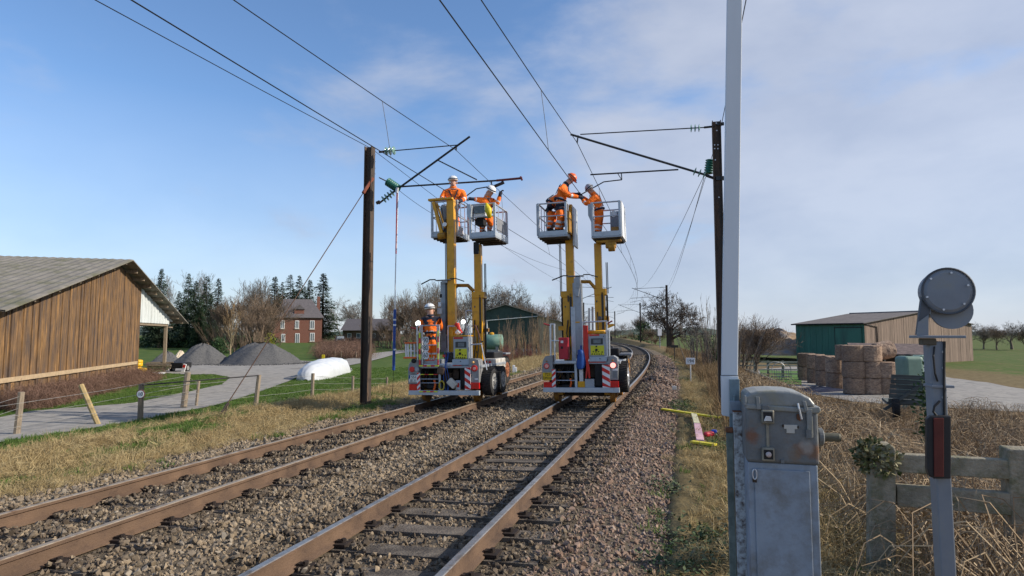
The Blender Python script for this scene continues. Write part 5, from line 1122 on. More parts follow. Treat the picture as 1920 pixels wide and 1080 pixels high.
# thicket of young stems in front of the shed: nobody could count it
sv = []
for k in range(4):
    big, small = gen_tree(900 + k, 2.6, .3, .016, .35, 2, (7, 3), upb=.7, rmin=.006, wander=.08, shrink=.38); m_ = MB(); m_.add(big.v, big.f); m_.add(small.v, small.f); sv.append(variant(m_, 'sapling', (twig_t, twig_t, twig, twig)[k]))
n = 420; sx = RNG.uniform(30, 62, n); sdv = RNG.uniform(-16.5, -10.8, n); pts = np.array([TP(a, b_) for a, b_ in zip(sx, sdv)]); pts[:, 2] = HT(pts[:, 0], pts[:, 1])
px_ = 960 + pts[:, 0] / pts[:, 1] * FPX; k = (px_ > 935) & (px_ < 1130)
hs = RNG.uniform(.6, 1.35, n) * (.72 + .6 * (px_ - 935) / 190); k &= (px_ > 1000) | (RNG.uniform(0, 1, n) < .6)
scatter('sapling_thicket', pts[k], np.column_stack([RNG.normal(0, .06, k.sum()), RNG.normal(0, .06, k.sum()), RNG.uniform(0, 6.28, k.sum())]), hs[k], RNG.integers(0, 4, k.sum()), sv, 'thicket of tan young stems in front of the green shed', 'thicket')
n = 160; sx = RNG.uniform(34, 60, n); sdv = RNG.uniform(-16, -11.5, n); pts = np.array([TP(a, b_) for a, b_ in zip(sx, sdv)]); pts[:, 2] = HT(pts[:, 0], pts[:, 1]); px_ = 960 + pts[:, 0] / pts[:, 1] * FPX; k = (px_ > 940) & (px_ < 1010)
red_tw = mat('twig_red', (.16, .055, .045), .9, 0, .2, 2); sv2 = []
for q in range(2):
    big, small = gen_tree(950 + q, 1.0, .2, .012, .5, 3, (7, 4, 3), upb=.5, rmin=.006, wander=.1, shrink=.5); m_ = MB(); m_.add(big.v, big.f); m_.add(small.v, small.f); sv2.append(variant(m_, 'red_stem', red_tw))
scatter('red_stem_scrub', pts[k], np.column_stack([np.zeros(k.sum()), np.zeros(k.sum()), RNG.uniform(0, 6.28, k.sum())]), RNG.uniform(.7, 1.2, k.sum()), RNG.integers(0, 2, k.sum()), sv2, 'low reddish scrub at the foot of the tan thicket', 'scrub')

for px, Y, pt, k, wd in ((1785, 150, 612, 'bushy', 1.4), (1815, 140, 606, 'oak', 1.1), (1840, 150, 612, 'bushy2', 1.4), (1866, 145, 610, 'bushy', 1.4), (1893, 150, 604, 'oak', 1.1), (1918, 140, 611, 'bushy2', 1.4)):
    place_tree(k, px, Y, pt, 'bare tree in the hedgerow behind the far right field', 'bare_tree', 'hedgerow on the far right', wd)
ORD = ['first', 'second', 'third', 'fourth', 'fifth', 'sixth', 'seventh', 'eighth', 'ninth', 'tenth', 'eleventh', 'twelfth', 'thirteenth', 'fourteenth', 'fifteenth', 'sixteenth']
_byl = {}
for o in list(C.objects):
    if o.parent is None and o.get('category') in ('tree', 'shrub', 'bush') and o.get('group'): _byl.setdefault(o['label'], []).append(o)
for lb_, os_ in _byl.items():
    if len(os_) > 1:
        os_.sort(key=lambda o: o.matrix_world.translation.x / o.matrix_world.translation.y)
        for i, o in enumerate(os_): o['label'] = ORD[i] + ' from the left: ' + lb_
# ------------------------------------------------------------------ farm on the left
brownb = mat('barn_board', (.265, .15, .062), .95, 0, .6, 2.4, .8, 30, dirt=(.10, .072, .058), dscale=1.1, damt=.85, stretch=(5, 5, .6), rand=.09)
fibre = mat('fibre_cement', (.20, .185, .16), .9, 0, .25, 2, .3, 12, dirt=(.12, .12, .07), dscale=.9, damt=.5)
white_sh = mat('white_sheet', (.58, .62, .62), .5, 0, .1, 2, dirt=(.4, .42, .4), dscale=1.5, damt=.3, stretch=(1, 1, .3), rand=.05)
oldwood = mat('old_wood', (.25, .20, .145), .9, 0, .3, 4, .4, 30, stretch=(4, 4, .5), rand=.15)
bf = Fr((-20.1, 31, ZL), -rad(15.1)); t = thing('barn', 'large barn with brown boarded gable and white sheeted open bay', 'barn', bf.M)
RZ = lambda y: 6.22 - .255 * abs(y)
y = -11.4
while y < 3.9:
    w_ = random.uniform(.14, .2); y1 = min(y + w_, 3.94); xo = random.uniform(0, .055); b = MB(); z0 = random.uniform(-.1, .06)
    b.add([(xo, y + .008, z0), (xo, y1 - .008, z0), (xo, y1 - .008, RZ(y1) - .1), (xo, y + .008, RZ(y) - .1), (xo - .06, y + .008, z0), (xo - .06, y1 - .008, z0), (xo - .06, y1 - .008, RZ(y1) - .1), (xo - .06, y + .008, RZ(y) - .1)], [(0, 1, 2, 3), (7, 6, 5, 4), (0, 4, 5, 1), (1, 5, 6, 2), (2, 6, 7, 3), (3, 7, 4, 0)])
    b.build('board', brownb, t); y = y1
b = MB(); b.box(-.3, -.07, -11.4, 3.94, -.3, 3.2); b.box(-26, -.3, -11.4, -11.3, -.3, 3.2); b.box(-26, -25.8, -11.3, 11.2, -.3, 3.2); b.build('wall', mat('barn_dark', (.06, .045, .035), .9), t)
b = MB(); b.box(.045, .11, -11.4, 3.6, .82, .98); b.build('rail', mat('pale_rail', (.40, .30, .19), .9), t)
yy = 3.96; k = 0
while yy < 9.9:
    y1 = min(yy + .3, 9.94); b = MB(); xo = .03 * (k % 2)
    b.add([(xo, yy, 3.15), (xo, y1, 3.15), (xo, y1, RZ(y1) - .08), (xo, yy, RZ(yy) - .08), (xo - .03, yy, 3.15), (xo - .03, y1, 3.15), (xo - .03, y1, RZ(y1) - .08), (xo - .03, yy, RZ(yy) - .08)], [(0, 1, 2, 3), (7, 6, 5, 4), (0, 4, 5, 1), (1, 5, 6, 2), (2, 6, 7, 3), (3, 7, 4, 0)]); b.build('panel', white_sh, t); yy = y1; k += 1
b = MB(); b.add([(0, 9.96, 3.32), (0, 10.9, 3.32), (0, 10.9, RZ(10.9) - .08), (0, 9.96, RZ(9.96) - .08), (-.03, 9.96, 3.32), (-.03, 10.9, 3.32), (-.03, 10.9, RZ(10.9) - .08), (-.03, 9.96, RZ(9.96) - .08)], [(0, 1, 2, 3), (7, 6, 5, 4), (0, 4, 5, 1), (1, 5, 6, 2), (2, 6, 7, 3), (3, 7, 4, 0)]); b.build('panel', white_sh, t)
for xx in (-.12, -6, -12, -18, -24):
    b = MB(); b.box(xx - .12, xx + .06, 9.8, 10.0, -.3, 3.3); b.build('post', oldwood, t, .01)
b = MB(); b.box(-.2, -.04, 3.9, 10.0, 3.0, 3.16); b.box(-24, -.2, 9.82, 9.98, 3.0, 3.16); b.box(-.15, .02, 10.05, 10.9, 2.9, 2.98); b.build('beam', oldwood, t)
for q, yv in enumerate((-9.5, -7.6, -5.7, -3.8, -1.9, -.3, 1.4, 2.6, 3.8, 5.0, 6.2, 7.5, 8.8, 10.1, 11.2)):
    b = MB(); b.box(-3, .55, yv - .06, yv + .06, RZ(yv) - .16, RZ(yv) + .03); b.build('purlin', oldwood, t, .008)
for sg in (-1, 1):
    b = MB(); vs = []; fs = []; nx = 150; xs = np.linspace(.75, -27, nx)
    for i, xx in enumerate(xs):
        dz = .03 * (i % 2)
        for yv, zz in ((0, 6.28), (sg * 11.9, 6.28 - .255 * 11.9)):
            vs += [(xx, yv, zz + dz), (xx, yv, zz + dz - .05)]
    for i in range(nx - 1):
        a = i * 4; fs += [(a, a + 4, a + 6, a + 2), (a + 1, a + 3, a + 7, a + 5)]
    fs += [(0, 2, 3, 1)]; b.add(vs, fs); b.build('roof', fibre, t)
# junk under the open bay
def at(px, py, z=ZL): return G(px, py, z)
c = at(259, 703); t = thing('yellow_drum', 'bright yellow plastic drums stacked at the barn corner', 'drum', c)
for k, (dx, dz, hh) in enumerate(((-.12, 0, .5), (.22, 0, .42), (-.05, .52, .4))):
    b = MB(); b.lathe([(.24, 0), (.27, .03), (.27, hh * .45), (.25, hh * .5), (.27, hh * .55), (.27, hh - .04), (.2, hh), (.05, hh + .02)], 14, Matrix.Translation((dx, 0, dz))); b.build('drum', mat('drum_yellow', (.65, .38, .01), .4), t, smooth=True)
c = at(290, 699); t = thing('pallet', 'weathered wooden pallet leaning beside the barn post', 'pallet', Matrix.Translation(c) @ Matrix.Rotation(rad(-14), 4, 'Z') @ Matrix.Rotation(rad(-68), 4, 'X') @ Matrix.Rotation(rad(-12), 4, 'Z'))
for k in range(7):
    b = MB(); b.box(-.52 + k * .155, -.42 + k * .155, 0, 1.0, 0, .022); b.build('slat', oldwood, t)
for k in range(3):
    b = MB(); b.box(-.52, .51, .02 + k * .44, .10 + k * .44, -.1, -.002); b.build('bearer', oldwood, t)
c = at(268, 700); t = thing('plank_pile', 'low pile of old planks beside the yellow drums', 'planks', c + Vector((.5, 1.2, 0)))
for k in range(6): b = MB(); b.box(-.9, .7, -.3 + .1 * (k % 3), -.22 + .1 * (k % 3), .15 + .09 * k, .22 + .09 * k, Matrix.Rotation(.08 * (k - 2), 4, 'Z')); b.build('plank', oldwood, t)
c = at(331, 698); t = thing('old_trailer', 'small dark trailer with a red and white tail board under the barn edge', 'trailer', c)
b = MB(); b.box(-.5, .35, 0, 1.2, .25, .62); b.build('body', dark, t, .03); b = MB(); b.box(.3, .5, -.05, .02, .1, .66, Matrix.Rotation(.25, 4, 'Y')); b.build('tail_board', whp, t, .01); b = MB(); b.box(.32, .48, -.07, -.055, .42, .6, Matrix.Rotation(.25, 4, 'Y')); b.build('tail_light', redl, t)
for sx in (-.55, .42): tyre(t, Vector((sx, .5, .25)), .25, .14, rim, name='wheel')
c = at(288, 702); b = MB(); b.add([(-.7, -.1, .05), (0, -.25, .08), (.7, -.05, .05), (.6, .3, .1), (-.1, .35, .14), (-.65, .25, .06)], [(0, 1, 2, 3, 4, 5)]); b.add([(-.7, -.1, .02), (0, -.25, .02), (.7, -.05, .02), (.6, .3, .02), (-.1, .35, .02), (-.65, .25, .02)], [(5, 4, 3, 2, 1, 0)]); o = b.build('white_sheeting', whp); o.location = c; tag(o, 'scrap of white sheeting on the grass by the barn post', 'sheeting')
def heap(name, label, px, py, pt, hw, deep, m, ridge=0.0, seed=1):
    c = at(px, py); Yc = c.y + deep * .6; c = Vector(((px - 960) / FPX * Yc, Yc, hz(c.x, c.y))); H = P(px, pt, c.y).z - c.z; R_ = hw / FPX * c.y; r = random.Random(seed); b = MB(); n, mr = 72, 30; vs = []
    ph = [r.uniform(0, 6.28) for _ in range(5)]
    for i in range(mr + 1):
        f = i / mr
        for k_ in range(n):
            a = 2 * math.pi * k_ / n; rr = f * (1 + .07 * math.sin(3 * a + ph[0]) + .04 * math.sin(7 * a + ph[1])); zz = H * (1 - f ** 1.08) ** 1.0 * (1 + .03 * math.sin(5 * a + 9 * f + ph[2])) - .12 * f - .10 * H * math.exp(-(f / .16) ** 2) + r.uniform(-.03, .03) + .05 * math.sin(13 * a + 6 * f) * f * (1 - f) * 2
            vs.append((math.copysign(max(0, abs(rr * math.cos(a)) * R_), math.cos(a)) + ridge * math.cos(a) * (1 - f) * .6, rr * math.sin(a) * deep, zz))
    fs = [(i * n + k_, (i + 1) * n + k_, (i + 1) * n + (k_ + 1) % n, i * n + (k_ + 1) % n) for i in range(mr) for k_ in range(n)] + [tuple(range(n))]
    b.add(vs, fs); o = b.build(name, m, smooth=True); o.location = c; return tag(o, label, 'gravel heap', 'gravel heaps on the drive')
grey_g = ramp_mat('crushed_stone', [(.055, .056, .06), (.082, .084, .088), (.11, .11, .112), (.075, .076, .08)], .95, 'noise', 7, .9)
heap('gravel_heap', 'grey crushed-stone heap nearest the barn post', 382, 684, 640, 53, 2.8, grey_g, .2, 1)
heap('gravel_heap', 'larger grey crushed-stone heap left of the white silage bag', 490, 684, 639, 78, 3.2, grey_g, 1.2, 2)
heap('gravel_heap', 'small grey heap seen behind the barn post', 316, 680, 656, 26, 1.6, grey_g, .1, 3)
c = at(338, 679); o = heap('sand_heap', 'low pale sand heap behind the grey gravel', 342, 676, 655, 12, 1.2, mat('sand_pale', (.5, .43, .33), .95), .1, 4)
# white silage bag
b = MB(); n = 44; vs = []; st0 = [(0, .12, .08), (.15, .45, .42), (.7, .72, .72), (1.8, .82, .88), (3.5, .84, .95), (5.5, .82, .93), (7.2, .76, .86), (8.0, .55, .62), (8.4, .5, .45), (9.2, .42, .25), (9.6, .1, .06)]
st = [(y_, float(np.interp(y_, [q[0] for q in st0], [q[1] for q in st0])), float(np.interp(y_, [q[0] for q in st0], [q[2] for q in st0]))) for y_ in np.concatenate([np.linspace(0, .8, 8), np.linspace(.95, 9.6, 60)])]
for i, (yy, hw, hh) in enumerate(st):
    for k_ in range(n):
        a = math.pi * k_ / (n - 1); wr = 1 + .018 * math.sin(5 * a + yy * 2.1) + .014 * math.sin(11 * a + yy * 5 + math.sin(yy * 3)) + .012 * math.sin(yy * 9 + 2 * math.sin(a * 4)) + random.uniform(-.006, .006)
        vs.append((math.cos(a) * hw * wr, yy, 1.08 * hh * math.sin(a) ** .9 * wr))
b.add(vs, [(i * n + k_, i * n + k_ + 1, (i + 1) * n + k_ + 1, (i + 1) * n + k_) for i in range(len(st) - 1) for k_ in range(n - 1)])
c = at(573, 714); t = thing('silage_bag', 'long white plastic silage bag lying on the grass by the drive', 'silage bag', Matrix.Translation(c) @ Matrix.Rotation(rad(2), 4, 'Z')); b.build('wrap', mat('white_plastic', (.54, .57, .60), .35, 0, .08, 2, .35, 2.5, dirt=(.5, .51, .5), dscale=2, damt=.2), t, smooth=True)
b = MB(); b.tube([(.05, 7.75, .78), (.45, 7.8, .5), (.65, 7.9, .1)], .05, 6); b.tube([(.05, 7.7, .78), (-.45, 7.75, .5)], .05, 6); b.build('tie', hose, t)
# fence along the drive
postw = mat('fence_post', (.24, .195, .145), .9, 0, .3, 5, .4, 30, stretch=(5, 5, .6), rand=.2)
t = thing('post_and_wire_fence', 'weathered post and wire fence along the left grass bank', 'fence', at(343, 763)); I = t.matrix_world.inverted(); tops = []
for px, py, ptx, pt, r in ((263, 789, 265, 720, .075), (343, 766, 352, 698, .10), (367, 762, 373, 713, .05), (478, 764, 486, 703, .075), (585, 747, 587, 700, .07), (661, 741, 662, 705, .055), (725, 737, 726, 707, .05), (160 - 130, 815, 40, 735, .075), (-80, 850, -76, 765, .08)):
    a = at(px, py); q = P(ptx, pt, a.y); b = MB(); b.tube([I @ (a - Vector((0, 0, .25))), I @ q], [r * 1.05, r * .95], 7); b.build('post', postw, t); tops.append((a, q))
tops.sort(key=lambda k_: k_[0].x)
for f_ in (.9, .62, .35):
    for (a0, q0), (a1, q1) in zip(tops[:-1], tops[1:]):
        p0 = a0.lerp(q0, f_); p1 = a1.lerp(q1, f_); b = MB(); b.tube([I @ p0, I @ (p0.lerp(p1, .5) - Vector((0, 0, .03))), I @ p1], .005, 4); b.build('wire', mat('fence_wire', (.33, .32, .30), .6, .4), t)
b = MB(); b.tube([I @ P(268, 722, 17.6), I @ P(352, 715, 19.5), I @ P(485, 704, 21)], .022, 6); b.build('gate_bar', mat('bar_dark', (.03, .028, .03), .7), t)
a = at(191, 797); q = P(152, 722, a.y + .3); b = MB(); b.tube([Vector((0, 0, -.2)), q - a], .07, 7); o = b.build('leaning_post', mat('post_yellowish', (.36, .27, .13), .85, 0, .2, 5)); o.location = a; tag(o, 'straw-coloured post leaning over at the left end of the fence', 'post')
c = P(264, 739, 17.55); t = thing('speed_sign', 'small round white sign with red rim reading 10, on a fence post', 'sign', c)
b = MB(); b.lathe([(.125, 0), (.125, .012), (.105, .014)], 24, FRONT); b.build('rim', mat('sign_red_dull', (.16, .06, .06), .6), t); b = MB(); b.lathe([(.102, .015), (.102, .019)], 24, FRONT); b.build('face', whp, t); text_part('10', .15, Matrix.Translation((0, -.022, 0)) @ FRONT, ink, t)
a = at(405, 788); a2 = P(335 + 160, 700, 20)
for k_, (px, py, pt) in enumerate(((668, 660, 651), (640, 661, 650), (628, 664, 653), (690, 672, 660))):
    c = P(px, py, 62); c.z = hz(c.x, c.y); b = MB(); b.tube([(0, 0, -.1), (0, 0, .75)], .045, 6); o = b.build('stake', postw); o.location = c; tag(o, ('rightmost but one', 'third from the right', 'leftmost', 'rightmost')[k_] + ' thin pale stake in the rough grass beside the farm lane', 'stake', 'stakes by the lane')
c = P(606, 674, 50); c.z = hz(c.x, c.y); t = thing('yellow_marker', 'small yellow marker sign by the lane, above the silage bag', 'marker', c); b = MB(); b.tube([(0, 0, -.1), (0, 0, .5)], .03, 6); b.build('stake', postw, t); b = MB(); b.box(-.13, .13, -.02, .02, .42, .82); b.build('plate', mat('marker_yellow', (.65, .50, .02), .5), t, .02)
# red brick house
def brick_mat():
    m, t_, b_ = _new('house_brick'); n_ = t_.nodes.new('ShaderNodeTexBrick'); n_.inputs['Scale'].default_value = 4.5; n_.inputs['Color1'].default_value = (.20, .07, .046, 1); n_.inputs['Color2'].default_value = (.15, .058, .04, 1); n_.inputs['Mortar'].default_value = (.28, .2, .16, 1); n_.inputs['Mortar Size'].default_value = .012
    c_ = t_.nodes.new('ShaderNodeTexCoord'); mp_ = t_.nodes.new('ShaderNodeMapping'); mp_.inputs['Rotation'].default_value = (math.pi / 2, 0, 0); t_.links.new(c_.outputs['Object'], mp_.inputs[0]); t_.links.new(mp_.outputs[0], n_.inputs[0]); t_.links.new(n_.outputs[0], b_.inputs['Base Color']); b_.inputs['Roughness'].default_value = .9; return m
brick = brick_mat(); slate = mat('slate', (.115, .105, .11), .7, 0, .2, 3, .3, 12)
HY = 120.0; hc = P(558, 645, HY); hb = hz(hc.x, HY) - .3; hf = Fr((hc.x, HY, hb), rad(-20)); t = thing('brick_house', 'red brick house with hipped slate roof behind the drive', 'house', hf.M); L = hf.L
x0, x1 = L(513, 645).x, L(603, 645).x; ze = L(560, 595).z; zr = L(560, 559).z
b = MB(); b.box(x0, x1, 0, 9, 0, ze); b.build('wall', brick, t)
e = .35; b = MB(); ra, rb = L(533, 560).x, L(586, 560).x
b.add([(x0 - e, -e, ze), (x1 + e, -e, ze), (x1 + e, 9 + e, ze), (x0 - e, 9 + e, ze), (ra, 3.6, zr), (rb, 3.6, zr), (rb, 5.4, zr), (ra, 5.4, zr), (x0 - e, -e, ze - .12), (x1 + e, -e, ze - .12), (x1 + e, 9 + e, ze - .12), (x0 - e, 9 + e, ze - .12)], [(0, 1, 5, 4), (1, 2, 6, 5), (2, 3, 7, 6), (3, 0, 4, 7), (4, 5, 6, 7), (0, 8, 9, 1), (1, 9, 10, 2), (2, 10, 11, 3), (3, 11, 8, 0), (8, 11, 10, 9)]); ro = b.build('roof', slate, t)
b = MB(); b.box(rb + 1.0, rb + 1.6, 3.5, 4.1, ze + 1, zr + .6); b.build('chimney', brick, ro)
dz = L(561, 590).z; b = MB(); b.box(L(552, 590).x, L(570, 590).x, 0.4, 2.5, ze + .2, ze + 1.6); do = b.build('dormer', brick, t); b = MB(); xm = L(561, 590).x; hw = L(572, 590).x - xm; b.prism([(xm - hw, ze + 1.6), (xm + hw, ze + 1.6), (xm, ze + 2.5)], .2, 3); b.build('dormer_roof', slate, do)
for px0, px1, py0, py1 in ((581, 590, 601, 617), (581, 590, 624, 640), (526, 534, 601, 616), (527, 535, 626, 641), (553, 561, 601, 616), (553, 562, 625, 645)):
    a = L(px0, py1); q = L(px1, py0); b = MB(); b.box(a.x, q.x, -.06, .02, a.z, q.z); w_ = b.build('window', whp, t); b = MB(); b.box(a.x + .12, (a.x + q.x) / 2 - .05, -.075, -.062, a.z + .12, q.z - .12); b.box((a.x + q.x) / 2 + .05, q.x - .12, -.075, -.062, a.z + .12, q.z - .12); b.build('pane', scr2, w_); b = MB(); b.box(a.x - .1, q.x + .1, -.12, -.001, a.z - .14, a.z - .002); b.build('sill', mat('stone_sill', (.4, .36, .3), .9), w_)
# long dark building far left of the tracks
fb = Fr((*P(690, 640, 150)[:2], hz(*P(690, 640, 150)[:2]) - .3), rad(4)); t = thing('far_farmhouse', 'long low dark-roofed farm building behind the left mast', 'farm building', fb.M); L = fb.L
x0, x1 = L(642, 640).x, L(735, 640).x; ze = L(690, 618).z; zr = L(690, 600).z
b = MB(); b.box(x0, x1, 0, 8, 0, ze); b.build('wall', mat('far_wall', (.13, .085, .065), .9, 0, .3, 1), t)
b = MB(); b.prism([(-1, 0), (9, 0), (4, zr - ze + .6)], 0, x1 - x0 + .6, Matrix.Translation((x0 - .3, 0, ze - .2)) @ Matrix(((0, 1, 0, 0), (1, 0, 0, 0), (0, 0, 1, 0), (0, 0, 0, 1)))); b.build('roof', slate, t)
for px in (655, 672, 700, 718): a = L(px, 636); b = MB(); b.box(a.x - .5, a.x + .5, -.05, .02, 1.0, 2.2); w_ = b.build('window', whp, t); b = MB(); b.box(a.x - .4, a.x + .4, -.07, -.052, 1.1, 2.1); b.build('pane', scr2, w_)
# far car
c = P(637, 644, 110); c.z = hz(c.x, c.y); t = thing('parked_car', 'dark grey car parked by the far farm building, right of the brick house', 'car', Matrix.Translation(c) @ Matrix.Rotation(rad(20), 4, 'Z')); carm = mat('car_grey', (.06, .07, .085), .3, .3)
b = MB(); b.prism([(-.85, .3), (.85, .3), (.88, .75), (.8, .92), (-.8, .92), (-.88, .75)], -2, 2); b.build('body', carm, t, .08); b = MB(); b.prism([(-.78, .92), (.78, .92), (.6, 1.45), (-.6, 1.45)], -1.2, 1.5); b.build('cabin', carm, t, .08); b = MB(); b.prism([(-.66, .97), (.66, .97), (.54, 1.38), (-.54, 1.38)], -1.215, -1.205); b.build('windscreen', mat('car_glass', (.35, .4, .45), .1), t)
for sx in (-.8, .8):
    for sy in (-1.3, 1.3): tyre(t, Vector((sx, sy, .31)), .31, .2, rim, name='wheel')
    b = MB(); b.lathe([(.09, 0), (.09, .04)], 10, Matrix.Translation((sx * .8, -2.0, .72)) @ FRONT); b.build('headlight', whp, t)
# green gabled shed behind the left vehicle
SY = 72.0; c = P(948, 640, SY); sf = Fr((c.x, SY, hz(c.x, SY) - .2), rad(3)); t = thing('green_shed', 'dark green gabled shed behind the tan thicket', 'shed', sf.M); L = sf.L; shg = mat('shed_green', (.035, .062, .05), .7, 0, .2, 2, rand=.1)
xa = L(948, 571); xr_ = L(1008, 589); xl = -xr_.x + 2 * xa.x; rz2 = lambda x: xa.z - (xa.z - xr_.z) * abs(x - xa.x) / (xr_.x - xa.x)
x = xl; k = 0
while x < xr_.x - .05:
    x2 = min(x + .5, xr_.x); yo = .03 * (k % 2); b = MB(); xm = [x, x2] if not (x < xa.x < x2) else [x, xa.x, x2]
    b.prism([(x, 1.0), (x2, 1.0)] + [(q, rz2(q) - .02) for q in xm[::-1]], yo, yo + .04); b.build('sheet', shg, t); x = x2; k += 1
b = MB(); b.box(xl, xr_.x, .05, .3, 0, 1.0); b.build('plinth', mat('plinth', (.30, .29, .27), .9), t)
b = MB()
for sg in (-1, 1):
    xe = xa.x + sg * (xr_.x - xa.x + .2); b.add([(xa.x, -.3, xa.z + .05), (xe, -.3, rz2(xe) + .05), (xe, 14, rz2(xe) + .05), (xa.x, 14, xa.z + .05), (xa.x, -.3, xa.z - .05), (xe, -.3, rz2(xe) - .05), (xe, 14, rz2(xe) - .05), (xa.x, 14, xa.z - .05)], [(0, 1, 2, 3), (4, 7, 6, 5), (0, 4, 5, 1), (1, 5, 6, 2)])
b.build('roof', fibre, t)
lx1 = L(1075, 612).x; zl1 = L(1075, 611).z; b = MB(); b.box(xr_.x + .02, lx1, .1, .3, 0, zl1 - .05); b.prism([(xr_.x + .02, zl1 - .05), (lx1, zl1 - .05), (xr_.x + .02, xr_.z - .15)], .1, .3); b.build('lean_to_wall', mat('lean_to_board', (.34, .29, .19), .9, 0, .25, 2, stretch=(5, 5, .4)), t)
b = MB(); b.add([(xr_.x - .1, -.3, xr_.z - .03), (lx1 + .3, -.3, zl1 - .03), (lx1 + .3, 14, zl1 - .03), (xr_.x - .1, 14, xr_.z - .03), (xr_.x - .1, -.3, xr_.z - .14), (lx1 + .3, -.3, zl1 - .14), (lx1 + .3, 14, zl1 - .14), (xr_.x - .1, 14, xr_.z - .14)], [(0, 1, 2, 3), (4, 7, 6, 5), (0, 4, 5, 1), (1, 5, 6, 2)]); b.build('lean_to_roof', fibre, t)
b = MB(); b.tube([L(905, 602, -.2), L(915, 601, -.2), L(1008, 593, -.2)], .06, 6); b.tube([L(913, 601, -.2), L(913, 615, -.2), L(917, 616, -.2)], .06, 6); b.build('gutter_pipe', mat('pipe_pale', (.42, .45, .45), .5), t)
# green storage tank
tf = Fr((*P(916, 655, 46)[:2], hz(*P(916, 655, 46)[:2])), rad(8)); t = thing('storage_tank', 'pale green cylindrical tank beside the shed, behind the left vehicle', 'tank', tf.M); L = tf.L
c0, c1 = L(896, 641), L(941, 641); b = MB(); b.lathe([(.1, -.12), (.4, -.06), (.56, 0), (.56, 1.1), (.56, (c1 - c0).length), (.4, (c1 - c0).length + .06), (.1, (c1 - c0).length + .1)], 24, Matrix.Translation(c0) @ Matrix.Rotation(math.pi / 2, 4, 'Y')); b.build('shell', mat('tank_green', (.13, .25, .20), .6, 0, .25, 3, dirt=(.2, .28, .22), dscale=4, damt=.5), t, smooth=True)
for xx in (c0.x + .3, c1.x - .3): b = MB(); b.box(xx - .1, xx + .1, -.45, .45, -.1, c0.z - .35); b.build('cradle', plinthm if False else mat('plinth', (.30, .29, .27), .9), t)
b = MB(); b.lathe([(.18, 0), (.18, .1), (.1, .16)], 12, Matrix.Translation(Vector((L(922, 625).x, 0, c0.z + .55)))); b.build('cap', yel, t); b = MB(); b.tube([(L(913, 625).x, 0, c0.z + .5), (L(913, 610).x, 0, c0.z + 1.3)], .06, 6); b.build('vent_pipe', mat('pipe_pale', (.42, .45, .45), .5), t)
c = P(965, 690, 33); c.z = hz(c.x, c.y); b = MB(); b.box(-.12, .12, -.05, .05, -.1, .3); b.box(-.12, .02, -.05, .05, .3, .42); o = b.build('marker_post', whp, bevel=.02); o.location = c; tag(o, 'short white marker post in the grass beside the left track', 'marker post')

# ------------------------------------------------------------------ farm on the right
K = P(1620, 604, 75); K.z = ZR; gf = Fr(K, rad(65)); t = thing('farm_barn', 'green metal barn with grey roof and timber-boarded gable on the right', 'barn', gf.M)
ze = P(1620, 604, 75).z - ZR; za = P(1725, 585, 79.6).z - ZR; ln = 9.9; grs = mat('barn_green', (.035, .135, .095), .55, 0, .12, 1.5, dirt=(.03, .09, .07), dscale=1, damt=.4, stretch=(1, 1, .2), rand=.06)
x = -ln; k = 0
while x < -.01:
    x2 = min(x + .45, 0); yo = .03 * (k % 2); b = MB(); b.box(x, x2, -.06 + yo, .0, 0, ze - .15); b.build('sheet', grs, t); x = x2; k += 1
b = MB(); b.box(-3.9, -.3, -.16, -.1, .1, ze - .7); d_ = b.build('sliding_door', grs, t); b = MB(); b.box(-4.0, -.2, -.2, -.09, ze - .69, ze - .6); b.build('door_track', dark, d_); b = MB(); b.box(-3.95, -3.88, -.18, -.1, .1, ze - .7); b.build('door_edge', dark, d_)
wb = mat('gable_board', (.225, .17, .135), .9, 0, .3, 2, .3, 20, dirt=(.22, .16, .13), dscale=1.2, damt=.5, stretch=(4, 4, .3), rand=.2); y = 0; rzb = lambda y_: za - (za - ze) * abs(y_ - 11) / 11
while y < 22:
    y2 = y + random.uniform(.2, .3); b = MB(); xo = random.uniform(0, .03); b.add([(xo, y + .006, 0), (xo, y2 - .006, 0), (xo, y2 - .006, rzb(y2) - .1), (xo, y + .006, rzb(y) - .1), (xo - .04, y + .006, 0), (xo - .04, y2 - .006, 0), (xo - .04, y2 - .006, rzb(y2) - .1), (xo - .04, y + .006, rzb(y) - .1)], [(0, 1, 2, 3), (7, 6, 5, 4), (0, 4, 5, 1), (1, 5, 6, 2), (2, 6, 7, 3), (3, 7, 4, 0)]); b.build('board', wb, t); y = y2
roofg = mat('barn_roof_grey', (.125, .115, .115), .85, 0, .2, 1.5, .25, 10, dirt=(.17, .155, .15), dscale=.8, damt=.5)
for y0, y1, z0, z1 in ((-.5, 11, ze - .1, za + .06), (22.4, 11, ze - .1, za + .06)):
    b = MB(); vs = []; xs = np.linspace(.35, -ln - .3, 70)
    for i, xx in enumerate(xs):
        dz = .03 * (i % 2); vs += [(xx, y0, z0 + dz), (xx, y1, z1 + dz), (xx, y0, z0 + dz - .08), (xx, y1, z1 + dz - .08)]
    fs = [];
    for i in range(len(xs) - 1): a = i * 4; fs += [(a, a + 4, a + 5, a + 1), (a + 2, a + 3, a + 7, a + 6), (a, a + 2, a + 6, a + 4)]
    fs.append((0, 1, 3, 2)); b.add(vs, fs); b.build('roof', roofg, t)
b = MB(); b.tube([(.2, 11, za + .1), (-ln, 11, za + .1)], .12, 6); b.build('ridge_cap', roofg, t); b = MB(); b.tube([(.3, -.55, ze - .16), (-ln - .3, -.55, ze - .16)], .09, 6); b.build('gutter', dark, t); b = MB(); b.tube([(.1, -.3, ze - .2), (.1, 2.2, ze - .55), (.1, 2.3, 1)], .06, 6); b.build('downpipe', dark, t)
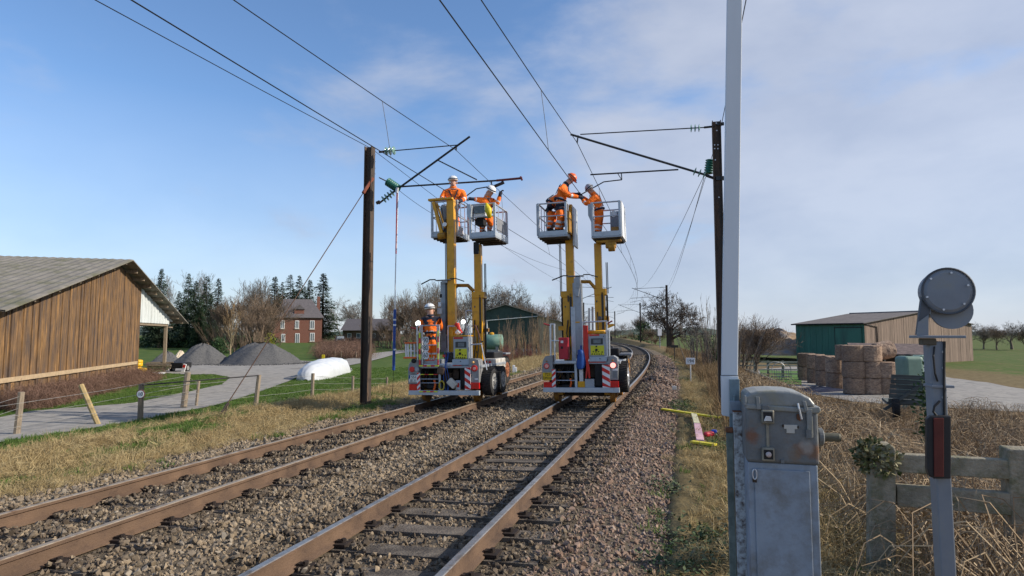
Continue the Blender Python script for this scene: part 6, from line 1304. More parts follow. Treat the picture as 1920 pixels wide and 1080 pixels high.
# low rusty lean-to in front of the gable
lf = Fr(P(1690, 660, 62), rad(50)); lf = Fr((*P(1690, 660, 62)[:2], ZR), rad(20)); t = thing('low_shelter', 'low dark shelter roof in front of the timber gable', 'shelter', lf.M); b = MB(); z_ = lf.L(1690, 646).z; b.add([(-4.2, 0, z_ - .9), (3.6, 0, z_ - 1.0), (3.6, 4, z_), (-4.2, 4, z_ + .1), (-4.2, 0, z_ - 1.0), (3.6, 0, z_ - 1.1), (3.6, 4, z_ - .1), (-4.2, 4, z_)], [(0, 1, 2, 3), (7, 6, 5, 4), (0, 4, 5, 1)]); b.build('roof', mat('roof_rusty', (.12, .09, .085), .85, 0, .3, 2, dirt=(.2, .15, .13), dscale=2, damt=.5), t)
for xx in (-4, -1.5, 1, 3.4): b = MB(); b.box(xx, xx + .12, .1, .22, 0, z_ - .98); b.build('post', oldwood, t)
b = MB(); b.box(-4.2, 3.6, 3.7, 3.8, 0, z_ - .2); b.build('back_wall', mat('barn_dark', (.06, .045, .035), .9), t)
# straw bales
straw = mat('straw_bale', (.32, .225, .16), .95, 0, .5, 9, 1.0, 30, dirt=(.17, .115, .085), dscale=4, damt=.6, rand=.28, stretch=(1, 1, 2.2))
def bale_mesh(seed):
    r = random.Random(seed); b = MB(); n = 22; pr = [(.3, -.01), (.58, 0), (.625, .03), (.635, .2), (.63, .4), (.64, .6), (.63, .8), (.63, .97), (.6, 1.0), (.25, 1.015)]; vs = []
    for rr, h_ in pr:
        for k_ in range(n): a = 2 * math.pi * k_ / n; q = rr * (1 + r.uniform(-.025, .025)); vs.append((q * math.cos(a), q * math.sin(a), h_ + r.uniform(-.015, .015)))
    b.add(vs, [(i * n + k_, i * n + (k_ + 1) % n, (i + 1) * n + (k_ + 1) % n, (i + 1) * n + k_) for i in range(len(pr) - 1) for k_ in range(n)] + [tuple(range(n))[::-1], tuple(range((len(pr) - 1) * n, len(pr) * n))]); return b
bms = [bale_mesh(i) for i in range(3)]; bmd = []
def bale(px, Y, lev, label, grp, lie=False, hgt=.99):
    X = (px - 960) / FPX * Y; z = ZR + .02 + lev * hgt; k_ = random.randrange(3)
    if len(bmd) < 3: o = bms[len(bmd)].build('straw_bale', straw, smooth=False); bmd.append(o.data)
    else: o = bpy.data.objects.new('straw_bale', bmd[k_]); C.objects.link(o)
    M = Matrix.Translation((X, Y, z)) @ Matrix.Rotation(random.uniform(0, 6.28), 4, 'Z') @ Matrix.Diagonal((random.uniform(.95, 1.05), random.uniform(.95, 1.05), hgt / 1.02, 1))
    if lie: M = Matrix.Translation((X - .4, Y, z + .56)) @ Matrix.Rotation(rad(78), 4, 'Y') @ Matrix.Diagonal((.88, .88, 1.0, 1))
    o.matrix_world = M; tag(o, label, 'straw bale', grp)
for i, (px, Y) in enumerate(((1563, 41.5), (1543, 44), (1526, 46.5), (1509, 49))):
    for lev in (0, 1): bale(px, Y, lev, ('lower' if lev == 0 else 'upper') + ' round straw bale in the low left-hand row, ' + ('nearest', 'second nearest', 'third nearest', 'farthest')[i] + ' column', 'low row of straw bales', hgt=1.08)
for i, px in enumerate((1596, 1628, 1655)):
    for lev in range(3 if i < 2 else 2): bale(px, 38.2 - .2 * i, lev, ('bottom', 'middle', 'top')[lev] + ' round straw bale in the ' + ('left', 'centre', 'right')[i] + ' column of the tall stack', 'tall stack of straw bales')
bale(1650, 38.2, 2, 'straw bale lying on its side on top of the tall stack, lit golden', 'tall stack of straw bales', True)
for i, px in enumerate((1583, 1606)): bale(px, 39.8, 2, 'top round straw bale at the back of the tall stack, ' + ('left', 'right') [i], 'tall stack of straw bales')
def lump(name, label, cat, c, sx, sy, sz, m, seed, n=26):
    r = random.Random(seed); b = MB(); vs = []; ph = [r.uniform(0, 6.28) for _ in range(6)]; mr = 9
    for i in range(mr + 1):
        f = i / mr
        for k_ in range(n): a = 2 * math.pi * k_ / n; q = f * (1 + .1 * math.sin(2 * a + ph[0]) + .08 * math.sin(5 * a + ph[1])); vs.append((q * math.cos(a) * sx, q * math.sin(a) * sy, sz * (1 - f ** 2.2) * (1 + .12 * math.sin(4 * a + 7 * f + ph[2]) + .07 * math.sin(9 * a - 5 * f + ph[3])) - .05 * f))
    b.add(vs, [(i * n + k_, (i + 1) * n + k_, (i + 1) * n + (k_ + 1) % n, i * n + (k_ + 1) % n) for i in range(mr) for k_ in range(n)] + [tuple(range(n))]); o = b.build(name, m, smooth=True); o.location = c; return tag(o, label, cat)
lump('tarpaulin', 'crumpled dark blue tarpaulin on the ground in front of the straw bales', 'tarpaulin', P(1535, 722, 40) * 1, 2.2, .8, .28, mat('tarp_blue', (.012, .016, .04), .4, 0, .3, 3, .5, 6), 3).location.z = ZR
o = lump('silage_mound', 'broad earth-brown silage mound with grey sheeting left of the green barn', 'mound', Vector((P(1452, 640, 92).x, 92, ZR + .8)), 6.4, 7, 2.0 + 1.3, mat('mound_brown', (.30, .21, .13), .95, 0, .35, 1.2, .6, 5, dirt=(.17, .17, .18), dscale=.6, damt=.7, stretch=(1, 1, 2.5)), 5, 48)
# rail fence, gate and hay feeder
t = thing('rail_fence', 'grey wooden rail fence in front of the silage mound', 'fence', Vector((*P(1440, 690, 52)[:2], ZR))); I = t.matrix_world.inverted(); fm = mat('rail_grey', (.17, .19, .17), .85, 0, .3, 3, rand=.15)
for px in (1386, 1415, 1440, 1468, 1497): X = P(px, 690, 52); b = MB(); b.box(-.07, .07, -.07, .07, -.2, 1.45, Matrix.Translation(I @ Vector((X.x, 52, ZR)))); b.build('post', fm, t)
for h_ in (.35, .7, 1.05, 1.35): a = I @ Vector((P(1384, 690, 52).x, 51.9, ZR + h_)); q = I @ Vector((P(1499, 690, 52).x, 51.9, ZR + h_)); b = MB(); b.bar(a, q, .05, .11); b.build('rail', fm, t)
a = P(1398, 694, 44); q = P(1508, 740, 31); b = MB(); b.tube([Vector((0, 0, 0)), (q - a) * .5 + Vector((0, 0, .05)), q - a], [.12, .13, .12], 7); o = b.build('log_rail', mat('log_grey', (.15, .16, .13), .9, 0, .3, 4)); o.location = a; tag(o, 'long grey log rail sloping down towards the yard', 'log')
for k_, f_ in enumerate((.15, .5, .85)):
    c = a.lerp(q, f_); b = MB(); b.tube([(0, 0, c.z - .1), (.05, 0, hz(c.x, c.y) - .2)], .09, 6); o = b.build('stub_post', fm); o.location = (c.x, c.y + .1, 0); tag(o, 'short stub post holding up the sloping log rail, ' + ('farthest', 'middle', 'nearest')[k_], 'post', 'log rail posts')
c = Vector((*P(1465, 690, 49)[:2], ZR)); t = thing('hay_feeder', 'arched metal hay feeder with upright bars in the paddock', 'hay feeder', c)
fe = mat('feeder_grey', (.35, .36, .37), .5, .4, .2, 9)
b = MB(); b.tube([(.75 * math.cos(a_), 0, .9 + .55 * math.sin(a_)) for a_ in np.linspace(0, math.pi, 13)], .03, 6); b.tube([(.75 * math.cos(a_), 1.0, .9 + .55 * math.sin(a_)) for a_ in np.linspace(0, math.pi, 13)], .03, 6); b.build('arch', fe, t)
for xx in np.linspace(-.75, .75, 9): b = MB(); b.tube([(xx, 0, 0), (xx, 0, .92)], .022, 5); b.build('bar', fe, t)
b = MB(); b.box(-.8, .8, -.03, .03, .3, .38); b.box(-.8, .8, -.03, .03, .86, .92); b.build('rail', fe, t)
sheet('paddock_grass', [P(1432, 700, 47)[:2], P(1502, 700, 44)[:2], P(1502, 690, 60)[:2], P(1424, 690, 62)[:2]], .05, mat('paddock', (.07, .15, .028), .95, 0, .25, 3))
# tanks and old trailer on the right
c = Vector((*P(1706, 700, 27)[:2], ZR)); t = thing('green_tank', 'rounded green plastic tank behind the old trailer on the right', 'tank', c); gt = mat('tank_plastic_green', (.15, .235, .19), .5, 0, .12, 3)
b = MB(); b.box(-.45, .42, -.4, .4, 0, 2.72); b.build('shell', gt, t, .16, seg=4); b = MB(); b.lathe([(.14, 0), (.14, .06), (.1, .08)], 14, Matrix.Translation((0, 0, 2.72))); b.build('cap', dark, t)
c = Vector((*P(1733, 700, 28)[:2], ZR)); t = thing('caged_tank', 'white caged water tank with green top beside the green tank', 'tank', c); b = MB(); b.box(-.36, .5, -.4, .4, 0, 2.55); b.build('container', mat('ibc_white', (.55, .58, .60), .4, 0, .1, 4), t, .05)
b = MB(); b.box(-.4, .54, -.44, .44, 2.555, 2.72); b.build('top', gt, t, .04)
for k_ in range(6): zz = .3 + k_ * .4; b = MB(); b.box(-.39, .53, -.43, -.405, zz, zz + .03); b.build('cage_bar', galv, t)
for k_ in range(5): xx = -.34 + k_ * .2; b = MB(); b.box(xx, xx + .025, -.455, -.432, 0, 2.5); b.build('cage_bar', galv, t)
tf = Fr((*P(1690, 745, 22)[:2], hz(*P(1690, 745, 22)[:2]) - .1), rad(25)); t = thing('old_farm_trailer', 'derelict grey wooden farm trailer in the brambles on the right', 'trailer', tf.M); gw = mat('grey_boards', (.085, .095, .09), .9, 0, .35, 3, .3, 20, rand=.25, stretch=(.4, 4, 4))
z0 = tf.L(1690, 757).z; z1 = tf.L(1690, 702).z; xa_, xb_ = tf.L(1662, 720).x, tf.L(1738, 720).x; n = 6
for k_ in range(n): za_, zb_ = z0 + (z1 - z0) * k_ / n, z0 + (z1 - z0) * (k_ + .92) / n; tl = .12 * (k_ / n); b = MB(); b.box(xa_ + tl, xb_, -.02 + .012 * (k_ % 2), .03, za_, zb_, Matrix.Rotation(rad(1.5), 4, 'Y')); b.build('plank', gw, t)
b = MB(); b.box(xa_, xb_, .03, 1.6, z0 - .05, z0 + .05); b.build('bed', gw, t); b = MB(); b.bar((xa_ - .2, -.1, z0 - .3), (xb_, -.08, z1 - .2), .07, .1); b.build('strut', gw, t); tyre(t, Vector((xa_ + .25, -.1, z0 - .15)), .32, .2, rim, name='wheel')
bush('ivy_bush', 'dark ivy clump hanging beside the caged tank', 1738, 15, 650, .35, leaf_d, 61, 900, .10)
# ------------------------------------------------------------------ level-crossing gear in the right foreground
boxg = mat('motor_grey', (.155, .165, .17), .5, .15, .22, 7, .12, 40, dirt=(.20, .135, .085), dscale=3.2, damt=.32)
def rust_spots(m, spots):
    t_ = m.node_tree; L_ = t_.links.new; b_ = t_.nodes['Principled BSDF']; lk_ = b_.inputs['Base Color'].links[0]; col_ = lk_.from_socket
    tc_ = t_.nodes.new('ShaderNodeTexCoord'); nz_ = t_.nodes.new('ShaderNodeTexNoise'); nz_.inputs['Scale'].default_value = 22; nz_.inputs['Detail'].default_value = 6; L_(tc_.outputs['Object'], nz_.inputs[0])
    for (p_, r_, c_, k_) in spots:
        d_ = t_.nodes.new('ShaderNodeVectorMath'); d_.operation = 'DISTANCE'; L_(tc_.outputs['Object'], d_.inputs[0]); d_.inputs[1].default_value = p_
        a_ = t_.nodes.new('ShaderNodeMath'); a_.operation = 'MULTIPLY_ADD'; L_(nz_.outputs[0], a_.inputs[0]); a_.inputs[1].default_value = -r_ * 1.6; L_(d_.outputs['Value'], a_.inputs[2])
        q_ = t_.nodes.new('ShaderNodeMapRange'); q_.inputs[1].default_value = r_ * .25; q_.inputs[2].default_value = -r_ * .35; q_.inputs[4].default_value = k_; L_(a_.outputs[0], q_.inputs[0])
        x_ = t_.nodes.new('ShaderNodeMix'); x_.data_type = 'RGBA'; L_(q_.outputs[0], x_.inputs[0]); L_(col_, x_.inputs[6]); x_.inputs[7].default_value = (*c_, 1); col_ = x_.outputs[2]
    L_(col_, b_.inputs['Base Color'])
boxl = mat('motor_lid', (.24, .25, .245), .42, .15, .2, 7, .1, 40, dirt=(.26, .245, .17), dscale=4, damt=.55)
cab = mat('cabinet_blue', (.27, .32, .385), .55, .1, .15, 5, .1, 30, dirt=(.17, .165, .15), dscale=3, damt=.5)
peel = mat('peeling_white', (.52, .55, .56), .6, 0, .1, 6, .2, 30, dirt=(.10, .07, .055), dscale=26, damt=.62)
bluegrey = mat('bracket_blue', (.20, .27, .31), .5, .2, .15, 6, dirt=(.13, .17, .19), dscale=5, damt=.4)
brass = mat('latch_worn', (.26, .24, .19), .55, .3, .25, 14)
rustp = mat('rust_patch', (.17, .075, .04), .9, 0, .35, 12)
def fbox(f, t, name, m, x0, y0, x1, y1, yl, dep, bevel=.004, seg=2):
    a = f.L(x0, y1, yl); q = f.L(x1, y0, yl); b = MB(); b.box(a.x, q.x, yl, yl + dep, a.z, q.z); return b.build(name, m, t, bevel, seg=seg)
def fpoly(f, t, name, m, pts, yl, dep, bevel=.004, seg=2):
    b = MB(); b.prism([(f.L(x, y, yl).x, f.L(x, y, yl).z) for x, y in pts], yl, yl + dep); return b.build(name, m, t, bevel, seg=seg)
f = Fr(Vector((*P(1467, 800, 3.72)[:2], -.3))); t = thing('barrier_motor', 'weathered grey barrier motor housing with domed lid, in the right foreground', 'barrier motor', f.M); L = f.L
rust_spots(boxg, [(L(1409, 818), .05, (.20, .085, .045), .8), (L(1502, 843), .05, (.22, .11, .06), .75), (L(1527, 846), .06, (.20, .10, .05), .8), (L(1512, 838), .05, (.36, .35, .33), .6), (L(1490, 850), .05, (.2, .14, .09), .5)])
fbox(f, t, 'body', boxg, 1400, 766, 1534, 867, 0, .34, .02, 3)
fpoly(f, t, 'lid', boxl, [(1398, 764), (1398, 742), (1406, 736), (1422, 733), (1450, 732), (1482, 733.5), (1503, 738), (1519, 746), (1528, 757), (1530, 765)], -.006, .35, .045, 5)
fpoly(f, t, 'lid_lip', boxl, [(1397, 757), (1416, 758), (1460, 761), (1505, 764), (1538, 763), (1540, 771), (1536, 776), (1500, 774), (1450, 771), (1399, 767)], -.014, .37, .008, 3)
for pts in ([(1417, 744), (1424, 744), (1427, 768), (1419, 768)], [(1505, 752), (1511, 752), (1516, 771), (1509, 771)], [(1396, 742), (1399, 742), (1400, 760), (1396, 760)]): fpoly(f, t, 'lid_strap', boxl, pts, -.022, .012, .003)
def latch(x0, y0, x1, y1):
    o = fbox(f, t, 'latch', brass, x0, y0, x1, y1, -.035, .034, .010, 3); fbox(f, o, 'latch_recess', ink, x0 + 3.5, y0 + 4, x1 - 3.5, y1 - 4, -.0365, .003, 0); return o
o = latch(1428, 769, 1452, 795); fpoly(f, o, 'latch_tongue', galv, [(1432, 790), (1448, 790), (1445, 781), (1436, 780)], -.043, .006, .002); fbox(f, t, 'latch_stem', brass, 1437.5, 795, 1441.5, 840, -.012, .012, .002); fbox(f, t, 'latch_plate', boxg, 1429, 760, 1442, 769, -.026, .02, .004)
o = latch(1429, 840, 1453, 865); c = L(1441, 852, -.036); b = MB(); b.lathe([(.016, 0), (.016, .012), (.008, .018)], 16, Matrix.Translation(c) @ FRONT); b.build('knob', mat('knob_pale', (.5, .42, .40), .5), o, smooth=True)
fbox(f, t, 'name_plate', mat('name_plate', (.50, .49, .45), .5, .2, .1, 14), 1470, 797, 1495, 804, -.006, .006, .001); fbox(f, t, 'name_plate', mat('name_plate', (.50, .49, .45), .5, .2, .1, 14), 1475, 804.5, 1490, 812, -.006, .006, .001); fbox(f, t, 'plate_bracket', dark2, 1467, 796, 1470, 801, -.008, .008, .001); fbox(f, t, 'plate_bracket', dark2, 1495, 799, 1498, 803, -.008, .008, .001)
b = MB(); b.tube([L(1496, 756, -.03), L(1498, 766, -.035), L(1503, 786, -.03)], .006, 8); b.build('hook', galv, t); fpoly(f, t, 'hook_eye', rustp, [(1494, 776), (1500, 777), (1504, 786), (1500, 790), (1494, 785)], -.012, .012, .003)
fbox(f, t, 'side_bar', boxl, 1514, 767, 1523, 821, -.02, .02, .004); fbox(f, t, 'side_bar_foot', boxg, 1512, 806, 1522, 822, -.024, .003, .002)
a = L(1536, 819, .17); b = MB(); b.lathe([(.055, 0), (.055, .022), (.040, .03)], 20, Matrix.Translation(Vector((L(1534, 819, .17).x, .17, a.z))) @ Matrix.Rotation(math.pi / 2, 4, 'Y')); b.build('flange', boxg, t, smooth=False); b = MB(); b.lathe([(.026, 0), (.026, .10), (.022, .112)], 18, Matrix.Translation(Vector((L(1545, 820, .17).x - .02, .17, a.z))) @ Matrix.Rotation(math.pi / 2, 4, 'Y')); b.build('spindle', mat('spindle_olive', (.12, .115, .085), .6, .3, .2, 20), t)
for pts in [] and ([(1404, 812), (1411, 810), (1416, 816), (1415, 824), (1408, 825), (1404, 819)], [(1497, 835), (1505, 832), (1509, 842), (1505, 852), (1498, 848)], [(1520, 838), (1531, 830), (1532, 855), (1523, 858)]): fpoly(f, t, 'rust_patch', rustp, pts, -.0015, .002, 0)
fbox(f, t, 'bottom_flange', boxg, 1464, 862, 1471, 869, -.01, .012, .002)
t = thing('crossing_cabinet', 'pale blue-grey steel cabinet under the barrier motor', 'cabinet', f.M); z1 = L(1467, 869, .02).z; x0, x1 = L(1402, 869, .012).x, L(1533, 869, .012).x
b = MB(); b.box(x0, x1, .012, .33, -.3, z1); b.build('body', cab, t, .006); b = MB(); b.box(x0 + .035, x1 - .045, .002, .0115, .05, z1 - .035); d_ = b.build('door', cab, t, .004)
b = MB(); p_ = L(1415, 886, -.01); b.tube([p_ + Vector((.012 * math.cos(a_), 0, .03 * math.sin(a_) - .01)) for a_ in np.linspace(0, 6.28, 17)], .004, 6); b.build('handle', galv, d_); b = MB(); b.box(p_.x - .012, p_.x + .012, -.006, .002, p_.z - .06, p_.z - .035); b.build('lock', dark2, d_, .003)
# boom, bracket, counterweight post
f = Fr(Vector((*P(1370, 780, 4.15)[:2], -.3))); t = thing('barrier_boom', 'raised white barrier boom standing upright in front of the right mast', 'barrier boom', f.M)
whb = mat('boom_white', (.66, .69, .72), .45, 0, .06, 3, dirt=(.52, .55, .58), dscale=1.5, damt=.3, stretch=(1, 1, .15))
fpoly(f, t, 'boom', whb, [(1353, 704), (1364.5, -60), (1392.5, -60), (1383.5, 704)], 0, .075, .004); fpoly(f, t, 'boom_root', whb, [(1352.5, 705.5), (1384.5, 705.5), (1384.5, 711), (1371, 712), (1370, 782), (1354, 779)], -.008, .09, .003); fbox(f, t, 'seam', mat('seam_grey', (.2, .21, .22), .6), 1353, 703.6, 1384, 705.4, -.003, .08, 0)
fpoly(f, t, 'bracket', bluegrey, [(1368, 711), (1386.5, 711), (1387, 752), (1386, 830), (1368, 830)], -.03, .021, .003); fpoly(f, t, 'bracket_lug', cab, [(1368.5, 752), (1388, 752), (1396, 771), (1395, 776), (1370, 776)], -.055, .023, .003); b = MB(); b.tube([f.L(1377, 741, -.045), f.L(1377, 756, -.045)], .008, 6); b.build('pin', bluegrey, t)
t = thing('crossing_post', 'peeling white steel post left of the barrier motor', 'post', f.M); z1 = f.L(1385, 773, -.12).z; xa_, xb_ = f.L(1375.5, 800, -.12).x, f.L(1394.5, 800, -.12).x
b = MB(); b.box(xa_, xb_, -.12, -.06, -.4, z1); b.build('upright', peel, t, .004); b = MB(); b.box(xa_ - .001, xb_ + .002, -.122, -.058, z1 + .0005, z1 + .006); b.build('rusty_edge', rustp, t)
b = MB(); x2 = f.L(1362.5, 830, -.1).x; b.box(x2, xa_ - .003, -.10, -.06, -.4, f.L(1368, 812, -.1).z); b.build('green_post', mat('post_mossy', (.16, .19, .17), .8, 0, .3, 8, dirt=(.08, .1, .08), dscale=10, damt=.5), t, .003); b = MB(); b.box(x2 - .004, xa_ - .003, -.105, -.055, f.L(1368, 811, -.1).z, f.L(1368, 802, -.1).z); b.build('rusty_cap', rustp, t, .003)
# crossing signal at the right edge
f = Fr(Vector((*P(1765, 780, 3.3)[:2], -.3)), AL); t = thing('crossing_signal', 'level-crossing signal post with round lamp housings at the right edge', 'crossing signal', f.M); L = f.L
sgw = mat('signal_grey', (.20, .225, .26), .5, .1, .12, 5, dirt=(.22, .23, .22), dscale=5, damt=.4); sgd = mat('signal_dark', (.075, .085, .10), .55, .1, .2, 7)
z0 = L(1765, 640).z; x0, x1 = L(1746, 700).x, L(1774, 700).x; b = MB(); b.box(x0, x1, 0, .1, -.3, z0); b.build('post', sgw, t, .006)
c = L(1776, 546, -.02); b = MB(); b.lathe([(.01, .02), (.10, .017), (.118, .008), (.124, 0), (.124, -.012), (.11, -.09), (.06, -.1)], 36, Matrix.Translation(c) @ FRONT); b.build('lamp_housing', sgw, t, .003); c = L(1782, 582, .03); b = MB(); b.lathe([(.10, 0), (.10, .02)], 28, Matrix.Translation(c) @ FRONT); b.build('backplate', sgw, t)
for a_ in range(6):
    q_ = L(1776, 546, -.045) + Vector((.10 * math.cos(a_ * 1.047 + .3), 0, .10 * math.sin(a_ * 1.047 + .3))); b = MB(); b.lathe([(.006, 0), (.006, .006)], 6, Matrix.Translation(q_) @ FRONT); b.build('bolt', galv, t)
b = MB(); b.tube([L(1776, 546, -.02) + Vector((.122 * math.cos(a_), -.012, .122 * math.sin(a_))) for a_ in np.linspace(0, 6.2832, 40)], .005, 6); b.build('housing_seam', sgd, t)
for py_ in (660, 690, 745): b = MB(); b.lathe([(.007, 0), (.007, .007)], 6, Matrix.Translation(L(1768, py_, 0)) @ FRONT); b.build('bolt', galv, t)
b = MB(); b.tube([L(1771, 640, -.008), L(1770, 720, -.012), L(1771, 779, -.008)], .006, 6); b.build('cable', hose, t)
fpoly(f, t, 'arm_plate', sgd, [(1732, 528), (1747, 520), (1751, 528), (1738, 628), (1719, 628)], -.02, .03, .003); fpoly(f, t, 'arm_plate_lower', sgw, [(1722, 604), (1741, 590), (1741, 629), (1719, 629)], -.024, .003, 0); fbox(f, t, 'crossarm', sgw, 1719, 629, 1812, 634, -.03, .12, .003); fbox(f, t, 'clamp', mat('clamp_brown', (.10, .085, .06), .7), 1730, 634.5, 1756, 647, -.01, .06, .004)
b = MB(); b.tube([L(1752, 650, -.01), L(1750, 668, -.03), L(1753, 700, -.02), L(1758, 715, -.01)], .005, 6); b.tube([L(1762, 752, -.02), L(1752, 762, -.03), L(1750, 772, -.03), L(1758, 782, -.02)], .006, 6); b.build('cable', hose, t); fbox(f, t, 'junction', sgw, 1747, 723, 1790, 727, -.012, .12, .002)
fpoly(f, t, 'lower_board', mat('board_black', (.02, .02, .022), .5), [(1739, 785), (1746, 780), (1784, 780), (1784, 898), (1752, 898), (1743, 893), (1739, 880)], -.05, .04, .006); fpoly(f, t, 'red_face', mat('board_red', (.11, .022, .016), .6, 0, .3, 7), [(1751, 784), (1770, 784), (1770, 894), (1752, 894)], -.06, .009, .002)
# mossy concrete post with ivy and rail
conc = mat('mossy_concrete', (.27, .24, .18), .95, 0, .3, 9, .5, 40, dirt=(.13, .13, .07), dscale=7, damt=.6)
f = Fr(Vector((*P(1657, 860, 5.4)[:2], -.6)), AL + rad(4)); t = thing('concrete_fence', 'mossy concrete crossing fence post and rails at lower right', 'fence', f.M); L = f.L
fpoly(f, t, 'post', conc, [(1632, 1100), (1633, 842), (1640, 834), (1672, 834), (1680, 842), (1681, 1100)], 0, .2, .015); fbox(f, t, 'rail', conc, 1683, 867, 1960, 886, .04, .1, .01); fbox(f, t, 'rail', conc, 1683, 930, 1960, 950, .04, .1, .01); fbox(f, t, 'post', conc, 1905, 845, 1955, 1100, .03, .2, .015)
b = leafball(77, 1100, .17, .24, .05, leaf_d); zz = L(1655, 868).z; ivy = MB(); ivy.v = [(x * 1.0 + L(1652, 850).x, y * .8 + .05, z * .9 + zz - .12) for x, y, z in b.v]; ivy.f = b.f; ivy.m = b.m; o = ivy.build('ivy', ramp_mat('ivy_leaf', [(.03, .05, .02), (.07, .10, .03), (.16, .15, .07), (.30, .27, .16), (.05, .07, .03)], .6, 'noise', 14), fix=False); o.matrix_world = f.M; tag(o, 'straggling ivy over the mossy concrete fence post', 'ivy')
# fallen yellow and pink marker, litter
yb = mat('marker_bar_yellow', (.58, .50, .02), .5, 0, .15, 6); pk = mat('marker_pink', (.62, .38, .42), .5, 0, .2, 6)
zz = -.15; o0 = G(1302, 775, zz); t = thing('fallen_marker', 'fallen yellow and pink T-shaped marker board lying on the right verge', 'marker', o0)
def lay(name, m, px0, py0, px1, py1, wd, z_=zz): a = G(px0, py0, z_) - o0; q = G(px1, py1, z_) - o0; b = MB(); b.bar(a, q, wd, .04); b.build(name, m, t, .006)
lay('cross_bar', yb, 1242, 767, 1350, 783, .13); lay('stem', pk, 1307, 795, 1313, 826, .14); lay('stem_top', mat('marker_cream', (.62, .58, .36), .5), 1301, 776, 1306.5, 794, .13); lay('foot_bar', yb, 1297, 828, 1342, 834, .13)
b = MB(); b.box(-.12, .10, -.05, .05, 0, .09, Matrix.Rotation(.5, 4, 'Z')); o = b.build('red_can', mat('litter_red', (.5, .03, .05), .5), bevel=.03); o.location = G(1330, 818, -.18); tag(o, 'crushed red can on the verge beside the fallen marker', 'can')
b = MB(); b.box(-.06, .06, -.04, .04, 0, .08, Matrix.Rotation(-.3, 4, 'Z')); o = b.build('plastic_litter', mat('litter_blue', (.03, .08, .45), .5), bevel=.03); o.location = G(1339, 813, -.18); tag(o, 'small blue plastic cap beside the crushed red can', 'litter')
# signs along the line
c = P(1295, 700, 27); c.z = hz(c.x, c.y); t = thing('kilometre_sign', 'small white kilometre plate reading 194 on a post in the brown grass', 'sign', Matrix.Translation(c) @ Matrix.Rotation(-AL, 4, 'Z')); zt = P(1295, 677, 27).z - c.z
b = MB(); b.tube([(0, .03, -.2), (0, .03, zt + .1)], .03, 6); b.build('post', mat('sign_post', (.5, .5, .48), .6), t); b = MB(); b.box(-.19, .19, -.01, .01, zt - .14, zt + .14); b.build('plate', whp, t, .008); text_part('194', .2, Matrix.Translation((0, -.014, zt)) @ FRONT, ink, t)
c = P(1265, 664, 48); c.z = hz(c.x, c.y); t = thing('trackside_sign', 'small dark sign on a post at the foot of the distant mast', 'sign', Matrix.Translation(c)); zt = P(1265, 650, 48).z - c.z; b = MB(); b.tube([(0, .03, -.2), (0, .03, zt)], .035, 6); b.build('post', dark, t); b = MB(); b.box(-.3, .3, -.02, .02, zt - .08, zt + .12); b.build('plate', dark, t)
c = TP(92, 1.4); c.z = hz(c.x, c.y); t = thing('trackside_signal', 'small white-faced trackside signal post far along the right track', 'signal', c); b = MB(); b.tube([(0, 0, -.2), (0, 0, 2.6)], .06, 6); b.build('post', mat('signal_grey', (.36, .38, .40), .5), t); b = MB(); b.box(-.28, .28, -.06, .06, 1.7, 2.7); b.build('face', whp, t)
b = MB(); b.box(-.08, .08, -.02, .02, 0, .13); o = b.build('survey_plate', galv, bevel=.01); o.location = P(1264, 711, 22); tag(o, 'little grey survey plate in the grass left of the kilometre sign', 'plate'); o.location.z = hz(o.location.x, o.location.y) + .1
# ------------------------------------------------------------------ grass, weeds and brambles
def clump(seed, n, h, rad_, wd, lean=.5, curl=.5):
    r = random.Random(seed); b = MB()
    for i in range(n):
        a = r.uniform(0, 6.28); q = rad_ * math.sqrt(r.random()); p = Vector((math.cos(a) * q, math.sin(a) * q, -.02)); la = r.uniform(0, 6.28); ld = Vector((math.cos(la), math.sin(la), 0)); ln = h * r.uniform(.45, 1.1); k = lean * r.uniform(.2, 1.2); sd_ = Vector((-ld.y, ld.x, 0)).lerp(Vector((r.uniform(-1, 1), r.uniform(-1, 1), 0)), .4); sd_ = (sd_.normalized() if sd_.length > .01 else Vector((1, 0, 0))) * wd * r.uniform(.6, 1.2)
        m1 = p + Vector((0, 0, ln * .55)) + ld * ln * k * .3; m2 = p + Vector((0, 0, ln * (.95 - curl * k * .6))) + ld * ln * k * .9
        b.add([p - sd_, p + sd_, m1 + sd_ * .8, m1 - sd_ * .8, m2], [(0, 1, 2, 3), (3, 2, 4)])
    return b
drym = ramp_mat('dry_grass_blade', [(.26, .18, .08), (.40, .30, .15), (.52, .42, .23), (.32, .24, .115), (.46, .36, .19)], .8, 'rand', 3, transl=.25)
grnm = ramp_mat('green_blade', [(.05, .11, .018), (.09, .17, .03), (.14, .21, .05), (.07, .14, .028)], .7, 'rand', 3, transl=.25)
brnm = ramp_mat('brown_stalk', [(.11, .07, .035), (.19, .125, .065), (.27, .19, .10), (.15, .10, .05)], .85, 'rand', 3, transl=.15)
weedm = ramp_mat('weed_leaf', [(.03, .05, .02), (.055, .085, .032), (.085, .11, .05), (.10, .085, .05)], .6, 'rand', 6)
vdry = [variant(clump(i, 50, .34, .17, .005, 1.5, 1.3), 'dry_clump', drym) for i in range(7)] + [variant(clump(i + 9, 14, .55, .09, .004, .6, .5), 'dry_stalk', drym) for i in range(1)]
vgrn = [variant(clump(i + 20, 40, .16, .14, .006, .8, .7), 'green_clump', grnm) for i in range(4)]
vbrn = [variant(clump(i + 40, 34, .55, .16, .005, .5, .4), 'brown_clump', brnm) for i in range(3)]
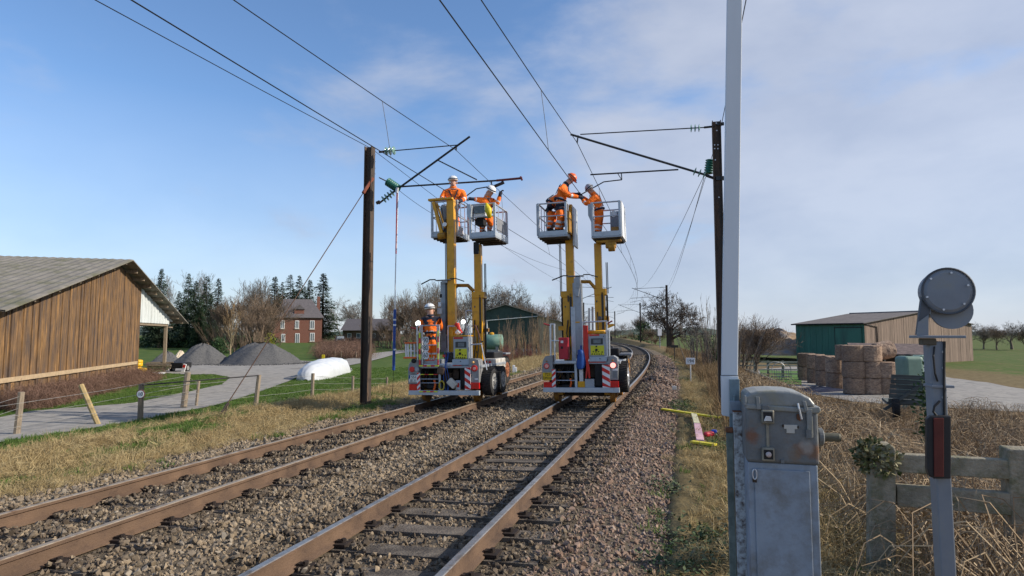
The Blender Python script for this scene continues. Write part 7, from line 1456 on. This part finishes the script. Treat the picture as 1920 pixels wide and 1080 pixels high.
def cane(seed):
    r = random.Random(seed); b = MB()
    for i in range(18):
        a = r.uniform(0, 6.28); d_ = Vector((math.cos(a), math.sin(a), 0)); ln = r.uniform(.5, 1.15); hh = r.uniform(.25, .75); p0 = Vector((r.uniform(-.2, .2), r.uniform(-.2, .2), -.05)); pts = [p0 + d_ * ln * k * .85 + Vector((0, 0, hh * 4 * k * (1 - k * .85)))+ Vector((r.uniform(-.04, .04), r.uniform(-.04, .04), 0)) for k in (0, .25, .5, .75, 1)]
        b.tube(pts, [.006, .006, .005, .004, .003], 3, cap=False)
        for _ in range(3):
            q = r.randrange(1, 5); p = pts[q] + Vector((r.uniform(-.1, .1), r.uniform(-.1, .1), r.uniform(-.08, .08))); u_ = Vector((r.gauss(0, 1), r.gauss(0, 1), r.gauss(0, .6))).normalized() * .018; w_ = Vector((-u_.y, u_.x, r.uniform(-.02, .02))); b.add([p, p + u_ + w_ * .5, p + u_ * 2, p + u_ - w_ * .5], [(0, 1, 2, 3)])
    for i in range(60):
        p = Vector((r.uniform(-.5, .5), r.uniform(-.5, .5), 0)); ld = Vector((r.gauss(0, .35), r.gauss(0, .35), 1)).normalized(); ln = r.uniform(.25, .6); sd_ = Vector((r.gauss(0, 1), r.gauss(0, 1), 0)).normalized() * .004; b.add([p - sd_, p + sd_, p + ld * ln], [(0, 1, 2)])
    return b
canem = ramp_mat('bramble_cane', [(.15, .10, .06), (.26, .185, .11), (.38, .29, .18), (.20, .14, .09), (.46, .37, .25)], .85, 'rand', 4)
canep = ramp_mat('hedge_cane', [(.10, .06, .045), (.16, .095, .07), (.21, .135, .10)], .9, 'rand', 4)
vcane = [variant(cane(i), 'bramble', canem) for i in range(5)]; vcanep = [variant(cane(i + 9), 'hedge_stem', canep) for i in range(3)]
def weed(seed):
    r = random.Random(seed); b = MB()
    for i in range(60):
        p = Vector((r.gauss(0, .12), r.gauss(0, .12), r.uniform(.0, .10))); u_ = Vector((r.gauss(0, 1), r.gauss(0, 1), r.uniform(-.2, .8))).normalized() * r.uniform(.015, .03); w_ = u_.cross(Vector((r.gauss(0, .3), r.gauss(0, .3), 1))).normalized() * u_.length * .6; b.add([p, p + u_ + w_, p + u_ * 2.2, p + u_ - w_], [(0, 1, 2, 3)])
    return b
vweed = [variant(weed(i), 'weed', weedm) for i in range(3)]
def in_poly(x, y, poly):
    r = np.zeros(len(x), bool); n = len(poly)
    for i in range(n):
        x0, y0 = poly[i]; x1, y1 = poly[(i + 1) % n]; c = ((y0 > y) != (y1 > y)); r ^= c & (x < (x1 - x0) * (y - y0) / ((y1 - y0) if y1 != y0 else 1e-9) + x0)
    return r
DRIVE = GP([(-120, 806), (60, 772), (250, 757), (350, 737), (415, 722), (432, 708), (400, 702), (350, 703), (300, 700), (330, 684), (420, 677), (545, 676), (590, 678), (598, 688), (540, 716), (480, 738), (400, 762), (300, 782), (200, 800), (60, 822), (-120, 850)], ZL)
def area(rects):
    S_ = []; D_ = []
    for dens, s0, s1, d0, d1 in rects:
        n = int(dens * (s1 - s0) * (d1 - d0)); S_.append(RNG.uniform(s0, s1, n)); D_.append(RNG.uniform(d0, d1, n))
    s_ = np.concatenate(S_); d_ = np.concatenate(D_); xy_ = np.array([TP(a, b_)[:2] for a, b_ in zip(s_, d_)]); z_ = HT(xy_[:, 0], xy_[:, 1]); z_ = np.where((d_ > -9.3) & (d_ < 0), np.maximum(bedz(d_) - .01, z_ - .3 * (d_ > -8.8)), z_); return s_, d_, np.column_stack([xy_, z_])
def put(name, pts, k, sc, variants, label, cat, tilt=.12):
    k = k & in_view(pts[:, 0], pts[:, 1], pts[:, 2], 1.2, 1.3); n = int(k.sum())
    if n: scatter(name, pts[k], np.column_stack([RNG.normal(0, tilt, n), RNG.normal(0, tilt, n), RNG.uniform(0, 6.28, n)]), sc[k], RNG.integers(0, len(variants), n), variants, label, cat)
def pat(s_, d_, f1=.8, f2=1.3): return np.sin(s_ * f1 + 1.7 * np.sin(d_ * f2)) + np.sin(d_ * 2.1 + s_ * .45) + .6 * np.sin(s_ * 2.3 - d_ * 1.9)
# left bank
s_, d_, p_ = area([(75, 2, 16, -13.2, -7.55), (48, 16, 34, -13.4, -7.55), (12, 34, 75, -13.5, -7.7), (22, 2, 16, -16, -13.2)])
dr = in_poly(p_[:, 0], p_[:, 1], DRIVE); pp = pat(s_, d_) + RNG.normal(0, .5, len(s_)); edge = (d_ < -7.85 + .25 * np.sin(s_ * 1.9) + .2 * np.sin(s_ * 4.3)) & (RNG.uniform(0, 1, len(s_)) < sst(-7.5, -8.4, d_) + .2)
far_ok = RNG.uniform(0, 1, len(s_)) < (1 - sst(-12.2, -13.6, d_))
gm = pp > 1.1
put('dry_grass', p_, ~dr & ~gm & edge & far_ok, RNG.uniform(.35, .95, len(s_)) * np.where(d_ > -8.6, .6, 1), vdry, 'straw-coloured dry grass on the bank left of the tracks', 'grass', .6)
put('green_grass', p_, ~dr & (gm | ~far_ok) & edge, RNG.uniform(.6, 1.3, len(s_)), vgrn, 'patchy green grass on the bank left of the tracks', 'grass')
# lawn beyond the bank
n = 16000; yy = RNG.uniform(14, 46, n); xx = RNG.uniform(-.95, -.05, n) * yy; s2, d2 = SD(xx, yy); z2 = HT(xx, yy); lp = np.column_stack([xx, yy, z2]); bl = np.array([(bf.I @ Vector(q)).x < .4 for q in lp])
put('lawn_grass', lp, (d2 < -13.2) & ~in_poly(xx, yy, DRIVE) & ~bl, RNG.uniform(.5, .95, n), vgrn, 'short green meadow grass beyond the wire fence', 'grass')
# right verge
s_, d_, p_ = area([(80, 2.5, 12, -.45, 2.6), (45, 12, 30, -.45, 2.8), (10, 30, 70, -.45, 3.0)])
pp = pat(s_, d_, 1.1, 1.6) + RNG.normal(0, .5, len(s_)); e2 = RNG.uniform(0, 1, len(s_)) < sst(-.5, .55, d_)
wd_ = (pp > .95) & (d_ < 1.2) & ((s_ < 16) | (d_ < .3))
put('verge_dry_grass', p_, ~wd_ & e2 & (d_ > -.12 + .3 * np.sin(s_ * 1.3) * np.sin(s_ * .47 + 1) + .12 * np.sin(s_ * 5.1)), RNG.uniform(.3, 1.0, len(s_)) * (1 - .25 * (d_ < .5)), vdry + vgrn[:1], 'matted dry grass on the right verge beside the barrier', 'grass', .6)
put('verge_weeds', p_, wd_ & (d_ > -.35) & (d_ < 1.5) & (RNG.uniform(0, 1, len(s_)) < .7), RNG.uniform(.5, 1.2, len(s_)), vweed + vgrn[:1], 'low green weeds along the right ballast shoulder', 'weeds')
# brambles down the right-hand slope
s_, d_, p_ = area([(17, 2.0, 14, 1.9, 9.5), (13, 13, 34, .9, 7.5), (7, 34, 75, .6, 6.5)])
far_ = s_ > 34
put('brambles', p_, (s_ < 26) & (d_ > 1.9) & (RNG.uniform(0, 1, len(s_)) < .9), RNG.uniform(.6, 1.15, len(s_)), vcane, 'tangled dead brambles covering the right-hand slope', 'brambles', .25)
put('brown_weeds', p_, (s_ >= 13), RNG.uniform(.8, 1.7, len(s_)), vbrn, 'reddish-brown dead weeds on the slope beyond the right mast', 'weeds')
# hedge at the foot of the barn gable, scrub by the house, grass below the thicket
n = 900; v_ = RNG.uniform(-11.4, 2.2, n); w_ = RNG.uniform(.3, 1.5, n); hp = np.array([bf.W((a, b_, 0)) for a, b_ in zip(w_, v_)]); put('barn_hedge', hp, np.ones(n, bool), RNG.uniform(.45, .95, n), vcanep, 'low purple-brown hedge along the foot of the barn gable', 'hedge', .2)
n = 700; yy = RNG.uniform(62, 100, n); xx = (RNG.uniform(600, 690, n) - 960) / FPX * yy; put('rough_scrub', np.column_stack([xx, yy, HT(xx, yy)]), np.ones(n, bool), RNG.uniform(1.0, 2.0, n), vbrn + vcanep, 'brown rough scrub below the far farm building', 'scrub', .2)
s_, d_, p_ = area([(7, 24, 62, -12.5, -8.95)]); put('thicket_grass', p_, (960 + p_[:, 0] / p_[:, 1] * FPX > 900), RNG.uniform(1.0, 1.8, len(s_)), vdry, 'tall pale grass at the foot of the tan thicket', 'grass')

YARD = GP([(1395, 695), (1480, 688), (1660, 690), (1800, 712), (1960, 735), (1960, 775), (1700, 762), (1600, 752), (1520, 738), (1440, 722)], ZR)
s_, d_, p_ = area([(9, 2, 30, 7.0, 22)]); ok = ~in_poly(p_[:, 0], p_[:, 1], YARD) & (p_[:, 1] < 33)
put('yard_edge_scrub', p_, ok, RNG.uniform(.7, 1.4, len(s_)), vcane + vbrn + vdry[:2], 'dry brown scrub between the brambles and the farm yard', 'scrub', .25)
vg = [variant(stone(i + 60), 'stone', ramp_mat('crushed_loose', [(.05, .05, .054), (.09, .092, .096), (.14, .14, .142)], .95)) for i in range(4)]
hp = []
for px, hw, dp in ((382, 53, 2.8), (490, 78, 3.2), (316, 26, 1.6)):
    c = at(px, 684); Yc = c.y + dp * .6; R_ = hw / FPX * Yc; n = int(260 * R_); a = RNG.uniform(0, 6.28, n); rr = RNG.uniform(.9, 1.22, n)
    x_ = (px - 960) / FPX * Yc + np.cos(a) * R_ * rr; y_ = Yc + np.sin(a) * dp * rr; hp.append(np.column_stack([x_, y_, HT(x_, y_) + .04]))
hp = np.concatenate(hp); put('spilled_gravel', hp, np.ones(len(hp), bool), RNG.uniform(.03, .1, len(hp)), vg, 'loose crushed stone spilled around the gravel heaps', 'gravel', 1.5)
